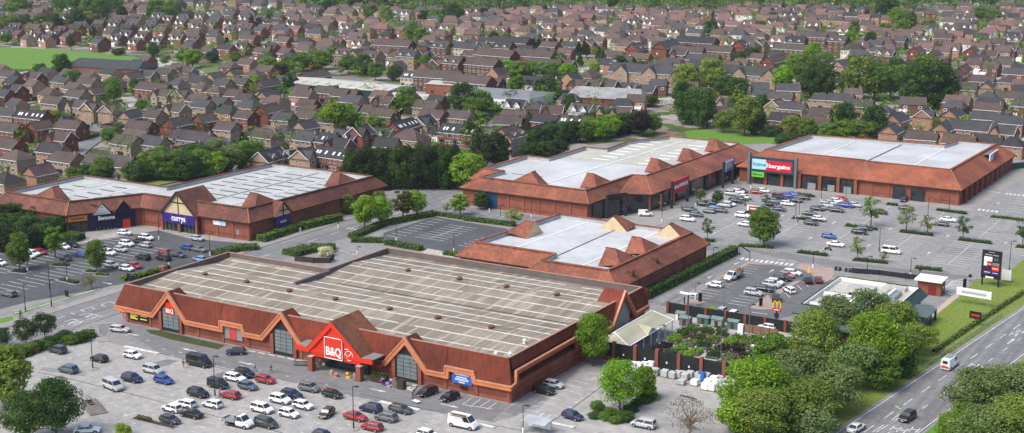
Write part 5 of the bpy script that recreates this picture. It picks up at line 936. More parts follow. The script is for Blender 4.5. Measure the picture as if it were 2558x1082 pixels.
    for x in ax:
        for sg in (-1, 1):
            t = MB(); n = 14 if not light else 9; yo, yi = sg * (W / 2 + .015), sg * (W / 2 - .2)
            t.add([(wr * math.cos(6.2832 * i / n), y, wr * math.sin(6.2832 * i / n)) for y in (yo, yi) for i in range(n)], [(i, (i + 1) % n, n + (i + 1) % n, n + i) for i in range(n)] + [tuple(range(n)), tuple(range(n, 2 * n))])
            if light: t.add([(wr * .62 * math.cos(6.2832 * i / n), yo + sg * .004, wr * .62 * math.sin(6.2832 * i / n)) for i in range(n)], [range(n)], 1)
            w_ = link(t.mesh('wheel', [TYRE, RIM]), 'wheel', root, (x, 0, wr))
            if not light: k = MB(); k.add([(wr * .64 * math.cos(6.2832 * i / n), yo + sg * .006, wr * .64 * math.sin(6.2832 * i / n)) for i in range(n)], [range(n)]); k.build('rim', [RIM], w_)
            if not light: k = MB(); k.add([(x + (wr + .09) * math.cos(3.1416 * i / 8), sg * (W / 2 + .004), wr + (wr + .09) * math.sin(3.1416 * i / 8)) for i in range(9)] + [(x + wr * math.cos(3.1416 * i / 8), sg * (W / 2 + .004), wr + wr * math.sin(3.1416 * i / 8)) for i in range(9)], [(i, i + 1, 10 + i, 9 + i) for i in range(8)]); k.build('wheel_arch', [DARK], root)
    return root
PROTO = {}; USED = set(); CAR_ITEMS = []
CC = {'white': (.72, .72, .72), 'silver': (.42, .43, .44), 'grey': (.13, .135, .14), 'dark grey': (.045, .047, .05), 'black': (.009, .009, .01), 'blue': (.012, .05, .3), 'navy': (.012, .018, .06), 'slate blue': (.07, .1, .14), 'red': (.33, .012, .016), 'dark red': (.13, .01, .014), 'sky blue': (.05, .3, .52), 'bright blue': (.015, .13, .45), 'light blue': (.18, .3, .5), 'dark brown': (.045, .03, .025), 'dark teal': (.02, .05, .06), 'dark green': (.04, .055, .045), 'pink-red': (.45, .1, .1)}
HD = {'x+': 0, 'x-': 180, 'y+': 90, 'y-': -90}
def car(c, x, y, kind, col, hd, place, light=False, off=0, group=None):
    key = (kind, light)
    if key not in PROTO: PROTO[key] = car_proto(kind, light)
    p = at(c, x, y, .75); a = R(HD.get(hd, hd) if isinstance(hd, str) else hd) + R(ROT.uniform(-2, 2))
    if key in USED: o = copy_tree(PROTO[key], (p.x, p.y, 0.02), a)
    else: USED.add(key); o = PROTO[key]; KIDS.pop(o.name, None); o.location = (p.x, p.y, 0.02); o.rotation_euler.z = a
    for ch in o.children_recursive if hasattr(o, 'children_recursive') else []: pass
    SETCOL.append((o, CC[col]))
    o['category'] = 'van' if 'van' in kind else 'truck' if kind == 'truck' else 'minibus' if kind == 'minibus' else 'car'; o['group'] = group or f'vehicles {place}'
    CAR_ITEMS.append((o, f"{col} {kind.replace('_', ' ').replace('truck', 'flatbed truck').replace('suv', 'off-roader')}", 'car', place)); return o
SETCOL = []
def lot(c, place, l, light=False, g=None):
    for t in l: car(c, t[0], t[1], t[2], t[3], t[4], place, light, group=g)
P1 = 'on the car park of the beige-roofed store'
lot(7, P1, [(890, 305, 'estate', 'silver', 12), (425, 458, 'suv', 'dark grey', 'x-'), (735, 522, 'hatchback', 'black', 'x-'), (505, 603, 'suv', 'slate blue', 'x-'), (985, 497, 'hatchback', 'white', 'x+'), (1480, 555, 'van', 'black', 'x+'), (1750, 472, 'hatchback', 'navy', 215), (1135, 607, 'people_carrier', 'silver', 'x+'), (1215, 682, 'hatchback', 'blue', 'x+'), (980, 670, 'suv', 'navy', 'x+'), (838, 727, 'minibus', 'silver', -12), (1815, 635, 'suv', 'black', 'x+'), (1745, 665, 'estate', 'white', 'x+'), (1840, 727, 'hatchback', 'slate blue', 'x+'), (1620, 716, 'small_van', 'black', 'x+'), (1970, 680, 'hatchback', 'red', 'x+'), (1470, 780, 'suv', 'black', 'x+'), (1710, 793, 'hatchback', 'red', 'x-'), (1575, 860, 'hatchback', 'white', 'x-'), (1275, 890, 'hatchback', 'white', 'x-'), (1370, 857, 'estate', 'white', 'x-'), (1420, 932, 'saloon', 'black', 'x-'), (1262, 977, 'hatchback', 'dark grey', 'x+'), (1945, 895, 'people_carrier', 'white', 'x+'), (2145, 930, 'hatchback', 'white', 'x+'), (2080, 827, 'suv', 'white', 'x+'), (2165, 792, 'suv', 'navy', 'x+'), (2250, 869, 'hatchback', 'white', 'x+'), (2298, 740, 'suv', 'grey', 'x+'), (2468, 787, 'hatchback', 'black', 'x+'), (2425, 928, 'hatchback', 'dark brown', -78), (1975, 1002, 'people_carrier', 'dark grey', 'x+'), (1770, 998, 'truck', 'white', 'x+'), (645, 1050, 'saloon', 'white', 40), (2400, 1092, 'hatchback', 'navy', 'x+')])
lot(8, P1, [(225, 892, 'suv', 'navy', 'x-'), (450, 899, 'estate', 'dark grey', 'x+'), (340, 959, 'suv', 'grey', 'x-'), (112, 952, 'saloon', 'red', 'x+'), (235, 1028, 'hatchback', 'red', 'x-'), (645, 772, 'suv', 'black', -105), (812, 808, 'hatchback', 'black', -105), (915, 1008, 'van', 'white', 'x+'), (1512, 758, 'suv', 'black', 'x+'), (1585, 715, 'hatchback', 'silver', 'x+'), (1725, 947, 'hatchback', 'navy', -8), (2250, 1008, 'people_carrier', 'silver', 'x-'), (650, 1086, 'hatchback', 'white', 'x+')])
P2 = 'on the car park of the purple-signed store'
lot(4, P2, [(925, 655, 'hatchback', 'white', 20), (1085, 692, 'suv', 'white', 'x+'), (1035, 715, 'hatchback', 'dark brown', 'x-'), (940, 737, 'suv', 'white', 'x+'), (1078, 745, 'hatchback', 'silver', 'x-'), (895, 777, 'hatchback', 'silver', 'x+'), (760, 772, 'estate', 'dark grey', 'x+'), (805, 802, 'suv', 'white', 'x+'), (600, 817, 'hatchback', 'blue', 'x-'), (1465, 697, 'hatchback', 'silver', 'x+'), (1385, 762, 'hatchback', 'blue', 'x-'), (1480, 777, 'saloon', 'grey', 'x+'), (1215, 797, 'hatchback', 'red', 'x-'), (1320, 817, 'estate', 'dark grey', 'x+'), (1060, 837, 'suv', 'black', 'x-'), (1210, 842, 'suv', 'black', 'x-'), (1480, 849, 'hatchback', 'light blue', 'x-'), (825, 892, 'estate', 'silver', 'x+'), (940, 919, 'hatchback', 'white', 'x+'), (1000, 900, 'hatchback', 'red', 'x+'), (1190, 924, 'hatchback', 'red', 'x-'), (480, 843, 'hatchback', 'black', 'x+'), (537, 744, 'hatchback', 'black', 'x+'), (470, 759, 'hatchback', 'white', 'x+'), (297, 797, 'hatchback', 'red', 'x+'), (242, 807, 'estate', 'white', 'x+'), (208, 828, 'hatchback', 'white', 'x+'), (-4, 877, 'hatchback', 'white', 'x+')])
lot(7, P2, [(62, 42, 'estate', 'grey', 'x-')])
P3 = 'on the large car park before the homeware store'
lot('a', P3, [(105, 512, 'suv', 'white', 'x+'), (240, 445, 'hatchback', 'dark grey', 'x+'), (145, 373, 'suv', 'dark teal', 'x+'), (345, 290, 'suv', 'black', 'x+'), (450, 268, 'hatchback', 'navy', 'x+'), (420, 393, 'hatchback', 'grey', 'x-'), (505, 368, 'hatchback', 'sky blue', 'x+'), (600, 383, 'hatchback', 'dark green', 'x+'), (650, 303, 'suv', 'silver', 'x-'), (722, 288, 'hatchback', 'white', 'x+'), (820, 243, 'suv', 'navy', 'x+'), (888, 210, 'hatchback', 'dark red', 'x+'), (757, 133, 'suv', 'silver', 'x+'), (860, 108, 'hatchback', 'white', 'x+'), (908, 92, 'hatchback', 'black', 'x+'), (950, 190, 'hatchback', 'white', 'x+'), (1125, 108, 'hatchback', 'red', 'x+'), (1232, 92, 'hatchback', 'white', 'x+'), (920, 458, 'suv', 'white', 'x+'), (950, 587, 'hatchback', 'white', 'x-'), (1395, 252, 'suv', 'slate blue', 'x+'), (1335, 290, 'hatchback', 'black', 'x-'), (1590, 283, 'hatchback', 'white', 'x+'), (1465, 188, 'small_van', 'black', 'x+'), (1590, 170, 'suv', 'blue', 'x+'), (1650, 143, 'saloon', 'bright blue', 'x+'), (1715, 234, 'hatchback', 'black', 'x-'), (1820, 193, 'saloon', 'black', 'x+'), (1350, 398, 'hatchback', 'dark green', 'x+'), (1465, 363, 'hatchback', 'navy', 'x+'), (1920, 428, 'saloon', 'dark grey', 'x+'), (2030, 357, 'hatchback', 'black', 'x+'), (2085, 340, 'hatchback', 'grey', 'x+'), (2168, 308, 'suv', 'silver', 'x+'), (2232, 272, 'hatchback', 'silver', 'x+'), (2318, 242, 'hatchback', 'white', 'x+'), (2385, 218, 'hatchback', 'red', 'x+'), (2318, 378, 'saloon', 'black', 'x+'), (2462, 310, 'suv', 'blue', 'x+'), (1940, 570, 'hatchback', 'black', 'x+'), (2055, 508, 'hatchback', 'white', 'x+'), (2205, 768, 'hatchback', 'blue', 'x+'), (2305, 884, 'saloon', 'white', 'x+')], True)
lot('b', P3, [(45, 303, 'hatchback', 'silver', 'x+'), (808, 348, 'saloon', 'black', 'x+'), (432, 408, 'hatchback', 'black', 'x+'), (1430, 518, 'saloon', 'white', 'x+'), (1335, 583, 'hatchback', 'dark grey', 'x-'), (187, 648, 'hatchback', 'black', 'x+'), (112, 703, 'suv', 'black', 'x+'), (588, 988, 'minibus', 'white', 'x+'), (775, 222, 'hatchback', 'navy', -90)], True)
lot('w', 'at the red-signed food store', [(300, 932, 'small_van', 'white', 30)])
P4 = 'on the fast food restaurant car park'
lot('c', P4, [(505, 535, 'hatchback', 'white', 'x-'), (785, 418, 'truck', 'white', -100), (1660, 355, 'estate', 'white', 'x+'), (1575, 393, 'hatchback', 'pink-red', 'x+'), (1510, 433, 'suv', 'black', 'x+'), (1410, 493, 'hatchback', 'white', 'x+'), (1355, 533, 'suv', 'silver', 'x+'), (1248, 593, 'estate', 'black', 'x+'), (1085, 653, 'suv', 'silver', 'x+'), (1615, 613, 'hatchback', 'white', 140), (1890, 468, 'suv', 'black', 120), (2050, 463, 'hatchback', 'dark red', 110), (1420, 730, 'suv', 'black', 110), (600, 935, 'hatchback', 'silver', 'y-'), (770, 980, 'hatchback', 'white', 'y-')])
lot('g', P4, [(1730, 395, 'hatchback', 'white', 'x-')])
P5 = 'driving on the main road'
va = lambda: math.degrees(math.atan2(1, .124))
for t in ((9, 1310, 1035, 'saloon', 'white', va()), (9, 1690, 955, 'suv', 'black', va() - 180), (9, 2005, 568, 'van', 'white', va())): rv_ = car(t[0], t[1], t[2], t[3], t[4], t[5], P5)
q_ = MB(); q_.box(-2.84, -.8, .62, -2.815, .8, .95); q_.box(-2.84, -.5, 1.05, -2.815, .5, 1.2); q_.build('rear_marking', [mat('marking_red', (.5, .06, .02), .5, .2, 3)], rv_); q_ = MB(); q_.box(-1.5, -.6, 2.36, 1.2, .6, 2.45); q_.build('roof_rack', [STEEL], rv_)
# loads carried by vehicles
def thing1(name, mb, mats, p, rz, label, cat, group=None): o = mb.build(name, mats, None, p, rz); return tag(o, label, cat, group)
v = at(8, 880, 955, 2.4); m = MB(); m.bar((-1.6, -.5, .1), (1.4, -.5, .1), .09); m.bar((-2, .3, .1), (1.3, .2, .1), .12); m.bar((-1.4, 0, .25), (1.5, .1, .25), .14); m.box(-1.2, -.7, -.02, -1.1, .7, .06); m.box(1, -.7, -.02, 1.1, .7, .06); thing1('pipe_load', m, [WOOD], v, 0, 'bundle of pipes and poles strapped on the white van roof', 'load')
v = at('c', 870, 325, 1.6); m = MB(); r_ = random.Random(4)
for i in range(26): a = Vector((r_.uniform(-.7, .7), r_.uniform(-1, 1), r_.uniform(-.3, .5))); m.bar(a, a + rdir(r_) * .8, .05, 5)
m.box(-.8, -1, -.6, .8, 1, -.1); thing1('scrap_load', m, [WOOD], v, 0, 'heap of brown scrap wood on the white flatbed truck by the hedge', 'load')
# ================================================================ street furniture
def lamp(c, x, y, h, place, arms=1, base=False, col=BLACK):
    r = empty('street_lamp', at(c, x, y), 0, None, 'street lamp', 'lamp posts of the retail park'); m = MB(); m.cyl((0, 0, 0), .09, h, 8, 0, .06); m.cyl((0, 0, 0), .14, 1.2, 8); m.build('post', [col], r)
    for k in range(arms):
        s = 1 if k == 0 else -1; m = MB(); m.beam((0, 0, h - .05), (s * .7, 0, h), .07, .07); m.build('arm', [col], r); m = MB(); m.box(min(s * .45, s * 1.2), -.2, h - .06, max(s * .45, s * 1.2), .2, h + .1); m.build('lamp_head', [GREYP if arms > 1 else DARK], r)
    if base: m = MB(); m.cyl((0, 0, 0), 1.1, .14, 12); m.build('kerbed_base', [KERB], r)
    if base == 2 or base == 0 and h < 6.4: m = MB(); m.cyl((0, 0, .02), .16, 1.1, 8); m.build('white_sleeve', [WHITE], r)
    LAMPS.append((r, f"{'twin-headed' if arms > 1 else 'black'} lamp post", 'lamp', place))
LAMPS = []
for t in ((7, 690, 605, 8.2, 1), (7, 1597, 810, 8, 1), (8, 100, 1052, 8, 1), (8, 1357, 1082, 5.2, 0), (8, 2115, 690, 3.4, 0)): lamp(*t[:4], 'on the tan car park', 1, t[4])
for t in ((7, 190, 180, 6.5), (7, 383, 140, 6.4), (4, 205, 950, 4), (4, 500, 1020, 5), (4, 1180, 710, 5.6), (4, 1560, 830, 6), (4, 1255, 910, 4.4), (4, 370, 1080, 7), (4, 2230, 650, 5), (4, 2512, 625, 5.6)): lamp(*t, 'around the dark tarmac car park')
for t in ((5, 417, 720, 5), (5, 843, 800, 5), (5, 1190, 575, 5), (5, 1418, 545, 6), (5, 1107, 505, 6), (5, 125, 820, 2.2), (5, 1745, 560, 5)): lamp(*t, 'around the empty dark car park')
for t in ((6, 1480, 800, 6.4, 2), (6, 1840, 560, 6, 2), (6, 1050, 435, 4.4, 2), (6, 860, 560, 5.6, 2), (6, 885, 555, 5.6, 2), (6, 528, 330, 5, 1), (6, 1232, 430, 7, 1), (6, 1998, 500, 6.4, 1), (6, 2375, 200, 4, 1), (6, 1712, 985, 4.8, 1), (6, 1390, 960, 4.4, 1), (6, 988, 920, 4.4, 1), (6, 247, 890, 4.4, 1), (6, 2445, 950, 8, 1), (6, 120, 460, 5, 2), (6, 325, 410, 5, 1), (5, 2388, 580, 5.6, 2)): lamp(*t[:4], 'around the large homeware car park', t[4])
for t in (('c', 640, 900, 6.4, 1), ('c', 1020, 1090, 8, 1), ('g', 1540, 570, 8.5, 1), ('g', 910, 440, 8, 1), ('g', 1250, 720, 8, 1), ('g', 615, 620, 5, 1), (9, 115, 90, 4, 1)): lamp(*t[:4], 'at the garden yard and restaurant', t[4], 0, GREYP)
label_all(LAMPS)
# height barriers over lane entrances
for c, a, b, h, lab in (('c', (878, 105), (1022, 200), 2.6, 'black height barrier frame over the service lane entrance'), (7, (675, 330), (745, 345), 1.3, 'grey guard rail at the corner of the tan car park')):
    A, B = at(c, *a), at(c, *b); r = empty('height_barrier' if h > 2 else 'guard_rail', A, 0, lab, 'barrier'); d = B - A; m = MB(); m.bar((0, 0, 0), (0, 0, h), .08); m.build('post', [DARK if h > 2 else STEEL], r); m = MB(); m.bar(d, d + Vector((0, 0, h)), .08); m.build('post', [DARK if h > 2 else STEEL], r); m = MB(); m.beam((0, 0, h), d + Vector((0, 0, h)), .12, .3 if h > 2 else .1); m.build('cross_bar', [DARK if h > 2 else STEEL], r)
# pylon sign
r = empty('pylon_sign', at('d', 1930, 540), 0, 'tall black shopping park pylon sign listing store panels, on grass by the road', 'sign'); wv = at('d', 2170, 580) - at('d', 1930, 540); r.rotation_euler.z = math.atan2(wv.y, wv.x); wd = wv.length; r.scale = (1, 1, .715)
for x in (0, wd): m = MB(); m.box(x - .16, -.16, 0, x + .16, .16, 3.4); m.build('post', [BLACK], r)
m = MB(); m.box(-.35, -.3, 2.6, wd + .35, .3, 12.2); sb = m.build('sign_board', [mat('pylon_black', (.014, .013, .018), .4, 0)], r)
LG = mat('letter_grey', (.3, .3, .3), .6, .4, 4)
for x0, x1, z0, z1 in ((.3, .68, 11.55, 11.75), (.08, .5, 10.6, 10.95), (.55, .92, 10.6, 10.95)): l = MB(); l.box(x0 * wd, -.33, z0, x1 * wd, -.305, z1); l.build('lettering', [LG], sb)
for x0, x1, z0, z1, mm in ((.05, .55, 8.5, 10.1, WHITE), (.58, 1, 8.5, 10.1, DARK), (.05, .25, 6.9, 8.35, WHITE), (.25, .55, 6.9, 8.2, REDF), (.58, 1, 7.2, 8.2, mat('panel_grey', (.2, .17, .18), .5, 0)), (.05, .5, 5.7, 6.6, mat('panel_black', (.02, .02, .03), .5, 0)), (.55, 1, 5.4, 6.9, REDB), (.05, .52, 4.1, 5.3, mat('panel_plum', (.09, .02, .12), .5, 0)), (.55, 1, 4.1, 5.2, INDIGO), (.2, .7, 2.75, 3.3, WHITE)):
    m = MB(); m.box(x0 * wd, -.33, z0, x1 * wd, -.305, z1); pp = m.build('store_panel', [mm], sb)
    if mm in (REDB, REDF, INDIGO) or mm.name in ('panel_plum',): l = MB(); l.box((x0 + .06) * wd, -.345, (z0 * .55 + z1 * .45), (x1 - .06) * wd, -.335, (z0 * .4 + z1 * .6)); l.build('lettering', [WHITE], pp)
for z in (9.0, 9.5): l = MB(); l.box(.66 * wd, -.345, z, .92 * wd, -.335, z + .3); l.build('lettering', [mat('letter_dim', (.12, .12, .13), .6, 0)], sb)
# arches sign on its post
p = at(9, 715, 300); r = empty('arches_sign', p, R(5), 'yellow double arch sign over a red board on a black post by the restaurant', 'sign'); r.scale = (.62, .62, .585); m = MB(); m.box(-.2, -.2, 0, .2, .2, 6.4); m.build('post', [BLACK], r); m = MB(); m.box(-.75, -.25, 3.9, .75, .25, 5.6); m.build('round_board', [DARK], r)
m = MB(); m.box(-1.5, -.25, 6.4, 1.5, .25, 7.6); rb_ = m.build('red_board', [REDF], r); l = MB(); l.box(-1.1, -.29, 6.85, 1.1, -.26, 7.15); l.build('lettering', [WHITE], rb_)
m = MB()
for sx in (-.68, .68):
    pr_ = None
    for i in range(17): t = math.pi * i / 16; q_ = Vector((sx + .62 * math.cos(t), 0, 7.6 + 2.7 * math.sin(t) ** .75)); (m.beam(pr_, q_, .34, .34) if pr_ else None); pr_ = q_
m.build('arches', [YELLOW], r)
def board(c, x, y, w, h, z0, m_, label, cat='sign', rz=0, posts=2, print_=None, face=None):
    r = empty('sign_board' if cat == 'sign' else cat.replace(' ', '_'), at(c, x, y), R(rz), label, cat); b = MB(); b.box(-w / 2, -.08, z0, w / 2, .08, z0 + h); b = b.build('panel', [m_], r)
    for i in range(posts): x_ = 0 if posts == 1 else -w * .42 + w * .84 * i / (posts - 1); q_ = MB(); q_.box(x_ - .06, .09, 0, x_ + .06, .2, z0 + h * .8); q_.build('post', [STEEL], r)
    if print_: q_ = MB(); q_.box(-w * .36, -.1, z0 + h * .3, w * .36, -.085, z0 + h * .65); q_.build('lettering', [print_], b)
    return r
board('d', 1800, 850, 8, 1.8, 2.0, WHITE, 'wide white billboard on thin posts on the verge lawn', posts=3, print_=mat('letter_dim2', (.35, .37, .36), .6, 0), rz=-6)
board(9, 2190, 285, 2.6, 1.6, 1.6, BLACK, 'black electronic message sign beside the main road', posts=1, rz=-5, print_=mat('led_red', (.4, .03, .02), .5, 0)); board('d', 2290, 500, 2.2, 2.6, .4, WHITE, 'white notice board by the hedge near the pylon sign', posts=2)
board('c', 290, 800, .9, 1.9, .2, BLACK, 'slim black menu board at the left lane island of the restaurant lot', posts=1, rz=60); board('c', 1190, 870, .9, 1.9, .2, BLACK, 'slim black menu board on the pink island of the restaurant lot', posts=1, rz=60); board('d', 1670, 600, 1, 2.2, .2, BLACK, 'black totem board at the striped paving near the lawn', posts=1, rz=60)
board(7, 497, 75, 1.1, 1.4, .3, BLACK, 'small black board on the grass strip beside the central road', posts=1); board(7, 910, 225, 1.7, 1.7, 1.0, REDB, 'red-orange store sign beside the left corner of the beige-roofed store', posts=1, print_=WHITE, rz=-8); board(4, 955, 1020, .9, 1.5, .5, NAVY, 'small navy totem in the hedge behind the beige-roofed store', posts=1)
# drive-through kiosk and shelters
p = at('a', 1115, 415); r = empty('kiosk', p, 0, 'small white kiosk with red panel in the large car park', 'kiosk'); m = MB(); m.box(-2.2, -1.6, .14, 2.2, 1.6, 2.7); m.build('body', [WHITE], r); m = MB(); m.box(-1.5, -1.66, .6, 1.2, -1.61, 2.0); q_ = m.build('sign_panel', [REDF], r); m = MB(); m.box(-1.1, -1.69, 1.1, .8, -1.67, 1.5); m.build('lettering', [WHITE], q_); m = MB(); m.box(-2.4, -1.9, 2.7, 2.4, 1.8, 2.85); m.build('roof', [STEEL], r); m = MB(); m.box(2.21, -.6, .7, 2.24, .9, 2.0); m.build('window', [GLASS], r)
def shelter(c, x, y, w, d, rz, label):
    r = empty('trolley_shelter', at(c, x, y), R(rz), label, 'trolley shelter')
    for sx in (-1, 1):
        for sy in (-1, 1): m = MB(); m.bar((sx * w / 2, sy * d / 2, 0), (sx * w / 2, sy * d / 2, 2.1), .05); m.build('post', [STEEL], r)
    m = MB(); m.add([(-w / 2 - .2, -d / 2 - .2, 2.05), (w / 2 + .2, -d / 2 - .2, 2.05), (w / 2 + .2, d / 2 + .2, 2.35), (-w / 2 - .2, d / 2 + .2, 2.35), (-w / 2 - .2, -d / 2 - .2, 2.13), (w / 2 + .2, -d / 2 - .2, 2.13), (w / 2 + .2, d / 2 + .2, 2.43), (-w / 2 - .2, d / 2 + .2, 2.43)], [(0, 3, 2, 1), (4, 5, 6, 7), (0, 1, 5, 4), (1, 2, 6, 5), (2, 3, 7, 6), (3, 0, 4, 7)]); m.build('roof', [MEMB_L], r)
    m = MB(); m.box(-w / 2, d / 2 - .03, .4, w / 2, d / 2, 1.9); m.build('side_panel', [WHITE], r)
shelter(8, 1455, 1075, 4.6, 2.6, 0, 'glazed trolley shelter at the lower edge of the tan car park')
# worn trolley bay with rails
p = at(7, 690, 890); r = empty('trolley_bay', p, R(-28), 'rusty flat trolleys parked in a railed bay by the dark green trees', 'trolley bay')
m = MB(); m.box(-4.2, -1.6, .02, 4.4, 1.6, .16); m.build('kerbed_slab', [mat('slab_dirty', (.17, .15, .13), .9, .3, .8)], r)
for i in range(5):
    x = -.6 + i * 1.1; m = MB(); m.bar((x, -1.2, .1), (x, -1.2, 1.0), .04); m.bar((x, -1.2, 1.0), (x, 1.2, 1.0), .04); m.bar((x, 1.2, 1.0), (x, 1.2, .1), .04); m.build('hoop_rail', [STEEL], r)
for i in range(4): m = MB(); x = -3.4 + i * .5; m.box(x, -.5, .4, x + 1.2, .4, .5); m.bar((x, -.4, .45), (x, -.4, 1.2), .03); m.bar((x, .3, .45), (x, .3, 1.2), .03); m.bar((x, -.4, 1.2), (x, .3, 1.2), .03); m.build('flat_trolley', [WOOD if i % 2 else STEEL], r)
# planters / kerbed strips in the tan car park
for c, a, b, w, lab, top in ((7, (990, 970), (1300, 1045), 1.6, 'long kerbed bed with a few dry plants beside the dark grey hatchback', SOIL), (7, (920, 440), (1180, 495), 1.3, 'white-topped kerb island dividing the lane from the tan car park', LINE), (8, (290, 850), (590, 915), 1.3, 'pale kerb island behind the navy off-roader', LINE), (8, (1000, 1010), (1150, 1045), 1.2, 'pale kerb island right of the white van', LINE), (8, (1550, 1005), (1740, 1045), 1.2, 'pale kerb island near the navy hatchback', LINE), (9, (0, 805), (120, 835), 1.1, 'kerb island below the white bagged pallets', SOIL), (7, (720, 395), (800, 385), 3.5, 'paved corner island beside the left hedge', PAVE)):
    A, B = at(c, *a), at(c, *b); t = (B - A); L = t.length; r = empty('kerb_island', A, math.atan2(t.y, t.x), lab, 'kerb island', 'kerb islands of the tan car park'); m = MB(); m.box(0, -w / 2, 0, L, w / 2, .14); m.build('kerb', [KERB], r); m = MB(); m.box(.15, -w / 2 + .22, .14, L - .15, w / 2 - .22, .155); m.build('top', [top], r)
    if top is SOIL and c == 7:
        for i in range(4): q_ = MB(); rr = random.Random(i); [leafq(q_, Vector((1.5 + i * .8, 0, .5)) + rdir(rr) * .4, rdir(rr), .15, rr) for _ in range(90)]; q_.build('dry_plant', [LEAF], r, color=GREEN['r'][0])
# bollards, yellow posts
for i in range(6): q_ = MB(); q_.cyl((0, 0, 0), .16, 1.15, 8, 0, .14); tag(q_.build('bollard', [mat('bollard_yellow', (.62, .52, .22), .6, .1, 2)], None, at('k', 870 + i * 42, 640 - i * 6)), 'cream-yellow bollard in the row before the splayed shop front', 'bollard', 'cream-yellow bollards before the splayed shop front')
for t, l in (((7, 1015, 760), None),): pass
for i, (c, x, y) in enumerate((('d', 1010, 400), ('d', 1750, 500), ('d', 790, 480))): r = empty('round_sign', at(c, x, y), 0, ('dark round-headed sign at the grass tip by the lane mouth', 'dark round-headed sign at the end of the striped paving', 'dark round-headed sign on the low fence by the lawn')[i], 'sign'); q_ = MB(); q_.cyl((0, 0, 0), .05, 1.3, 6); q_.build('post', [DARK], r); q_ = MB(); q_.add([(.45 * math.cos(R(i_ * 30)), y_, 1.5 + .45 * math.sin(R(i_ * 30))) for y_ in (-.06, .06) for i_ in range(12)], [tuple(range(12)), tuple(range(12, 24))[::-1]] + [(i_, (i_ + 1) % 12, 12 + (i_ + 1) % 12, 12 + i_) for i_ in range(12)]); q_.build('disc', [DARK], r)
# motorcycle
r = empty('motorcycle', at('a', 2190, 985), R(0), 'dark motorcycle parked alone beside the low hedge', 'motorcycle')
for x in (-.7, .7): q_ = MB(); q_.add([(x + .33 * math.cos(R(i * 30)), y_, .33 + .33 * math.sin(R(i * 30))) for y_ in (-.07, .07) for i in range(12)], [tuple(range(12)), tuple(range(12, 24))[::-1]] + [(i, (i + 1) % 12, 12 + (i + 1) % 12, 12 + i) for i in range(12)]); q_.build('wheel', [TYRE], r)
q_ = MB(); q_.bar((-.7, 0, .33), (0, 0, .6), .07); q_.bar((.7, 0, .33), (.45, 0, 1.0), .05); q_.box(-.25, -.16, .35, .25, .16, .7); q_.box(-.05, -.18, .7, .45, .18, .92); q_.bar((.42, -.35, 1.05), (.42, .35, 1.05), .03); q_.build('frame', [DARK], r); q_ = MB(); q_.box(-.75, -.15, .72, -.05, .15, .85); q_.build('saddle', [BLACK], r)
# ================================================================ fast-food restaurant
MC = at(9, 800, 145, 4.2); mx0, my0 = -99.5, 283.0
fx0, fx1, fy0, fy1 = -98.0, -77.5, 283.0, 311.0
rr_ = empty('restaurant', (fx0, fy0, 0), 0, 'fast food restaurant with white flat roof, roof plant and dark green skirts', 'restaurant'); rr_['ox'] = fx0; rr_['oy'] = fy0; Q = lambda x, y, z: (x, y, z); WX, WY = fx1 - fx0, fy1 - fy0
m = MB(); m.box(.6, .6, 0, WX - .6, WY - .6, 3.2); m.build('wall', [BRICK_D], rr_)
m = MB(); e = [(-.6, -.6), (WX + .6, -.6), (WX + .6, WY + .6), (-.6, WY + .6)]; t_ = [(.9, .9), (WX - .9, .9), (WX - .9, WY - .9), (.9, WY - .9)]; ti = [(1.3, 1.3), (WX - 1.3, 1.3), (WX - 1.3, WY - 1.3), (1.3, WY - 1.3)]
for i in range(4): j = (i + 1) % 4; m.face((*e[i], 3.0), (*e[j], 3.0), (*t_[j], 4.8), (*t_[i], 4.8)); m.face((*e[i], 2.75), (*e[j], 2.75), (*e[j], 3.0), (*e[i], 3.0)); m.face((*e[j], 2.75), (*e[i], 2.75), (.6, .6, 2.75), (.6, .6, 2.75)) if False else None
m.build('sloped_skirt', [GREEND], rr_)
m = MB()
for i in range(4): j = (i + 1) % 4; m.face((*t_[i], 4.8), (*t_[j], 4.8), (*ti[j], 4.8), (*ti[i], 4.8)); m.face((*ti[j], 4.0), (*ti[i], 4.0), (*ti[i], 4.8), (*ti[j], 4.8))
m.build('parapet', [WHITE], rr_); m = MB(); m.add([(*p_, 4.0) for p_ in ti], [range(4)]); m.build('flat_roof', [CREAMROOF], rr_)
m = MB()
for i in range(4): j = (i + 1) % 4; m.beam((*t_[i], 4.86), (*t_[j], 4.86), .3, .1)
m.build('parapet_cap', [TIMBER], rr_)
for (x, y, a, b, h) in ((4, 4, 5, 6, 1.0), (10.5, 3, 3, 8, .8), (4, 13, 4, 3, 1.2), (9.5, 14, 5, 4, 1.0), (15, 6, 2.5, 5, .7), (5, 20, 6, 3, .8), (14, 16, 3, 6, .9), (12, 24, 5, 3, .8)): m = MB(); m.box(x, y, 4.0, x + a, y + b, 4.0 + h); m.build('roof_plant', [STEEL if a < 4 else CREAMROOF], rr_)
m = MB()
for a, b in (((2.5, 2.2, 5), (9.8, 2.2, 5)), ((9.8, 2.2, 5), (9.8, 12, 5)), ((2.5, 11.5, 5), (9.8, 11.5, 5)), ((9, 12.5, 5.1), (15.5, 12.5, 5.1)), ((15.5, 12.5, 5.1), (15.5, 22, 5.1))): m.beam(a, b, .5, .4); m.beam((a[0], a[1], 4), (a[0], a[1], 5), .2, .2)
m.build('roof_duct', [WHITE], rr_)
for (x, y) in ((8, 12.6), (16, 12)): m = MB(); m.cyl((x, y, 4), .35, 1.5, 8); m.build('roof_flue', [DARK], rr_)
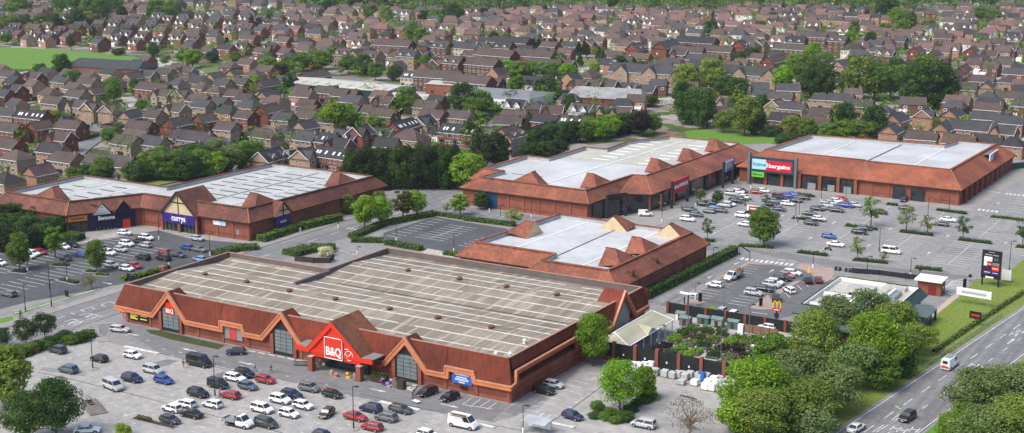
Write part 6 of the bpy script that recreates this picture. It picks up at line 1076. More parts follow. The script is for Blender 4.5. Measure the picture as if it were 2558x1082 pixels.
m = MB(); m.add([(2, -7, 2.8), (16, -7, 2.8), (16, -.6, 3.3), (2, -.6, 3.3), (2, -7, 2.4), (16, -7, 2.4), (16, -.6, 2.4), (2, -.6, 2.4)], [(0, 1, 2, 3), (0, 4, 5, 1), (1, 5, 6, 2), (3, 2, 6, 7), (0, 3, 7, 4), (4, 7, 6, 5)]); m.build('canopy_roof', [GREENR], rr_); m = MB(); m.box(3, -5.8, 0, 15, -.4, 2.4); m.build('yard_wall', [BRICK_D], rr_)
m = MB(); m.add([(WX + .6, 12, 3.1), (WX + 5, 12, 2.6), (WX + 5, WY - 8, 2.6), (WX + .6, WY - 8, 3.1), (WX + .6, 12, 2.9), (WX + 5, 12, 2.4), (WX + 5, WY - 8, 2.4), (WX + .6, WY - 8, 2.9)], [(0, 1, 2, 3), (7, 6, 5, 4), (0, 4, 5, 1), (1, 5, 6, 2), (2, 6, 7, 3)]); m.build('lean_to_roof', [GREENR], rr_)
for y in (12.3, 15.5, 18.7, WY - 8.3): m = MB(); m.box(WX + 4.7, y - .12, 0, WX + 4.94, y + .12, 2.45); m.build('post', [DARK], rr_)
p = at('d', 1150, 690); r = empty('drive_through_booth', (p.x, p.y + 1.5, 0), 0, 'brick drive-through booth with flat white roof at the restaurant end', 'booth'); m = MB(); m.box(-2.7, -2, 0, 2.7, 2, 3.4); m.build('wall', [BRICK], r); m = MB(); m.box(-3.4, -2.9, 3.4, 3.1, 2.7, 3.75); m.build('roof', [WHITE], r); m = MB(); m.box(-.2, -2.05, .1, 1.6, -2.01, 2.4); m.build('door', [mat('door_maroon', (.17, .02, .025), .5, .1, 1)], r); m = MB(); m.box(2.71, -1, 1, 2.75, 1, 2.2); m.build('window', [GLASS], r)
p = at('c', 110, 860); r = empty('order_canopy', p, R(10), 'white curved drive-through order canopy on a dark post', 'canopy'); m = MB(); m.beam((-1.9, 0, 3.1), (0, 0, 2.9), 1.4, .14); m.beam((0, 0, 2.9), (1.9, 0, 3.1), 1.4, .14); m.build('roof', [WHITE], r); m = MB(); m.box(-.14, -.14, 0, .14, .14, 2.9); m.box(-1.0, -.1, .5, -.7, .1, 2.0); m.build('post', [DARK], r)
# timber enclosures: dark fence with hurdles along the lane
def fence(name, c, P, h, m_, label, gap=3.0, post=None, cat='fence', pw=.12, rail=True, top=None):
    Qs = [at(c, *p_) if c is not None else Vector((*p_, 0)) for p_ in P]; r = empty(name, Qs[0], 0, label, cat)
    for a, b in zip(Qs, Qs[1:]):
        a, b = a - Qs[0], b - Qs[0]; L = (b - a).length; k = max(1, round(L / gap)); q_ = MB(); q_.beam(a + Vector((0, 0, h / 2 + .05)), b + Vector((0, 0, h / 2 + .05)), .06, h - .1); q_.build('panel', [m_], r)
        for i in range(k + 1): c_ = a.lerp(b, i / k); q_ = MB(); q_.box(c_.x - pw / 2, c_.y - pw / 2, 0, c_.x + pw / 2, c_.y + pw / 2, h + .08); q_.build('post', [post or m_], r)
        if top: q_ = MB(); q_.beam(a + Vector((0, 0, h)), b + Vector((0, 0, h)), .12, .1); q_.build('top_rail', [top], r)
    return r
fence('timber_fence', 'd', [(0, 370), (400, 400), (1000, 480)], 1.3, DARK, 'dark low timber fence between the link road and the restaurant lawn')
p = at('c', 2440, 340); q_ = empty('picnic_benches', p, 0, 'dark timber outdoor seating with tables inside the fence corner', 'seating')
for i in range(3): m = MB(); x = -1.8 + i * 2.6; m.box(x - .8, -.4, .7, x + .8, .4, .78); m.box(x - .8, -1, .42, x + .8, -.7, .48); m.box(x - .8, .7, .42, x + .8, 1, .48); m.box(x - .6, -.8, 0, x - .5, .8, .7); m.box(x + .5, -.8, 0, x + .6, .8, .7); m.build('picnic_table', [TIMBER], q_)
fence('timber_enclosure', 4, [(2190, 870), (2330, 885), (2450, 885), (2480, 860)], 1.5, TIMBER, 'dark timber enclosure by the round hedge beside the central road')
A, B = at(9, 1820, 600), at(9, 2390, 215); gr_ = empty('crash_barrier', A, math.atan2((B - A).y, (B - A).x), 'long grey metal crash barrier along the left verge of the main road', 'barrier'); L_ = (B - A).length; q_ = MB(); q_.box(0, -.06, .42, L_, .06, .74); q_.build('rail', [STEEL], gr_)
for i in range(int(L_ / 3.2)): q_ = MB(); q_.box(i * 3.2, .07, 0, i * 3.2 + .12, .19, .62); q_.build('post', [STEEL], gr_)
fence('boundary_fence', 6, [(2400, 195), (2556, 180), (2700, 190)], 2.2, GREEND, 'dark boundary fence behind the right end of the homeware store')
a = empty('yellow_figure_sign', at('c', 1900, 385), 0, 'yellow cut-out marker post on the pink paving', 'sign'); a.scale = (.6, .6, .75); m = MB(); m.box(-.5, -.06, .3, .4, .06, 1.3); m.build('lower_plate', [YELLOW], a); m = MB(); m.box(-.3, -.06, 1.35, .55, .06, 2.2); m.build('upper_plate', [YELLOW], a)
# ================================================================ garden yard beside the DIY store
gy0, gy1, gx0_, gx1_ = 241.0, 277.0, -125.6, -88.0
flat('yard_paving', [(gx0_, gy0), (gx1_, gy0), (gx1_, gy1), (gx0_, gy1)], CONC, 5)
MESH_D = mat('mesh_screen', (.014, .016, .015), .7, .5, 1.5)
yf = empty('yard_fence', (gx0_, gy0, 0), 0, 'tall black mesh yard fence between brick piers on a brick plinth', 'fence')
xs = [i * 4.75 for i in range(9)]
for i, x in enumerate(xs): m = MB(); m.box(x - .35, -.35, 0, x + .35, .35, 4.1); m.build('brick_pier', [BRICK], yf)
for i in range(8): m = MB(); m.box(xs[i] + .36, -.06, .05, xs[i + 1] - .36, .06, 3.8); m.build('mesh_panel', [MESH_D], yf)
m = MB(); m.box(.36, -.2, 0, 4.4, -.08, .9); m.build('plinth', [BRICK], yf)
for i in range(4): m = MB(); m.box(xs[i + 1] + 2, -.12, 1.5, xs[i + 1] + 2.3, -.07, 1.9); m.build('notice_plate', [WHITE], yf)
yb = empty('yard_fence', (gx0_, gy1, 0), 0, 'rear black yard fence with brick piers facing the restaurant lane', 'fence')
for i in range(9): m = MB(); m.box(i * 4.6 - .3, -.3, 0, i * 4.6 + .3, .3, 2.7); m.build('brick_pier', [BRICK_D], yb)
for i in range(8): m = MB(); m.box(i * 4.6 + .36, -.06, .05, i * 4.6 + 4.24, .06, 2.6); m.build('mesh_panel', [MESH_D], yb)
cn = empty('yard_canopy', (-124.6, 242.3, 0), 0, 'cream corrugated hipped canopy on white posts over the yard edge', 'canopy'); cw, cl_ = 6.4, 21.5
CANO = mat('canopy_cream', (.37, .35, .25), .6, .25, .5, streak=(1, .2, 1)); m = MB(); e = [(0, 0), (cw, 0), (cw, cl_), (0, cl_)]; z0, z1 = 3.1, 4.7; ra, rb2 = (1.8, 2.6, z1), (1.8, cl_ - 1, z1)
m.face((*e[0], z0), (*e[1], z0), ra); m.face((*e[1], z0), (*e[2], z0), rb2, ra); m.face((*e[2], z0), (*e[3], z0), rb2); m.face((*e[3], z0), (*e[0], z0), ra, rb2); m.face((cw, 8.6, z0), (cw, 13.4, z0), (cw - .1, 11, z1 - .5)); m.face((cw, 8.6, z0 + .01), (cw - .1, 11, z1 - .5), (2.6, 11, z1 - .15)); m.face((cw, 13.4, z0 + .01), (2.6, 11, z1 - .15), (cw - .1, 11, z1 - .5)); m.build('roof', [CANO], cn)
m = MB()
for a, b in (((*e[0], z0), ra), ((*e[1], z0), ra), (ra, rb2), ((*e[1], z0), (*e[2], z0)), ((*e[0], z0), (*e[1], z0)), ((*e[2], z0), rb2)): m.beam(Vector(a) + Vector((0, 0, .04)), Vector(b) + Vector((0, 0, .04)), .22, .14)
m.build('roof_edge', [WHITE], cn)
for i in range(7): m = MB(); m.box(cw - .3, .3 + i * 3.5 - .08, 0, cw - .14, .3 + i * 3.5 + .08, z0); m.build('post', [WHITE], cn)
rg = random.Random(9)
for i in range(7):
    for j in range(6):
        if (i, j) in ((3, 0), (3, 1)): continue
        x, y = -115.5 + i * 3.4 + (.6 if i > 2 else 0), 244.5 + j * 4.6; t = empty('plant_table', (x, y, 0), R(rg.uniform(-8, 8)), None, 'plant table', 'tables of potted plants in the garden yard'); m = MB(); m.box(-1.25, -1.7, .35, 1.25, 1.7, .45); m.box(-1.2, -1.6, 0, -1.1, 1.6, .35); m.box(1.1, -1.6, 0, 1.2, 1.6, .35); m.build('table', [WOOD if rg.random() < .5 else GREYP], t)
        k = rg.choice('mdobdgp' if j < 5 else 'dm'); m = MB(); hh = rg.uniform(.35, 1.5)
        for q_ in range(330): leafq(m, Vector((rg.uniform(-1.2, 1.2), rg.uniform(-1.65, 1.65), .45 + rg.uniform(0, hh))), rdir(rg), .24, rg)
        m.build('plants', [LEAF], t, color=GREEN[k][0]); t['label'] = None or 'table'
        PT = globals().setdefault('PT_ITEMS', []); PT.append((t, f"table of {'low' if hh < .8 else 'tall'} {GREEN[k][1]} plants", 't', f'in {ordn(j)} yard row'))
label_all(PT_ITEMS)
for i, (x, y, w, d, h, m_, lab, nm) in enumerate(((-118.5, 270.8, 2.4, 1.6, 2.2, GREYP, 'grey display shed', 's'), (-115.5, 273.2, 2.6, 1.8, 2.3, mat('shed_teal', (.07, .13, .125), .7, .2, 1), 'teal display shed', 's'), (-112, 273.3, 2.4, 1.8, 2.2, mat('shed_pale', (.24, .28, .27), .7, .2, 1), 'pale green display shed', 's'), (-108.6, 273.2, 2.4, 1.8, 2.3, MATS['shed_teal'], 'teal display shed', 's'), (-121, 274, 2, 1.6, 2, WHITE, 'white display shed', 's'))):
    r = empty('garden_shed', (x, y + (i % 2) * .8, 0), 0, None, 'shed', 'display sheds at the back of the yard'); r.scale = (1, 1, (.8, .68, .86, .74, .8)[i]); q_ = MB(); q_.box(-w / 2, -d / 2, 0, w / 2, d / 2, h); q_.build('wall', [m_], r); q_ = MB(); q_.add([(-w / 2 - .15, -d / 2 - .2, h), (w / 2 + .15, -d / 2 - .2, h), (w / 2 + .15, 0, h + .6), (-w / 2 - .15, 0, h + .6), (-w / 2 - .15, d / 2 + .2, h), (w / 2 + .15, d / 2 + .2, h)], [(0, 1, 2, 3), (3, 2, 5, 4), (0, 3, 4), (1, 5, 2)]); q_.build('roof', [mat('shed_felt', (.14, .2, .19), .8, .2, 1)], r); q_ = MB(); q_.box(-.4, -d / 2 - .04, .05, .4, -d / 2 - .005, 1.8); q_.build('door', [TIMBER], r)
    r['label'] = ('grey display shed nearest the cream canopy', 'teal display shed between grey and pale sheds', 'pale green display shed between two teal ones', 'teal display shed at right end of the shed row', 'white display shed at the left end of the shed row')[i]
fp_ = fence('panel_display', None, [(-105.5, 272.5), (-98, 272.5)], 1.9, WOOD, 'row of brown timber fence panels on display in the yard', 1.8, TIMBER, 'fence')
for i, (x, y, lab) in enumerate(((-99.6, 262, 'white stacked stone troughs at the right of the yard'), (-97, 256, 'grey boxed goods on the right yard path'), (-96.5, 250, 'dark boxed goods on the right yard path near the mesh'), (-95.5, 267, 'white sacks stacked at the far right of the yard'))):
    r = empty('goods_stack', (x, y, 0), R(10), lab, 'goods stack'); rr2 = random.Random(i)
    for j in range(5): q_ = MB(); a, b = rr2.uniform(-1, .6), rr2.uniform(-1.2, .9); q_.box(a, b, 0, a + .9, b + .8, rr2.uniform(.4, 1.2)); q_.build('box', [(WHITE, STEEL, DARK, WHITE)[(i + j) % 4]], r)
r = empty('display_pillar', (-104.8, 268.6, 0), 0, 'white display pillar standing among the yard plants', 'display'); q_ = MB(); q_.box(-.6, -.4, 0, .6, .4, 3.0); q_.build('panel', [WHITE], r); q_ = MB(); q_.box(.61, -.3, 1, .64, .3, 2.4); q_.build('print', [GREYP], r)
# white bagged pallets outside the fence
def pallet(c, x, y, w, d, h, m_, rz): 
    r = empty('bagged_pallet', at(c, x, y), R(rz), None, 'pallet', 'white bagged pallets before the yard fence'); q_ = MB(); q_.box(-w / 2, -d / 2, 0, w / 2, d / 2, .14); q_.build('pallet_base', [WOOD], r); q_ = MB(); q_.box(-w / 2 + .03, -d / 2 + .03, .14, w / 2 - .03, d / 2 - .03, h)
    me = q_.mesh('wrapped_bags', [m_]); bm = bmesh.new(); bm.from_mesh(me); bmesh.ops.bevel(bm, geom=list(bm.edges), offset=.09, segments=2, affect='EDGES'); bm.to_mesh(me); bm.free(); link(me, 'wrapped_bags', r)
    if m_ is not WHITE:
        q_ = MB()
        for i in range(1, 4): z = .14 + (h - .14) * i / 4; q_.box(-w / 2 + .01, -d / 2 + .01, z - .02, w / 2 - .01, d / 2 - .01, z + .02)
        q_.build('layer_seam', [STEEL], r)
    PALL.append((r, f"{'white plastic-wrapped' if m_ is WHITE else 'pale grey layered' if m_ is not BLUEB else 'blue-wrapped'} {'tall' if h > 1.2 else 'low'} pallet", 'p', 'before the mesh fence')); return r
PALL = []; BAG2 = mat('bag_grey', (.45, .46, .46), .7, .2, 2)
for x, y, h, k in ((340, 850, 1.5, 0), (400, 850, 1.4, 0), (455, 840, 1.3, 0), (525, 835, 1.4, 0), (420, 900, 1.5, 0), (485, 890, 1.5, 0), (570, 905, 1.3, 1), (670, 920, 1.3, 1), (750, 935, 1.2, 1), (805, 930, 1.2, 1), (850, 920, 1.0, 1), (880, 950, 1.2, 1), (930, 935, 1.3, 1), (845, 1000, .9, 1), (980, 1010, 1.1, 0), (1020, 960, 1.5, 1), (1050, 965, 1.6, 2), (1100, 955, 1.3, 1), (1090, 1055, 1.3, 0), (1160, 1065, 1.3, 0), (1235, 1070, 1.4, 1), (1120, 1010, 1.2, 0), (1190, 1015, 1.2, 0), (1260, 1020, 1.2, 1), (1310, 1010, 1.2, 1), (1300, 1075, 1.4, 0), (1330, 970, 1.2, 1), (1250, 965, 1.1, 1), (1180, 975, 1.1, 0), (1370, 1000, 1.2, 0)): pallet('g', x, y, 1.45, 1.35, h * 1.12, (WHITE, BAG2, BLUEB)[k], 0)
label_all(PALL)
# goods and trolleys by the entrance
def heap(c, x, y, n, m_, label, cat='goods stack', s=.5, h=.9, w=1.6, d=1.2, seed=1):
    r = empty('goods_stack', at(c, x, y), 0, label, cat); rr2 = random.Random(seed)
    for i in range(n): a, b, z = rr2.uniform(-w / 2, w / 2), rr2.uniform(-d / 2, d / 2), rr2.uniform(0, h - .3) * (i % 3) / 2; q_ = MB(); q_.box(a - s / 2, b - s * .35, z, a + s / 2, b + s * .35, z + .3); q_.build('sack', [m_[i % len(m_)]], r, rz=rr2.uniform(-.2, .2))
heap('q', 945, 915, 16, [mat('sack_purple', (.12, .06, .2), .6, .3, 2), mat('sack_lilac', (.3, .26, .4), .6, .3, 2)], 'purple compost sacks stacked beside the entrance planting', s=.7, h=1.3, w=2.6, d=1.6); heap('q', 1185, 945, 10, [STEEL, BAG2], 'grey slabs and edging stacked below the glazed gable', s=.9, h=.6, w=3.2, d=1.8, seed=3)
r = empty('timber_stack', at('q', 1055, 945), 0, 'upright timber and green roll stack by the third gable', 'goods stack'); q_ = MB(); q_.box(-.9, -.4, 0, -.3, .3, 1.9); q_.build('board_pack', [WOOD], r); q_ = MB(); q_.box(-.3, -.5, 0, .1, .3, 1.6); q_.build('green_roll', [GREENR], r); q_ = MB(); q_.box(.1, -.5, 0, 1.6, .5, 1.8); q_.build('dark_crate', [TIMBER], r)
r = empty('plant_rack', at('q', 850, 880), 0, 'dark plant racks full of greenery beside the entrance', 'plant rack'); q_ = MB(); q_.box(-1.8, -.5, 0, 1.8, .5, 1.5); q_.build('rack', [TIMBER], r); q_ = MB(); rr2 = random.Random(2); [leafq(q_, Vector((rr2.uniform(-1.9, 1.9), rr2.uniform(-.6, .6), rr2.uniform(.6, 2.1))), rdir(rr2), .2, rr2) for _ in range(400)]; q_.build('plants', [LEAF], r, color=GREEN['d'][0])
r = empty('canopy_shelf', at('q', 1210, 860), 0, 'grey canopy shelf over goods below the third glazed gable', 'display'); q_ = MB(); q_.box(-2.6, -.9, 1.5, 2.6, .9, 1.62); q_.build('shelf_roof', [STEEL], r); q_ = MB(); q_.box(-2.4, -.7, 0, 2.4, .7, 1.1); q_.build('stock', [TIMBER], r)
r = empty('white_goods_table', at('q', 985, 760), 0, 'white boxed goods on a dark table before the brick pier', 'display'); q_ = MB(); q_.box(-1.2, -.4, .9, 1.2, .4, 1.3); q_.build('boxes', [WHITE], r); q_ = MB(); q_.box(-1.3, -.5, 0, 1.3, .5, .9); q_.build('table', [TIMBER], r)
for i, (x, y, m_, lab) in enumerate(((310, 800, mat('pale_timber', (.45, .3, .2), .8, .2, 2), 'pale timber display stand before the entrance'), (130, 735, mat('bright_orange', (.7, .2, .02), .6, .1, 2), 'orange goods stand beside the left entrance pier'), (60, 745, mat('pink_goods', (.5, .2, .17), .7, .2, 2), 'pinkish goods stack at the foot of the left entrance pier'), (500, 830, YELLOW, 'yellow goods stand before the entrance doors'), (370, 815, MATS['pink_goods'], 'pink goods stand left of the yellow stand'))): heap('q', x, y, 4, [m_], lab, 'display', .6, 1.1, .6, .5, i)
r = empty('trolley_row', at('q', 25, 700), R(20), 'row of nested trolleys left of the entrance gable', 'trolley row')
for i in range(7): q_ = MB(); x = -3 + i * .5; q_.box(x, -.3, .5, x + .8, .3, .95); q_.bar((x, -.25, 0), (x, -.25, 1.05), .02); q_.bar((x, .25, 0), (x, .25, 1.05), .02); q_.build('trolley', [STEEL], r)
r = empty('trolley_row', at('k', 720, 690), R(35), 'row of dark bicycle hoops before the navy shop front', 'bike rack')
for i in range(9): q_ = MB(); x = -4 + i * 1.0; q_.bar((x, -.3, 0), (x, -.3, .8), .04); q_.bar((x, -.3, .8), (x, .4, .8), .04); q_.bar((x, .4, .8), (x, .4, 0), .04); q_.build('hoop', [STEEL], r)
r = empty('rock_garden', at('w', 1530, 440), 0, 'planted rockery and pale wall between terrace and sign tower', 'garden'); rr2 = random.Random(6)
for i in range(9): q_ = MB(); a, b = rr2.uniform(-6, 6), rr2.uniform(-3, 3); q_.cyl((a, b, 0), rr2.uniform(.6, 1.3), rr2.uniform(.4, 1.4), 7, 0, .3); q_.build('boulder', [CONC], r)
for i in range(10):
    q_ = MB(); a, b = rr2.uniform(-7, 7), rr2.uniform(-3.5, 3.5); [leafq(q_, Vector((a, b, .7)) + rdir(rr2) * .9, rdir(rr2), .22, rr2) for _ in range(110)]; q_.build('shrub', [LEAF], r, color=GREEN['gmo'[i % 3]][0])
q_ = MB(); q_.beam((3, 3, .8), (11, -1, .8), .5, 1.5); q_.build('low_wall', [CONC], r)
sd_ = empty('brush_pile', at('g', 160, 835), 0, 'heap of cut branches below the first mesh panel', 'brush pile'); q_ = MB(); rr2 = random.Random(8)
for i in range(70): a = Vector((rr2.uniform(-3.5, 3), rr2.uniform(-1, 1), rr2.uniform(.1, .7))); q_.bar(a, a + rdir(rr2) * 1.0, .04, 4)
q_.build('branches', [mat('branch_grey', (.24, .19, .15), .9, .3, 2)], sd_)
# ================================================================ people
def person(p, rz, top, legs, hair, pose, label):
    z = 1.0; s = .28 if pose == 'walk' else .06
    J = {'pelvis': (0, 0, .95, .15), 'waist': (0, 0, 1.1, .135), 'chest': (0, 0, 1.32, .165), 'neck': (0.01, 0, 1.5, .06), 'chin': (.03, 0, 1.57, .075), 'head': (.02, 0, 1.66, .1), 'crown': (0, 0, 1.75, .06)}
    E_ = [('pelvis', 'waist'), ('waist', 'chest'), ('chest', 'neck'), ('neck', 'chin'), ('chin', 'head'), ('head', 'crown')]
    for sd, sg, f in (('l', 1, 1), ('r', -1, -1)):
        J |= {sd + 'hip': (0, sg * .1, .9, .105), sd + 'knee': (f * s * .55 + .03, sg * .1, .5, .068), sd + 'ank': (f * s - (.05 if f < 0 and pose == 'walk' else 0), sg * .1, .09, .045), sd + 'toe': (f * s + .17, sg * .12, .04, .04), sd + 'sho': (0, sg * .19, 1.42, .068)}
        if pose == 'push': J |= {sd + 'elb': (.2, sg * .24, 1.17, .045), sd + 'wri': (.42, sg * .2, 1.08, .034), sd + 'palm': (.5, sg * .2, 1.07, .036)}
        else: J |= {sd + 'elb': (-f * s * .35, sg * .27, 1.14, .045), sd + 'wri': (-f * s * .5 + .08, sg * .26, .9, .033), sd + 'palm': (-f * s * .5 + .1, sg * .26, .82, .036)}
        hx, hy, hz, _ = J[sd + 'palm']; dv = Vector((.06, 0, -.01)) if pose == 'push' else Vector((.015, 0, -.07))
        for k in range(4): o_ = (k - 1.5) * .02; J[f'{sd}f{k}'] = (hx + dv.x + (0 if pose == 'push' else o_), hy + (o_ if pose == 'push' else 0), hz + dv.z * (1, 1.15, 1.1, .85)[k], .009); E_.append((sd + 'palm', f'{sd}f{k}'))
        J[sd + 'th'] = (hx + .035, hy - sg * .03, hz - .02, .01); E_.append((sd + 'palm', sd + 'th'))
        E_ += [('pelvis', sd + 'hip'), (sd + 'hip', sd + 'knee'), (sd + 'knee', sd + 'ank'), (sd + 'ank', sd + 'toe'), ('chest', sd + 'sho'), (sd + 'sho', sd + 'elb'), (sd + 'elb', sd + 'wri'), (sd + 'wri', sd + 'palm')]
    nm = list(J); me = bpy.data.meshes.new('person'); me.from_pydata([J[k][:3] for k in nm], [(nm.index(a), nm.index(b)) for a, b in E_], []); o = bpy.data.objects.new('person', me); COL.objects.link(o)
    o.modifiers.new('skin', 'SKIN'); sv = me.skin_vertices[0].data
    for i, k in enumerate(nm): sv[i].radius = (J[k][3] * (.75 if k in ('chest', 'waist', 'pelvis') else 1), J[k][3]); sv[i].use_root = k == 'pelvis'
    md = o.modifiers.new('sub', 'SUBSURF'); md.levels = md.render_levels = 1
    dg = bpy.context.evaluated_depsgraph_get(); m2 = bpy.data.meshes.new_from_object(o.evaluated_get(dg)); bpy.data.objects.remove(o); m2.materials.clear()
    for c_ in (SKIN, mat('cloth_' + ''.join(f'{int(v * 99):02d}' for v in top), top, .85, .15, 4), mat('cloth_' + ''.join(f'{int(v * 99):02d}' for v in legs), legs, .85, .15, 4), TYRE): m2.materials.append(c_)
    for f in m2.polygons:
        c_ = f.center; f.use_smooth = True
        f.material_index = 0 if c_.z > 1.49 or (abs(c_.y) > .16 and c_.z < .9 and c_.z > .7 and pose != 'push') or (pose == 'push' and c_.x > .36 and c_.z > .9) else 3 if c_.z < .07 else 2 if c_.z < .96 and not (abs(c_.y) > .2) else 1
    o = link(m2, 'person', None, p, rz); tag(o, label, 'person', 'people on foot in the retail park')
    h = MB(); rr2 = random.Random(1); n = 10
    for i in range(5):
        for j in range(n): pass
    rings = [(.115, 1.64), (.118, 1.70), (.1, 1.755), (.055, 1.79)]; v = [(-.012 + r_ * math.cos(6.2832 * j / n), r_ * .9 * math.sin(6.2832 * j / n), zz if math.cos(6.2832 * j / n) < .55 or i_ > 0 else zz + .05) for i_, (r_, zz) in enumerate(rings) for j in range(n)]
    h.add(v, [(i * n + j, i * n + (j + 1) % n, (i + 1) * n + (j + 1) % n, (i + 1) * n + j) for i in range(3) for j in range(n)] + [tuple(range(3 * n, 4 * n))]); h.build('hair', [mat('hair_' + str(int(sum(hair) * 99)), hair, .8, 0)], o, smooth=True)
    f = MB()
    for sg in (-1, 1): f.box(.105, sg * .035 - .012, 1.655, .118, sg * .035 + .012, 1.672)
    f.box(.105, -.025, 1.585, .116, .025, 1.595); f.build('facial_features', [DARK], o)
    f = MB(); f.add([(.112, -.014, 1.62), (.112, .014, 1.62), (.108, 0, 1.665), (.138, 0, 1.625)], [(0, 1, 3), (1, 2, 3), (2, 0, 3)]); f.build('nose', [SKIN], o); return o
DK, BR = (.02, .015, .012), (.1, .06, .03)
for c, x, y, rz, top, legs, hair, pose, lab in ((7, 1362, 600, 90, (.12, .03, .03), (.3, .22, .16), BR, 'stand', 'person in dark red top carrying a long board beside the black van'), (7, 1893, 620, 160, (.5, .52, .56), (.05, .06, .1), BR, 'walk', 'person in pale top walking on the lane before the store'), (7, 2013, 635, 60, (.02, .02, .025), (.02, .02, .025), DK, 'walk', 'person in black walking towards the entrance'), (7, 1632, 815, 200, (.3, .38, .6), (.04, .05, .09), DK, 'stand', 'person in pale blue shirt standing behind the red hatchback'),
    (8, 540, 830, 200, (.03, .03, .04), (.03, .03, .04), DK, 'push', 'person in dark clothes pushing a flat trolley near the black off-roader'), (8, 553, 815, 30, (.02, .02, .03), (.05, .05, .06), BR, 'stand', 'second person in dark clothes beside the trolley pusher'), ('q', 220, 745, 100, (.45, .45, .5), (.03, .04, .07), DK, 'walk', 'person in pale shirt at the entrance doors'), ('q', 180, 700, 100, (.5, .55, .55), (.05, .05, .06), BR, 'stand', 'person in light top deep inside the entrance'), ('q', 565, 860, 250, (.5, .25, .2), (.3, .25, .22), BR, 'stand', 'person in pink top beside the right entrance pier'),
    (7, 150, 235, 200, (.03, .03, .03), (.03, .03, .04), DK, 'walk', 'person in black walking on the path beside the grass strip'), (7, 158, 222, 20, (.06, .06, .07), (.02, .02, .02), BR, 'walk', 'person in dark grey walking behind another on the path'), ('a', 15, 400, 90, (.02, .02, .03), (.02, .02, .03), DK, 'stand', 'person in black standing left of the dark teal off-roader'), ('a', 1740, 580, -60, (.1, .08, .14), (.04, .05, .1), BR, 'walk', 'person in purple-grey walking across the large car park'), ('g', 1650, 640, 0, (.05, .04, .04), (.03, .03, .03), DK, 'stand', 'person in dark clothes on the right yard path'), ('g', 585, 600, 0, (.5, .5, .5), (.1, .1, .12), BR, 'stand', 'person in white top among plants by the canopy posts')):
    person(at(c, x, y) + Vector((0, 0, .04)), R(rz), top, legs, hair, pose, lab)
b = MB(); b.box(-.9, -.13, -.02, .9, .13, .02); tag(b.build('long_board', [WOOD], None, at(7, 1378, 560, 1.28) , R(-10)), 'long brown board held by the person beside the black van', 'board')
r = empty('flat_trolley', at(8, 565, 855), R(-15), 'pale flat trolley pushed by the person in dark clothes', 'trolley'); q_ = MB(); q_.box(-.8, -.4, .25, .8, .4, .35); q_.build('deck', [WHITE], r); q_ = MB(); q_.bar((-.78, -.35, .3), (-.9, -.35, 1.05), .025); q_.bar((-.78, .35, .3), (-.9, .35, 1.05), .025); q_.bar((-.9, -.35, 1.05), (-.9, .35, 1.05), .025); q_.build('handle', [STEEL], r)
for x in (-.6, .6): q_ = MB(); q_.bar((x, -.38, .12), (x, .38, .12), .12, 8); q_.build('wheels', [TYRE], r)
# ================================================================ the housing estate
WALLS = {'r': ((.21, .075, .055), 'red brick'), 'b': ((.33, .235, .17), 'buff brick'), 'o': ((.33, .19, .125), 'orange brick'), 'd': ((.14, .066, .052), 'dark brick'), 'w': ((.6, .57, .5), 'white rendered'), 'y': ((.52, .44, .3), 'cream rendered')}
ROOFS = {'g': ((.058, .056, .06), 'grey'), 'n': ((.08, .06, .054), 'brown'), 'k': ((.038, .036, .038), 'dark'), 'p': ((.155, .09, .077), 'pinkish red'), 'a': ((.105, .072, .062), 'russet')}
HT = {'d': (8.2, 7.2, 4.9, 7.7), 's': (11, 7.4, 4.9, 7.8), 't': (19, 8, 5.0, 8.1), 'T': (11, 8.6, 7.2, 10.8), 'L': (25, 9, 7.0, 10.4), 'h': (9.6, 8.2, 4.9, 7.7), 'g': (9, 7.4, 4.9, 7.9), 'v': (9.6, 7.2, 4.4, 7.6), 'b': (12, 8, 2.8, 6.2), 'l': (15, 7.6, 5.0, 8.0), 'c': (6, 5.4, 2.5, 4.4), 'X': (44, 11, 7.6, 11.5), 'm': (12.5, 9, 5.2, 8.6)}
HN = {'d': 'detached house', 's': 'semi-detached house', 't': 'terrace', 'T': 'three-storey house', 'L': 'long three-storey terrace', 'h': 'hipped-roof house', 'g': 'gabled house', 'v': 'house with white dormer gables', 'b': 'bungalow', 'l': 'skylit terrace', 'c': 'small garage', 'X': 'long care home block', 'm': 'hipped-roof pair of houses'}
WINME = None
def win_mesh(w, h):
    m = MB(); m.box(-w / 2, -.05, 0, w / 2, .0, h, 0); k = 2 if w > 1 else 1
    for i in range(k): a = -w / 2 + .09 + i * (w - .09) / k; m.box(a, -.07, .1, a + (w - .09) / k - .09, -.051, h - .1, 1)
    return m.mesh('window', [WHITE, PANE])
WM = {}
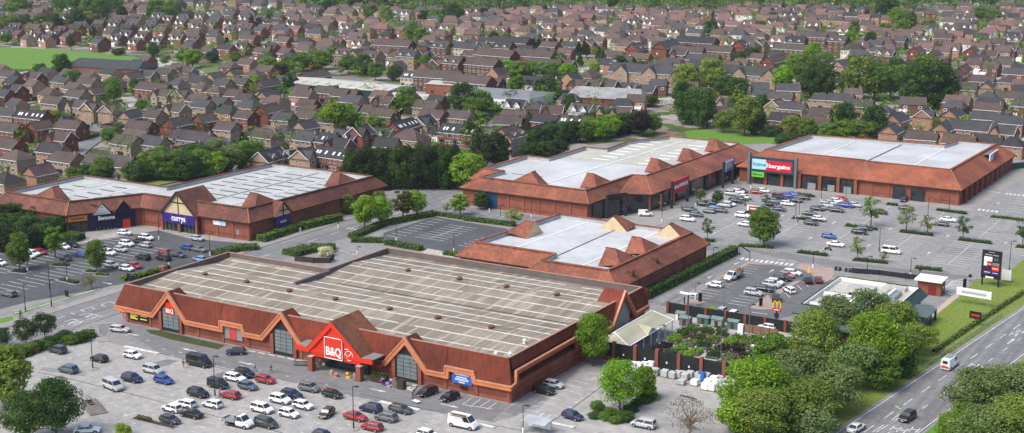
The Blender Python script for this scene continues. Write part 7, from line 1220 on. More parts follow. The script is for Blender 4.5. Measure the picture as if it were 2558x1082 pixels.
def house_proto(t, detail):
    L, W, he, hr = HT[t]; root = empty('house' if t not in 'cXbtlL' else {'c': 'garage', 'X': 'care_home', 'b': 'bungalow'}.get(t, 'terrace')); w = MB(); r = MB(); hip = t in 'hm'; wins = []; fl2 = 2.7
    l2, w2 = L / 2, W / 2
    w.box(-l2, -w2, 0, l2, w2, he)
    ov = .35; zl = he - .18; e = hr; hx = (w2 * .95 if hip else -ov); rid = .0
    if not hip:
        for s in (-1, 1): w.face((s * l2, -w2, he), (s * l2, w2, he), (s * l2, 0, hr - .12))
    A = [(-l2 - ov, -w2 - ov, zl), (l2 + ov, -w2 - ov, zl), (l2 + ov, w2 + ov, zl), (-l2 - ov, w2 + ov, zl)]; P, Q_ = (-l2 + hx, 0, hr), (l2 - hx, 0, hr)
    r.face(A[0], A[1], Q_, P); r.face(A[2], A[3], P, Q_)
    if hip: r.face(A[1], A[2], Q_); r.face(A[3], A[0], P)
    r.face(A[3], A[2], A[1], A[0])
    for a, b in ((A[0], A[1]), (A[2], A[3])): r.beam((a[0], a[1], zl + .02), (b[0], b[1], zl + .02), .1, .16, 1)
    if not hip:
        for s in (-1, 1):
            for y in (-1, 1): r.beam((s * (l2 + ov), y * (w2 + ov), zl), (s * (l2 + ov), 0, hr - .04), .08, .2, 1 if t in 'gvb' else 0)
    r.beam(P, Q_, .28, .14)
    def gab(x, gw, d, zb, zt, m_=0, wall=True, white=False):    # cross gable towards the front
        y0 = -w2 - d; yr = -(w2 + ov) * (1 - min((zt - zl) / (hr - zl), 1))
        if wall: w.box(x - gw / 2, y0, 0 if d > .3 else zb - .6, x + gw / 2, -w2 + .02, zb); w.face((x - gw / 2, y0, zb), (x + gw / 2, y0, zb), (x, y0, zt - .15), m=2 if white else 0)
        for s in (-1, 1): r.face((x + s * (gw / 2 + .25), y0 - .3, zb - .12), (x, y0 - .3, zt), (x, yr, zt), (x + s * (gw / 2 + .25), -w2 + .3, zb - .1)); r.beam((x + s * (gw / 2 + .25), y0 - .3, zb - .1), (x, y0 - .3, zt), .1, .2, 1 if white else 0)
    def front(xs, z, ww=1.3, h=1.15, y=None):
        for x in xs: wins.append((x, -w2 if y is None else y, z, 0, ww, h))
    n = {'d': 2, 's': 4, 't': 6, 'T': 3, 'L': 9, 'h': 2, 'g': 2, 'v': 2, 'b': 2, 'l': 6, 'c': 0, 'X': 13, 'm': 4}[t]; xs = [-l2 + L * (i + .5) / n for i in range(n)] if n else []
    if t == 'g': gab(-l2 + 2.1, 4.0, .7, he - .1, hr - .25); front([-l2 + 2.1], 3.1, 1.6, 1.2, -w2 - .7); front([-l2 + 2.1], .9, 1.9, 1.3, -w2 - .7); front([l2 - 2], 3.1); front([l2 - 2.2], .9)
    elif t == 'v': gab(-2.4, 2.8, .25, he + .7, he + 2.5, white=True); gab(2.4, 2.8, .25, he + .7, he + 2.5, white=True); front([-2.4, 2.4], 3.6, 1.4, 1.1, -w2 - .26); front([-3, 2.8], .9, 1.7, 1.2)
    elif t == 'b': gab(-3, 2.0, .1, he + 1.3, he + 2.6, white=True); gab(3, 2.0, .1, he + 1.3, he + 2.6, white=True); front([-3.6, 3.4], .9, 1.9, 1.2); front([-3, 3], he + .3, 1.1, .9, -w2 - .12)
    elif t == 'c': w.box(-1.3, -w2 - .04, 0, 1.3, -w2, 2.1, 2)
    else:
        front(xs, 3.3 if t not in 'TLX' else 3.1); front([x + (.35 if i % 2 else -.35) for i, x in enumerate(xs)], .9, 1.5, 1.25)
        if t in 'TLX': front(xs, 5.6)
    if t == 'X':
        for x in (-15, 0, 15): gab(x, 7, 1.4, he, hr - .3); front([x], 5.4, 1.4, 1.3, -w2 - 1.4); front([x], 2.9, 1.4, 1.3, -w2 - 1.4)
    if t == 'T': gab(-2.6, 1.7, .05, he + .9, he + 2.0, white=True); gab(2.6, 1.7, .05, he + .9, he + 2.0, white=True)
    doors = {'d': [.2], 's': [-.6, .6], 't': [-6, 0, 6], 'T': [0], 'L': [-8, 0, 8], 'h': [0], 'g': [.6], 'v': [0], 'b': [0], 'l': [-6, 0, 6], 'c': [], 'X': [3], 'm': [-.7, .7]}[t]
    for s in (-1, 1):
        if t not in 'cbX' and not hip: wins.append((s * l2, .9, 3.4, s, .8, .95))
    for s in (-1, 1):      # rear windows stay in the wall
        for x in xs: w.box(x - .6, w2 + .0, 3.2, x + .6, w2 + .04, 4.3, 2); w.box(x - .5, w2 + .041, 3.3, x + .5, w2 + .06, 4.2, 1); break_ = 0
        break
    if detail:
        wo = link(fixn(w.mesh('wall', [WALLC, PANE, WHITE])), 'wall', root)
        for x, y, z, s, ww, h in wins:
            if (ww, h) not in WM: WM[ww, h] = win_mesh(ww, h)
            link(WM[ww, h], 'window', root, (x + s * .0, y, z), 0 if s == 0 else R(90) * s)
        for x in doors: m = MB(); m.box(x - .5, -w2 - .06, 0, x + .5, -w2, 2.1); m.build('door', [mat('door_dark', (.05, .05, .06), .5, 0)], root); m = MB(); m.box(x - .9, -w2 - .9, 2.25, x + .9, -w2, 2.4); m.build('porch_canopy', [ROOFC], root)
    else:
        for x, y, z, s, ww, h in wins:
            if s == 0: w.box(x - ww / 2, y - .05, z, x + ww / 2, y, z + h, 2); w.box(x - ww / 2 + .12, y - .07, z + .12, x + ww / 2 - .12, y - .051, z + h - .12, 1)
            else: w.box(min(x, x + s * .05), y - ww / 2, z, max(x, x + s * .05), y + ww / 2, z + h, 2)
        link(fixn(w.mesh('wall', [WALLC, PANE, WHITE])), 'wall', root)
    ro = link(fixn(r.mesh('roof', [ROOFC, WHITE])), 'roof', root)
    if t in 'stTLlm':
        for s in (1,): m = MB(); m.box(s * (l2 - .9) - .28, -.75, hr - 1.2, s * (l2 - .9) + .28, -.3, hr + .55); m.cyl((s * (l2 - .9), -.52, hr + .55), .1, .25, 6); m.build('chimney', [WALLC], ro)
    if t == 'l' or t == 'T' and detail:
        sl = (hr - zl) / (w2 + ov)
        for x in ([-6, -4.7, -2, 1.5, 4, 6.5] if t == 'l' else []):
            m = MB(); y0, y1 = -w2 * .72, -w2 * .42; z0, z1 = zl + (y0 + w2 + ov) * sl, zl + (y1 + w2 + ov) * sl; m.add([(x, y0, z0 + .08), (x + .75, y0, z0 + .08), (x + .75, y1, z1 + .08), (x, y1, z1 + .08), (x, y0, z0), (x + .75, y0, z0), (x + .75, y1, z1), (x, y1, z1)], [(0, 1, 2, 3), (0, 4, 5, 1), (1, 5, 6, 2), (3, 2, 6, 7), (0, 3, 7, 4)]); m.build('rooflight', [mat('rooflight', (.75, .78, .8), .3, 0)], ro)
    return root
HPROTO = {}; HUSED = set(); HOUSES = []; HITEMS = []; HCOL = []
def zone(u, v):
    if v > 235: return 'behind the purple-signed store' if u < 700 else 'behind the dark tree screen' if u < 1240 else 'behind the blue-doored terrace' if u < 1690 else 'behind the homeware store'
    if v > 150: return 'below the playing field' if u < 690 else 'around the green-walled warehouse' if u < 1160 else 'near the grey-roofed hall' if u < 1650 else 'among the big park trees'
    if v > 95: return 'beyond the playing field' if u < 690 else 'among the brick terraces' if u < 1300 else 'near the dark conical trees' if u < 1800 else 'beyond the big park trees'
    return 'far beyond the playing field' if u < 690 else 'far beyond the brick terraces' if u < 1300 else 'towards the distant woods' if u < 1900 else 'in the far right estate'
def house(x, y, rz, t, wc, rc):
    u, v = proj((x, y, 5)); near = v > 185; key = (t, near)
    if key not in HPROTO: HPROTO[key] = house_proto(t, near)
    if key in HUSED: o = copy_tree(HPROTO[key], (x, y, -.3), rz)
    else: o = HPROTO[key]; HUSED.add(key); KIDS.clear(); o.location = (x, y, -.3); o.rotation_euler.z = rz
    HCOL.append((o, WALLS[wc][0], ROOFS[rc][0])); z = zone(u, v); o['category'] = 'garage' if t == 'c' else 'house'; o['group'] = f'houses {z}'
    HITEMS.append((o, f"{ROOFS[rc][1]}-roofed {WALLS[wc][1]} {HN[t]}", 'h', z)); HOUSES.append((x, y, HT[t][0], rz)); return o
HL = '''1:90,945,0,s,r,n 290,930,1,d,r,n 530,925,0,s,r,n 455,1010,0,g,r,n 70,1065,0,s,r,n 950,1040,0,s,b,n 1150,1045,0,s,b,g 1050,930,0,s,r,n 1310,905,1,s,r,n 1520,875,1,d,r,n 1690,935,0,d,b,n 1440,1010,0,t,b,g 1640,1060,0,s,b,g 1830,850,0,d,r,n 1990,805,1,s,r,n 2110,865,0,d,b,g 2270,925,1,d,b,g 2290,765,0,d,r,n 1980,990,0,s,b,n 2110,965,0,h,b,g 2280,1010,0,s,b,g 2400,1020,0,l,r,k 2520,1060,0,g,r,k 1150,845,0,d,b,n 970,850,1,d,b,g 830,805,1,g,b,n 690,790,1,g,b,n 590,770,0,g,b,n 250,850,0,l,r,k 60,830,0,s,b,g 410,745,0,s,b,n 580,695,0,s,b,n 720,672,1,d,b,n 1320,800,0,g,b,n 1510,770,0,d,b,g 1640,750,0,d,b,g 1830,722,0,d,b,g 1990,700,1,d,b,g 1220,690,0,g,b,n 1360,692,1,g,b,n 1150,645,0,t,r,n 1610,662,0,h,o,n 1750,690,0,d,r,n 1660,612,0,d,b,g 1800,605,0,d,r,g 1600,562,1,d,b,n 1740,540,1,d,b,n 1890,540,0,h,b,n 1410,560,1,h,b,n 1390,520,0,g,b,n 1230,532,0,s,b,g 1100,545,0,g,b,g 980,562,1,d,b,n 840,592,0,h,b,n 660,603,0,s,b,n 470,590,0,s,b,g 260,560,0,g,r,n 70,548,0,s,b,n 120,655,0,g,r,g 30,690,0,d,r,g 1990,615,1,s,d,g 2130,590,0,s,d,g 2330,555,1,t,d,n 2250,660,0,d,r,n 2430,668,0,s,d,n 1960,690,1,d,b,g 2540,690,0,d,d,n 2440,880,0,h,b,g 2310,850,0,s,d,n
2:50,1010,0,b,r,g 150,970,1,g,r,k 290,990,0,b,b,k 520,1005,0,m,b,n 460,925,1,l,r,k 620,895,1,g,b,k 700,845,0,s,r,n 890,960,0,l,r,k 890,850,0,s,b,n 730,975,0,c,b,k 650,775,0,s,b,n 330,745,0,g,d,n 180,805,0,s,d,n 330,835,0,s,d,n 70,800,0,s,d,n 1300,850,0,s,b,n 1250,985,1,T,b,n 1490,960,1,l,r,k 1540,880,0,s,r,k 1760,895,0,l,r,n 2000,820,0,g,b,n 2090,830,0,g,b,n 1800,805,0,v,w,g 1310,775,0,v,w,k 1470,780,1,h,d,g 60,690,0,s,d,n
2:740,555,0,L,d,n 960,590,0,L,r,n 570,560,0,l,y,g 1150,605,0,d,d,n 1490,600,0,t,w,k 1400,610,0,d,w,k 1780,620,0,g,d,n 1880,620,0,g,d,n 1990,620,0,g,d,n 2130,650,0,b,d,g 2270,660,0,g,d,g 850,450,0,T,d,n 1030,460,0,L,d,n 1160,395,0,L,d,n 1440,400,0,L,r,n 1290,480,0,t,d,n 1530,465,0,t,d,n 1680,470,0,g,d,n 2100,450,0,T,r,g 2200,350,1,T,r,g 2420,330,1,L,r,g 2520,390,0,g,d,g 720,460,1,g,d,n 510,400,0,T,b,g 630,400,1,g,d,g 640,320,1,h,d,g 760,335,0,T,d,g 900,340,0,L,y,g 1040,340,0,T,y,g 1270,300,0,L,d,k 1220,340,0,T,d,k 1710,330,0,s,d,g 1850,320,1,g,r,a 1560,330,0,s,r,a 400,320,0,L,d,n 300,330,1,g,d,n 140,400,1,T,b,n 240,410,0,T,b,n 40,390,0,T,b,n 970,395,0,d,d,n 2330,520,0,X,b,g 2140,545,0,d,w,g
4:500,95,0,s,b,n 290,190,1,d,o,n 40,245,0,h,b,k 830,120,0,t,b,n 1190,70,1,s,b,g 1410,35,1,s,b,n 2000,85,1,b,b,k 2270,70,1,g,b,g 2480,65,0,l,r,k
3:150,520,0,T,b,g 470,530,0,X,b,g 370,760,0,g,b,n 620,690,0,d,b,g 750,712,0,s,b,n 720,770,1,g,b,n 840,785,0,s,b,g 780,870,0,s,r,k 1020,895,0,s,b,n 1050,830,0,d,b,n 1200,805,1,d,o,g 1060,715,0,h,b,g 1200,725,0,s,o,g 1340,765,0,s,o,g 1500,805,0,h,b,g 1610,870,1,s,o,g 1820,840,1,g,o,g 2030,835,1,s,o,g 1570,955,1,d,o,g 1800,1005,0,s,b,n 1960,935,1,s,o,g 2160,935,0,t,o,g 2280,860,0,s,o,g 2450,890,0,s,o,g 2410,965,0,g,o,g 2280,1035,0,s,b,k 2080,1035,0,s,o,n 2470,1050,0,h,o,k 2300,790,0,s,o,n 2140,645,0,d,b,n 2280,630,1,d,b,n 2290,705,0,h,b,g 2440,705,0,d,w,n 2520,710,0,s,o,n 2440,590,0,h,b,g 2250,585,0,s,b,n 2060,545,1,s,r,n 2110,505,1,s,r,n 1700,475,1,s,r,n 1330,395,0,v,d,n 1530,395,0,v,d,n 1370,435,1,s,b,n 1200,470,1,s,b,n 1760,370,1,s,r,n 1890,400,1,s,r,n 2170,370,1,s,r,n 2300,400,0,g,d,n 2440,355,0,v,d,n 60,370,0,t,r,n 280,365,0,t,r,n 450,330,1,T,r,g 180,430,0,t,d,g 130,300,0,L,d,k 600,320,1,g,b,n 870,300,0,T,d,k 1020,260,0,L,d,n 1180,290,0,T,d,n 830,350,0,t,d,n 700,440,1,t,r,n 1620,290,0,s,d,n 1800,290,0,v,d,n 1960,270,0,s,d,n 2350,310,0,s,d,n 2480,290,0,v,d,n 1950,550,0,h,d,n'''
if True:
    c_ = None
    for line in HL.split('\n'):
        c_ = int(line[0])
        for tok in line[2:].split():
            a = tok.split(','); t = a[3]; p = at(c_, float(a[0]), float(a[1]), HT[t][2] + .8); house(p.x, p.y, R(90 * int(a[2]) + ROT.uniform(-6, 6)), t, a[4], a[5])
# special buildings of the estate
def block(name, label, x, y, L, W, he, hr, wm, rm, rz=0, cat='building', hip=0, skl=0):
    r = empty(name, (x, y, -.3), rz, label, cat); l2, w2 = L / 2, W / 2; m = MB(); m.box(-l2, -w2, 0, l2, w2, he)
    if not hip: [m.face((s * l2, -w2, he), (s * l2, w2, he), (s * l2, 0, hr - .1)) for s in (-1, 1)]
    link(fixn(m.mesh('wall', [wm])), 'wall', r); q = MB(); A = [(-l2 - .4, -w2 - .4, he - .1), (l2 + .4, -w2 - .4, he - .1), (l2 + .4, w2 + .4, he - .1), (-l2 - .4, w2 + .4, he - .1)]; P, Q2 = (-l2 + hip - .4, 0, hr), (l2 - hip + .4, 0, hr)
    q.face(A[0], A[1], Q2, P); q.face(A[2], A[3], P, Q2); q.face(A[1], A[2], Q2); q.face(A[3], A[0], P); ro = link(fixn(q.mesh('roof', [rm])), 'roof', r)
    sl = (hr - he) / (w2 + .4)
    for i in range(skl): x_ = -l2 + L * (i + .5) / skl; k = MB(); k.add([(x_ - .5, -w2 * .75, he - .1 + (w2 * .25 + .4) * sl + .06), (x_ + .5, -w2 * .75, he - .1 + (w2 * .25 + .4) * sl + .06), (x_ + .5, -w2 * .3, he - .1 + (w2 * .7 + .4) * sl + .06), (x_ - .5, -w2 * .3, he - .1 + (w2 * .7 + .4) * sl + .06)], [(0, 1, 2, 3)]); k.build('rooflight', [MATS['skylight_grey']], ro)
    n = max(2, int(L / 5))
    for i in range(n): k = MB(); x_ = -l2 + L * (i + .5) / n; k.box(x_ - .7, -w2 - .05, 1.4, x_ + .7, -w2 - .002, 2.6); k.build('window', [PANE], r)
    HOUSES.append((x, y, max(L, W), rz)); return r
SLATE = mat('slate_grey', (.045, .045, .05), .7, .2, .3, fine=(2, .15))
p = at(2, 60, 640, 4); block('warehouse', 'long dark green warehouse with pale cream sheet roof and rooflight strips', p.x, p.y, 62, 24, 5.2, 6.6, GREEND, CREAMROOF, R(-2), skl=9)
p = at(2, 565, 715, 3); block('workshop', 'low workshop with weathered pale sheet roof beside the green warehouse', p.x, p.y, 30, 16, 3.4, 4.6, GREYP, CREAMROOF, R(4), skl=6)
p = at(2, 785, 620, 5); block('workshop', 'square brick workshop with grey-blue upper cladding and pale roof', p.x, p.y, 14, 14, 5.6, 6.4, BRICK, CREAMROOF, R(3))
p = at(2, 1190, 690, 4); block('hall', 'wide white hall with broad grey low-pitched roof', p.x, p.y, 42, 26, 4.2, 6.4, WHITE, mat('hall_grey', (.17, .18, .19), .7, .15, .3), R(4), hip=6)
p = at(2, 1990, 700, 4); block('barn', 'old barn with large patched pale grey slate roof', p.x, p.y, 36, 15, 3.4, 7.4, BRICK_D, mat('barn_slate', (.25, .25, .25), .8, .3, .2), R(10), hip=3)
p = at(1, 830, 500, 5); block('pavilion', 'long brown brick pavilion with dark roof at the playing field', p.x, p.y, 46, 17, 6, 9.5, brick_mat('brick_brown', (.17, .09, .06), (.13, .075, .055)), SLATE, R(8), hip=3, skl=0)
p = at(2, 1930, 600, 2); 
# estate trees
grp('among the big park trees', [(3, 760, 700, 14, 12, 'b'), (3, 930, 650, 16, 14, 'm'), (3, 1070, 715, 16, 14, 'd'), (3, 850, 570, 12, 12, 'b'), (3, 990, 490, 13, 12, 'b'), (3, 1060, 550, 12, 12, 'g'), (3, 960, 720, 14, 12, 'd'), (3, 1340, 740, 20, 18, 'o', 'round_b'), (3, 1440, 745, 17, 14, 'm', 'round_b'), (3, 1560, 730, 15, 13, 'm', 'round_b'), (3, 1740, 800, 21, 18, 'd'), (3, 1890, 800, 21, 19, 'd'), (3, 1650, 700, 14, 13, 'o', 'round_a'), (3, 1600, 590, 11, 12, 'd'), (3, 1820, 690, 18, 16, 'm'), (3, 1950, 740, 14, 12, 'd'), (3, 1240, 720, 12, 11, 'm')], 'big park trees')
grp('behind the homeware store', [(3, 50, 690, 14, 14, 'y', 'round_b'), (3, 230, 665, 15, 14, 'y', 'round_b'), (3, 430, 735, 10, 13, 'd'), (3, 330, 700, 9, 12, 'd'), (3, 60, 920, 14, 12, 'd'), (3, 175, 950, 16, 11, 'd'), (3, 215, 800, 9, 7, 'o', 'round_a'), (3, 320, 985, 9, 9, 'o', 'round_a'), (3, 480, 1010, 15, 13, 'o', 'round_a'), (3, 560, 1000, 11, 9, 'd'), (3, 610, 815, 7, 7, 'd'), (3, 830, 1010, 8, 9, 'o', 'round_b'), (3, 950, 1030, 8, 9, 'm'), (3, 1210, 960, 11, 10, 'd'), (3, 1430, 985, 11, 11, 'd'), (3, 1340, 1045, 8, 13, 'o', 'round_a'), (3, 1220, 1050, 8, 11, 'm'), (3, 1110, 1050, 7, 10, 'm'), (3, 790, 1075, 4.5, 9, 'd', 'shrub'), (3, 670, 1010, 4, 8, 'd', 'shrub'), (3, 1460, 1050, 7, 8, 'd'), (3, 400, 870, 9, 8, 'o'), (3, 1900, 960, 5, 5, 'o'), (3, 1030, 770, 5, 8, 'g'), (3, 30, 800, 12, 10, 'd'), (3, 110, 850, 12, 9, 'm')], 'trees behind the homeware store')
grp('below the playing field', [(1, 465, 570, 12, 11, 'd'), (1, 305, 570, 7, 9, 'd'), (1, 540, 675, 10, 10, 'm'), (1, 845, 770, 12, 8, 'm'), (1, 810, 750, 9, 7, 'm'), (1, 1640, 870, 6.4, 4.4, 'c'), (1, 2500, 985, 12, 14, 'b'), (1, 2400, 970, 9, 9, 'm'), (1, 2480, 745, 7, 8, 'm'), (1, 1520, 960, 5.4, 10, 'y', 'round_b'), (1, 800, 1065, 6, 5.6, 'm'), (1, 890, 990, 4.5, 6, 'g', 'shrub'), (1, 1050, 825, 5, 6, 'm'), (1, 2140, 705, 11, 6, 'd', 'tall'), (1, 2190, 735, 5.5, 7, 'b'), (1, 1000, 705, 8, 6, 'd'), (1, 90, 600, 6, 7, 'm'), (1, 1880, 645, 6, 7, 'y'), (1, 2240, 615, 5, 7, 'y'), (1, 2400, 640, 5, 5, 'y'), (1, 620, 1030, 4, 6, 'o', 'shrub'), (1, 650, 880, 4, 8, 'm', 'shrub'), (1, 1800, 1080, 6, 3.4, 'c'), (1, 400, 890, 4, 6, 'y', 'shrub'), (1, 1540, 640, 4, 5, 'o', 'shrub'), (1, 1300, 600, 5, 5, 'o')], 'garden trees below the playing field')
grp('around the playing field', [(1, 690, 315, 11, 5.4, 'd', 'tall'), (1, 530, 378, 10, 4.4, 'd', 'tall'), (1, 50, 325, 7, 9, 'm'), (1, 1140, 415, 8, 8, 'd'), (1, 1430, 500, 10, 13, 'b'), (1, 1360, 470, 8, 9, 'm'), (1, 1690, 375, 9, 5.6, 'c'), (1, 1750, 475, 7, 7, 'm'), (1, 1980, 465, 6, 7, 'm'), (1, 2000, 565, 10, 12, 'm'), (1, 2130, 545, 9, 10, 'm'), (1, 2250, 525, 10, 12, 'm'), (1, 2390, 515, 10, 13, 'm'), (1, 2490, 490, 11, 12, 'm'), (1, 2100, 570, 6, 8, 'p'), (1, 2330, 480, 8, 9, 'o'), (1, 1580, 460, 6, 9, 'd'), (1, 880, 408, 4, 9, 'd', 'shrub'), (1, 1230, 490, 6, 7, 'g'), (1, 600, 120, 22, 22, 'm', 'round_b'), (1, 700, 150, 22, 24, 'm'), (1, 830, 130, 18, 20, 'm'), (1, 910, 168, 12, 10, 'c', 'round_a'), (1, 570, 225, 15, 17, 'd'), (1, 1160, 145, 15, 18, 'm'), (1, 1290, 150, 15, 16, 'm'), (1, 130, 110, 14, 20, 'm'), (1, 190, 230, 12, 12, 'd'), (1, 400, 225, 12, 14, 'd'), (1, 60, 240, 12, 20, 'o', 'round_b'), (1, 300, 220, 10, 14, 'm'), (1, 650, 210, 12, 14, 'o', 'round_a'), (1, 1920, 240, 10, 8, 'p'), (1, 450, 100, 14, 14, 'm'), (1, 2360, 290, 8, 10, 'm'), (1, 2430, 100, 12, 12, 'd'), (1, 2000, 150, 8, 9, 'm')], 'trees around the playing field')
grp('around the green-walled warehouse', [(2, 60, 545, 10, 11, 'm'), (2, 180, 555, 11, 11, 'd'), (2, 260, 595, 9, 9, 'm'), (2, 400, 595, 8, 9, 'd'), (2, 480, 500, 8, 7, 'g'), (2, 610, 510, 8, 9, 'g'), (2, 690, 505, 6, 8, 'm'), (2, 920, 850, 14, 13, 'd'), (2, 1040, 860, 11, 11, 'm'), (2, 980, 880, 9, 9, 'm'), (2, 1130, 860, 6, 9, 'm'), (2, 490, 840, 11, 11, 'm'), (2, 275, 715, 6, 7.5, 'm'), (2, 40, 970, 11, 13, 'b'), (2, 120, 960, 5, 8, 'm'), (2, 260, 945, 5, 9, 'o'), (2, 1310, 745, 15, 9, 'm', 'tall'), (2, 1420, 700, 7, 9, 'p'), (2, 1610, 705, 6.5, 4.6, 'y'), (2, 1700, 850, 9, 7, 'd'), (2, 1045, 945, 6, 8, 'm'), (2, 1460, 865, 5, 5.6, 'y'), (2, 1530, 700, 8, 12, 'd'), (2, 1650, 740, 4.5, 14, 'c', 'shrub'), (2, 1780, 690, 4.5, 14, 'c', 'shrub'), (2, 2300, 790, 5, 8, 'd', 'shrub')], 'trees around the green-walled warehouse')
grp('near the brick terraces', [(2, 1140, 560, 9, 11, 'b'), (2, 1230, 575, 9, 11, 'b'), (2, 1330, 580, 9, 11, 'o', 'round_a'), (2, 1420, 570, 8, 10, 'm'), (2, 1510, 570, 8, 11, 'g', 'round_b'), (2, 1600, 580, 8, 10, 'm'), (2, 1690, 600, 9, 10, 'b'), (2, 2080, 590, 13, 7.5, 'd', 'tall'), (2, 2240, 610, 11, 7, 'd', 'tall'), (2, 2350, 650, 9, 8.5, 'd'), (2, 1950, 505, 11, 6.5, 'd', 'cone'), (2, 1920, 450, 9, 6, 'd', 'cone'), (2, 540, 310, 13, 10, 'm'), (2, 600, 325, 10, 12, 'm'), (2, 510, 290, 9, 8, 'm'), (2, 2380, 420, 9, 9, 'g'), (2, 1890, 560, 7, 7, 'y'), (2, 1780, 500, 9, 5, 'd', 'cone'), (2, 1140, 340, 9, 8, 'c', 'round_a'), (2, 730, 280, 6, 5, 'c')] + [(2, 1390 + i * 42, 378 + (i > 6) * 20, 8.5, 5.4, 'c') for i in range(11)] + [(2, 1770, 425, 9, 6, 'c'), (2, 1825, 425, 9, 6.4, 'c')], 'trees near the brick terraces')
grp('towards the distant woods', [(2, 840, 180, 16, 14, 'd'), (2, 800, 160, 13, 11, 'd'), (2, 880, 150, 13, 10, 'o', 'round_b'), (2, 700, 175, 11, 12, 'm'), (2, 620, 165, 9, 11, 'd'), (2, 340, 160, 12, 13, 'o', 'round_b'), (2, 230, 140, 11, 16, 'm'), (2, 360, 80, 13, 11, 'p'), (2, 120, 80, 13, 13, 'd'), (2, 250, 70, 14, 16, 'm'), (2, 550, 110, 10, 11, 'm'), (2, 1350, 90, 12, 10, 'd'), (2, 2020, 100, 16, 12, 'd'), (2, 1240, 160, 7, 7, 'd'), (2, 1060, 140, 8, 9, 'p'), (3, 1520, 165, 22, 20, 'd'), (3, 1650, 240, 16, 13, 'm'), (3, 1600, 200, 14, 12, 'b'), (3, 1710, 230, 13, 9, 'd'), (3, 1520, 260, 8, 12, 'm'), (3, 1270, 350, 10, 9, 'b'), (3, 1410, 340, 9, 9, 'd'), (3, 1290, 290, 12, 8, 'm'), (3, 225, 260, 10, 11, 'd'), (3, 600, 240, 8, 10, 'd'), (3, 690, 160, 7, 9, 'd'), (3, 440, 470, 7, 10, 'd'), (3, 550, 465, 9, 7, 'd', 'tall'), (3, 1840, 235, 8, 12, 'o', 'round_a'), (3, 2250, 365, 8, 9, 'm'), (3, 2110, 285, 7, 9, 'd'), (3, 1780, 465, 5, 6, 'd'), (3, 1890, 485, 6, 7, 'd'), (3, 2230, 150, 10, 16, 'm'), (3, 2320, 160, 9, 14, 'm'), (3, 2420, 500, 6, 6, 'o'), (3, 1280, 520, 8, 9, 'd'), (3, 1110, 380, 10, 6, 'p'), (3, 1560, 350, 7, 8, 'd')], 'trees towards the distant woods')
# street grid that fills the estate between and beyond the houses already set out
from math import hypot
def inpoly(x, y, P):
    c = False; n = len(P)
    for i in range(n):
        (x0, y0), (x1, y1) = P[i], P[i - 1]
        if (y0 > y) != (y1 > y) and x < (x1 - x0) * (y - y0) / (y1 - y0) + x0: c = not c
    return c
def ppl(c, *l): return [tuple(at(c, *q)[:2]) for q in l]
NOGO = [ppl(0, (-400, 560), (0, 490), (230, 425), (600, 385), (760, 400), (860, 420), (960, 410), (1150, 410), (1250, 360), (1640, 300), (1960, 330), (2530, 345), (2800, 420), (3200, 1400), (-700, 1400)), ppl(1, (-400, 330), (0, 345), (430, 355), (1060, 400), (1500, 470), (1940, 470), (1960, 520), (1500, 560), (1080, 500), (880, 575), (740, 610), (-400, 525)),
        ppl(1, (600, 880), (880, 990), (860, 1180), (700, 1300), (400, 1250), (560, 1060)), ppl(2, (-300, 560), (450, 590), (740, 640), (1450, 600), (1450, 740), (700, 790), (-20, 700), (-300, 620)), ppl(3, (20, 940), (780, 1000), (780, 1090), (20, 1090)), ppl(3, (650, 560), (800, 420), (1180, 300), (1180, 560), (1950, 560), (2020, 780), (1640, 820), (1200, 700), (860, 720)), ppl(2, (1700, 430), (1960, 430), (1960, 590), (1700, 560))]
TREEP = [(t[0].location.x, t[0].location.y, 5) for t in TREE_ITEMS]
rg = random.Random(21); cand = []
def blockrot(x, y):
    bx, by = math.floor(x / 150), math.floor(y / 130); r = random.Random(bx * 131 + by * 17); return R(r.choice((0, 0, 5, -8, 12, -12, 3, -5, 84, 18)))
y = 300
while y < 1750:
    x = -1450
    while x < 420:
        u, v = proj((x, y, 4)); a = blockrot(x, y); jx, jy = x + rg.uniform(-2.5, 2.5), y + rg.uniform(-2.5, 2.5)
        if -400 < u < 3300 and v > -60 and not any(inpoly(jx, jy, P) for P in NOGO): cand.append((jx, jy, a, u, v))
        x += 15
    y += 16.8
cand.sort(key=lambda c: -c[4])
HB_ = {}
def near(x, y, d):
    for i in range(-2, 3):
        for j in range(-2, 3):
            for (a, b, l) in HB_.get((int(x // 20) + i, int(y // 20) + j), ()):
                if hypot(a - x, b - y) < d + l * .32: return True
    return False
def put(x, y, l): HB_.setdefault((int(x // 20), int(y // 20)), []).append((x, y, l))
for h in HOUSES:
    n = max(1, int(h[2] / 12))
    for i in range(n): k = (i + .5) / n - .5; put(h[0] + math.cos(h[3]) * h[2] * k, h[1] + math.sin(h[3]) * h[2] * k, h[2] / n + 3)
for t in TREEP: put(t[0], t[1], t[2])
FAR = []; NH = len(HITEMS)
SPOTS = []
for (x, y, a, u, v) in cand:
    if u > 760 and v < 17 + 5 * math.sin(u * .012): continue
    if rg.random() < (.14 if v > 130 else .27) or near(x, y, 9.6): 
        SPOTS.append((x, y, u, v)); continue
    put(x, y, 10)
    if v > 130: t, wc, rc = rg.choice('dsgdsh'), rg.choice('obrdo' if u > 500 else 'bobrd'), rg.choice('ngnka')
    elif u < 700 and v > 40: t, wc, rc = rg.choice('vvvsd'), rg.choice('drrbo'), rg.choice('gkngn')
    elif 750 < u < 1900 and v > 28: t, wc, rc = rg.choice('mmhsgv'), rg.choice('rorbobw'), rg.choice('aanpgpa' if u > 800 and v < 85 else 'nnagka')
    else: t, wc, rc = rg.choice('mhsgdv'), rg.choice('robobdw'), rg.choice('nnakgpa')
    a += R(rg.uniform(-4, 4))
    if len(HITEMS) < 300 and not (v < 20): house(x, y, a, t, wc, rc)
    else: FAR.append((x, y, a, t, wc, rc))
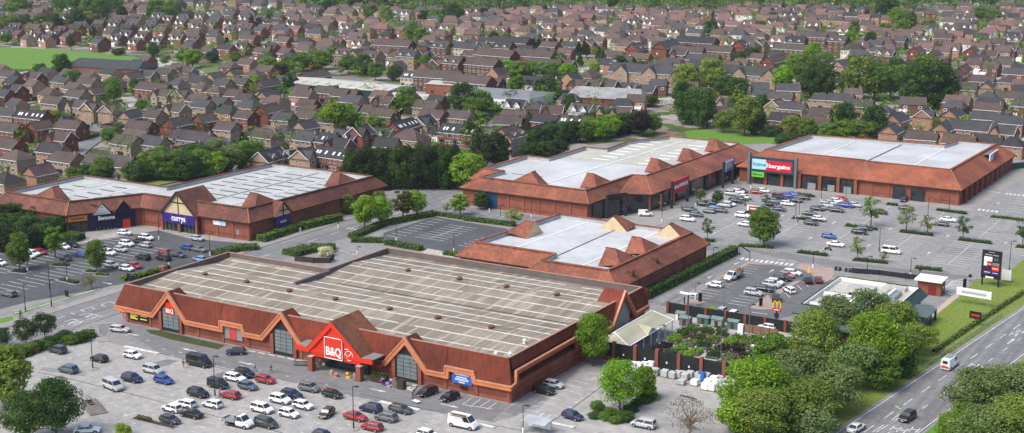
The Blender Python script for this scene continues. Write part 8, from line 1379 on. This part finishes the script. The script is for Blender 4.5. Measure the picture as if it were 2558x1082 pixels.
WK, RK = list(WALLS), list(ROOFS); fm = [mat('far_wall_' + WALLS[k][1].split()[0], WALLS[k][0], .9, .15, .5) for k in WK] + [mat('far_roof_' + ROOFS[k][1].split()[0], ROOFS[k][0], .85, .2, .3) for k in RK] + [WHITE, PANE]
fb = MB()
for (x, y, a, t, wc, rc) in FAR:
    L, W, he, hr = HT[t]; l2, w2 = L / 2, W / 2; M = Matrix.Translation((x, y, -.3)) @ Matrix.Rotation(a, 4, 'Z'); wi, ri = WK.index(wc), len(WK) + RK.index(rc); T = lambda *vs: [M @ Vector(q) for q in vs]; hip = l2 * .5 if t in 'hm' else 0
    fb.add(T((-l2, -w2, 0), (l2, -w2, 0), (l2, w2, 0), (-l2, w2, 0), (-l2, -w2, he), (l2, -w2, he), (l2, w2, he), (-l2, w2, he)), [(0, 1, 5, 4), (1, 2, 6, 5), (2, 3, 7, 6), (3, 0, 4, 7)], wi)
    E4 = T((-l2 - .3, -w2 - .3, he - .1), (l2 + .3, -w2 - .3, he - .1), (l2 + .3, w2 + .3, he - .1), (-l2 - .3, w2 + .3, he - .1), (-l2 + hip, 0, hr), (l2 - hip, 0, hr)); fb.add(E4, [(0, 1, 5, 4), (2, 3, 4, 5)] + ([(1, 2, 5), (3, 0, 4)] if hip else []), ri)
    if not hip: fb.add(T((l2, -w2, he), (l2, w2, he), (l2, 0, hr - .1), (-l2, -w2, he), (-l2, w2, he), (-l2, 0, hr - .1)), [(0, 1, 2), (4, 3, 5)], wi)
    if rg.random() < .35: fb.add(T((l2 - 1.2, -.7, hr - 1), (l2 - .6, -.7, hr - 1), (l2 - .6, 0, hr - 1), (l2 - 1.2, 0, hr - 1), (l2 - 1.2, -.7, hr + .8), (l2 - .6, -.7, hr + .8), (l2 - .6, 0, hr + .8), (l2 - 1.2, 0, hr + .8)), [(0, 1, 5, 4), (1, 2, 6, 5), (2, 3, 7, 6), (3, 0, 4, 7), (4, 5, 6, 7)], wi)
    for sy in (-1, 1):
        if rg.random() < .5: fb.add(T((-l2 - .3, sy * (w2 + .33), he - .28), (l2 + .3, sy * (w2 + .33), he - .28), (l2 + .3, sy * (w2 + .33), he - .08), (-l2 - .3, sy * (w2 + .33), he - .08)), [(0, 1, 2, 3)], len(fm) - 2)
        for k in (-.28, .28): fb.add(T((k * L - .7, sy * (w2 + .04), 3.1), (k * L + .7, sy * (w2 + .04), 3.1), (k * L + .7, sy * (w2 + .04), 4.3), (k * L - .7, sy * (w2 + .04), 4.3)), [(0, 1, 2, 3)], len(fm) - 2); fb.add(T((k * L - .5, sy * (w2 + .06), 3.3), (k * L + .5, sy * (w2 + .06), 3.3), (k * L + .5, sy * (w2 + .06), 4.15), (k * L - .5, sy * (w2 + .06), 4.15)), [(0, 1, 2, 3)], len(fm) - 1)
        fb.add(T((-.3 * L - .9, sy * (w2 + .04), .7), (-.3 * L + .9, sy * (w2 + .04), .7), (-.3 * L + .9, sy * (w2 + .04), 2), (-.3 * L - .9, sy * (w2 + .04), 2)), [(0, 1, 2, 3)], len(fm) - 2)
    if t == 'v':
        for k in (-.25, .25): fb.add(T((k * L - 1.5, -w2 - .3, he - .2), (k * L + 1.5, -w2 - .3, he - .2), (k * L, -w2 - .3, he + 2.1)), [(0, 1, 2)], len(fm) - 2); fb.add(T((k * L - 1.6, -w2 - .35, he - .2), (k * L, -w2 - .35, he + 2.2), (k * L, -w2 + 2.5, he + 2.2), (k * L + 1.6, -w2 - .35, he - .2)), [(0, 1, 2), (1, 3, 2)], ri)
    if rg.random() < .55: q = rg.uniform(-4, 4); s_ = rg.choice((-1, 1)); fb.add(T((q - 1.6, s_ * (w2 + .1), 0), (q + 1.6, s_ * (w2 + .1), 0), (q + 1.6, s_ * (w2 + 2.8), 0), (q - 1.6, s_ * (w2 + 2.8), 0), (q - 1.6, s_ * (w2 + .1), 2.7), (q + 1.6, s_ * (w2 + .1), 2.7), (q + 1.6, s_ * (w2 + 2.8), 2.2), (q - 1.6, s_ * (w2 + 2.8), 2.2)), [(0, 1, 5, 4), (1, 2, 6, 5), (2, 3, 7, 6), (3, 0, 4, 7), (4, 5, 6, 7)], len(fm) - 2)
tag(fb.build('distant_houses', fm), 'far rows of brown and red roofed houses reaching to the distant woods', 'houses', None, 'stuff')
# garden trees in the gaps: some as things, the far ones and the woods as one mass each
rg.shuffle(SPOTS); SPOTS.sort(key=lambda s: -(s[3] > 190)); bushes = MB(); woods = MB(); gk = 'mdmobgy'
lm = [leaf_mat('leaves_' + k, False, GREEN[k][0]) for k in 'mdobgy']
def lump(mb, x, y, h, w, mi, n, lf):
    for _ in range(max(3, int(n / 14))):
        d = rdir(rg); c = Vector((x + d.x * w * .33, y + d.y * w * .33, h * .55 + d.z * h * .3)); rr = w * rg.uniform(.18, .28)
        for __ in range(14): d = rdir(rg); d.z = abs(d.z) if rg.random() < .6 else d.z; k = len(mb.f); leafq(mb, c + d * rr, d, lf, rg); mb.m[k] = mi
nt_ = 0
for (x, y, u, v) in SPOTS:
    if near(x, y, 2.2) and v > 120: continue
    if rg.random() < .08: continue
    k = rg.choice(gk); h = rg.uniform(2.6, 5.5) if rg.random() < .6 else rg.uniform(6, 11)
    put(x, y, 2)
    if len(TREE_ITEMS) < 298 and v > 150: tree((x, y), h, h * rg.uniform(.9, 1.3), k, 'shrub' if h < 3.4 else rg.choice(('round_a', 'round_b')), zone(u, v))
    else: lump(bushes, x, y, h, h * 1.25, 'mdobgy'.index(k), 120 if v > 100 else 56, .45 if v > 100 else .7)
for (x, y, a, u, v) in cand:      # hedges and shrubs along plots
    if rg.random() < .8:
        b = a + rg.choice((0, R(90))); l = rg.uniform(4, 9); px_, py_ = x + rg.uniform(-7, 7), y + rg.uniform(-8, 8)
        if near(px_, py_, 2.5): continue
        k = rg.choice('mdoy' if rg.random() < .7 else 'dd'); hh = rg.uniform(1.2, 2.6); mi = 'mdobgy'.index(k)
        for _ in range(int(l * (7 if v > 150 else 3.5))):
            t = rg.uniform(-l / 2, l / 2); n0 = len(bushes.f); d = rdir(rg); leafq(bushes, Vector((px_ + math.cos(b) * t + d.x * .6, py_ + math.sin(b) * t + d.y * .6, hh * rg.uniform(.3, 1))), d, .42 if v > 150 else .6, rg); bushes.m[n0] = mi
tag(bushes.build('garden_shrubbery', lm), 'garden shrubs and hedges scattered between the houses', 'shrubbery', None, 'stuff')
for i in range(2100):
    u = rg.uniform(760, 2900) if rg.random() < .9 else rg.uniform(-100, 760); v = rg.uniform(-70, 18 + 5 * math.sin(u * .012)) if u > 760 else rg.uniform(-70, -22); p = at(0, u, v, 6)
    if u > 2280 and v > 6: continue
    lump(woods, p.x, p.y, rg.uniform(11, 20), rg.uniform(11, 18), rg.choice((0, 0, 0, 1, 1, 2, 4)), 70, 1.1)
tag(woods.build('far_woodland', lm), 'belt of distant woodland along the top of the scene', 'woodland', None, 'stuff')
# parked cars and vans in the estate drives, fences at the near gardens
random.seed(33); n = 0
for i, h in enumerate(HOUSES[:240]):
    if random.random() < .34:
        a = h[3]; s = random.choice((-1, 1)); d = random.uniform(5.6, 7.5); x, y = h[0] + math.cos(a) * random.uniform(-4, 4) + math.sin(a) * d, h[1] + math.sin(a) * random.uniform(-4, 4) - math.cos(a) * d; u, v = proj((x, y, 0))
        if v > 60 and not inpoly(x, y, NOGO[0]) and n < 60:
            n += 1; k = random.choice(('hatchback', 'hatchback', 'suv', 'estate', 'small_van')); cl = random.choice(('white', 'white', 'silver', 'black', 'grey', 'red', 'blue')); key = (k, True)
            if key not in PROTO: PROTO[key] = car_proto(k, True)
            if key in USED: o = copy_tree(PROTO[key], (x, y, -.28), a + R(90) + random.uniform(-.1, .1))
            else: USED.add(key); o = PROTO[key]; KIDS.pop(o.name, None); o.location = (x, y, -.28); o.rotation_euler.z = a
            z = zone(u, v); SETCOL.append((o, CC[cl])); o['category'] = 'van' if 'van' in k else 'car'; o['group'] = 'cars parked in the estate'; CAR_ITEMS.append((o, f"{cl} {k.replace('_', ' ').replace('suv', 'off-roader')}", 'car', z))
FIT = []; proto_f = None
for i, h in enumerate(HOUSES[:150]):
    if i % 2 or h[2] > 20: continue
    x, y, L, a = h; u, v = proj((x, y, 3))
    if v < 190: continue
    if proto_f is None:
        proto_f = empty('garden_fence'); m = MB()
        for (p0, p1) in (((-5, 0), (-5, 8)), ((-5, 8), (5, 8)), ((5, 8), (5, 0))): m = MB(); m.beam((*p0, .85), (*p1, .85), .06, 1.7); m.build('panel_run', [mat('fence_brown', (.11, .075, .05), .9, .3, 1)], proto_f)
        o = proto_f
    else: o = copy_tree(proto_f, (0, 0, 0))
    o.location = (x - math.sin(a) * 4, y + math.cos(a) * 4, -.3); o.rotation_euler.z = a; o['category'] = 'fence'; o['group'] = 'garden fences of the estate'; FIT.append((o, 'brown garden fence around a back garden', 'f', zone(u, v)))
label_all(FIT); label_all(HITEMS)
for o, w_, r_ in HCOL:
    for ch in o.children:
        n_ = stem_(ch.name)
        if n_ == 'wall': ch.color = (*w_, 1)
        elif n_ in ('roof', 'porch_canopy'):
            ch.color = (*[q * random.uniform(.9, 1.1) for q in r_], 1)
            for g in ch.children:
                if stem_(g.name) == 'chimney': g.color = (*w_, 1)
label_all(TREE_ITEMS); label_all(CAR_ITEMS)
for o, c in SETCOL:
    for ch in o.children:
        if stem_(ch.name) in ('body', 'door_mirror'): ch.color = (*c, 1)
# ================================================================ light
SUN_EL, SUN_AZ = R(52), R(205)      # high light from behind the camera, a little to its left
w = bpy.data.worlds.new('World'); SC.world = w; w.use_nodes = True; nt = w.node_tree
sky = nt.nodes.new('ShaderNodeTexSky'); sky.sky_type = 'NISHITA'; sky.sun_disc = False; sky.sun_elevation = SUN_EL; sky.sun_rotation = SUN_AZ; sky.air_density = 1.0; sky.dust_density = 3.0; sky.altitude = 90
bg = nt.nodes['Background']; bg.inputs['Strength'].default_value = .12; nt.links.new(sky.outputs[0], bg.inputs[0])
sl = bpy.data.lights.new('sun', 'SUN'); sl.energy = 2.1; sl.angle = R(38); sl.color = (1, .96, .9); so = bpy.data.objects.new('sun', sl); COL.objects.link(so)
sd = Vector((math.sin(SUN_AZ) * math.cos(SUN_EL), math.cos(SUN_AZ) * math.cos(SUN_EL), math.sin(SUN_EL))); so.rotation_euler = sd.to_track_quat('Z', 'Y').to_euler(); so.location = sd * 300
vs = SC.view_settings; vs.view_transform = 'Standard'; vs.look = 'None'; vs.gamma = 1; vs.use_curve_mapping = False; vs.exposure = .88
SC.cycles.max_bounces = 6; SC.cycles.volume_bounces = 0
SC.cycles.use_denoising = True
# air: far houses and woods fade a little
hz = MB(); hz.box(-3900, -800, -1.4, 3400, 5600, 96); hm = bpy.data.materials.new('air'); hm.use_nodes = True; nt = hm.node_tree; nt.nodes.clear(); o_ = nt.nodes.new('ShaderNodeOutputMaterial'); pv = nt.nodes.new('ShaderNodeVolumePrincipled'); pv.inputs['Color'].default_value = (.72, .8, .9, 1); pv.inputs['Density'].default_value = .00006; pv.inputs['Anisotropy'].default_value = .2; nt.links.new(pv.outputs[0], o_.inputs['Volume'])
tag(hz.build('haze', [hm]), 'thin pale haze lying over the whole town', 'haze', None, 'stuff')
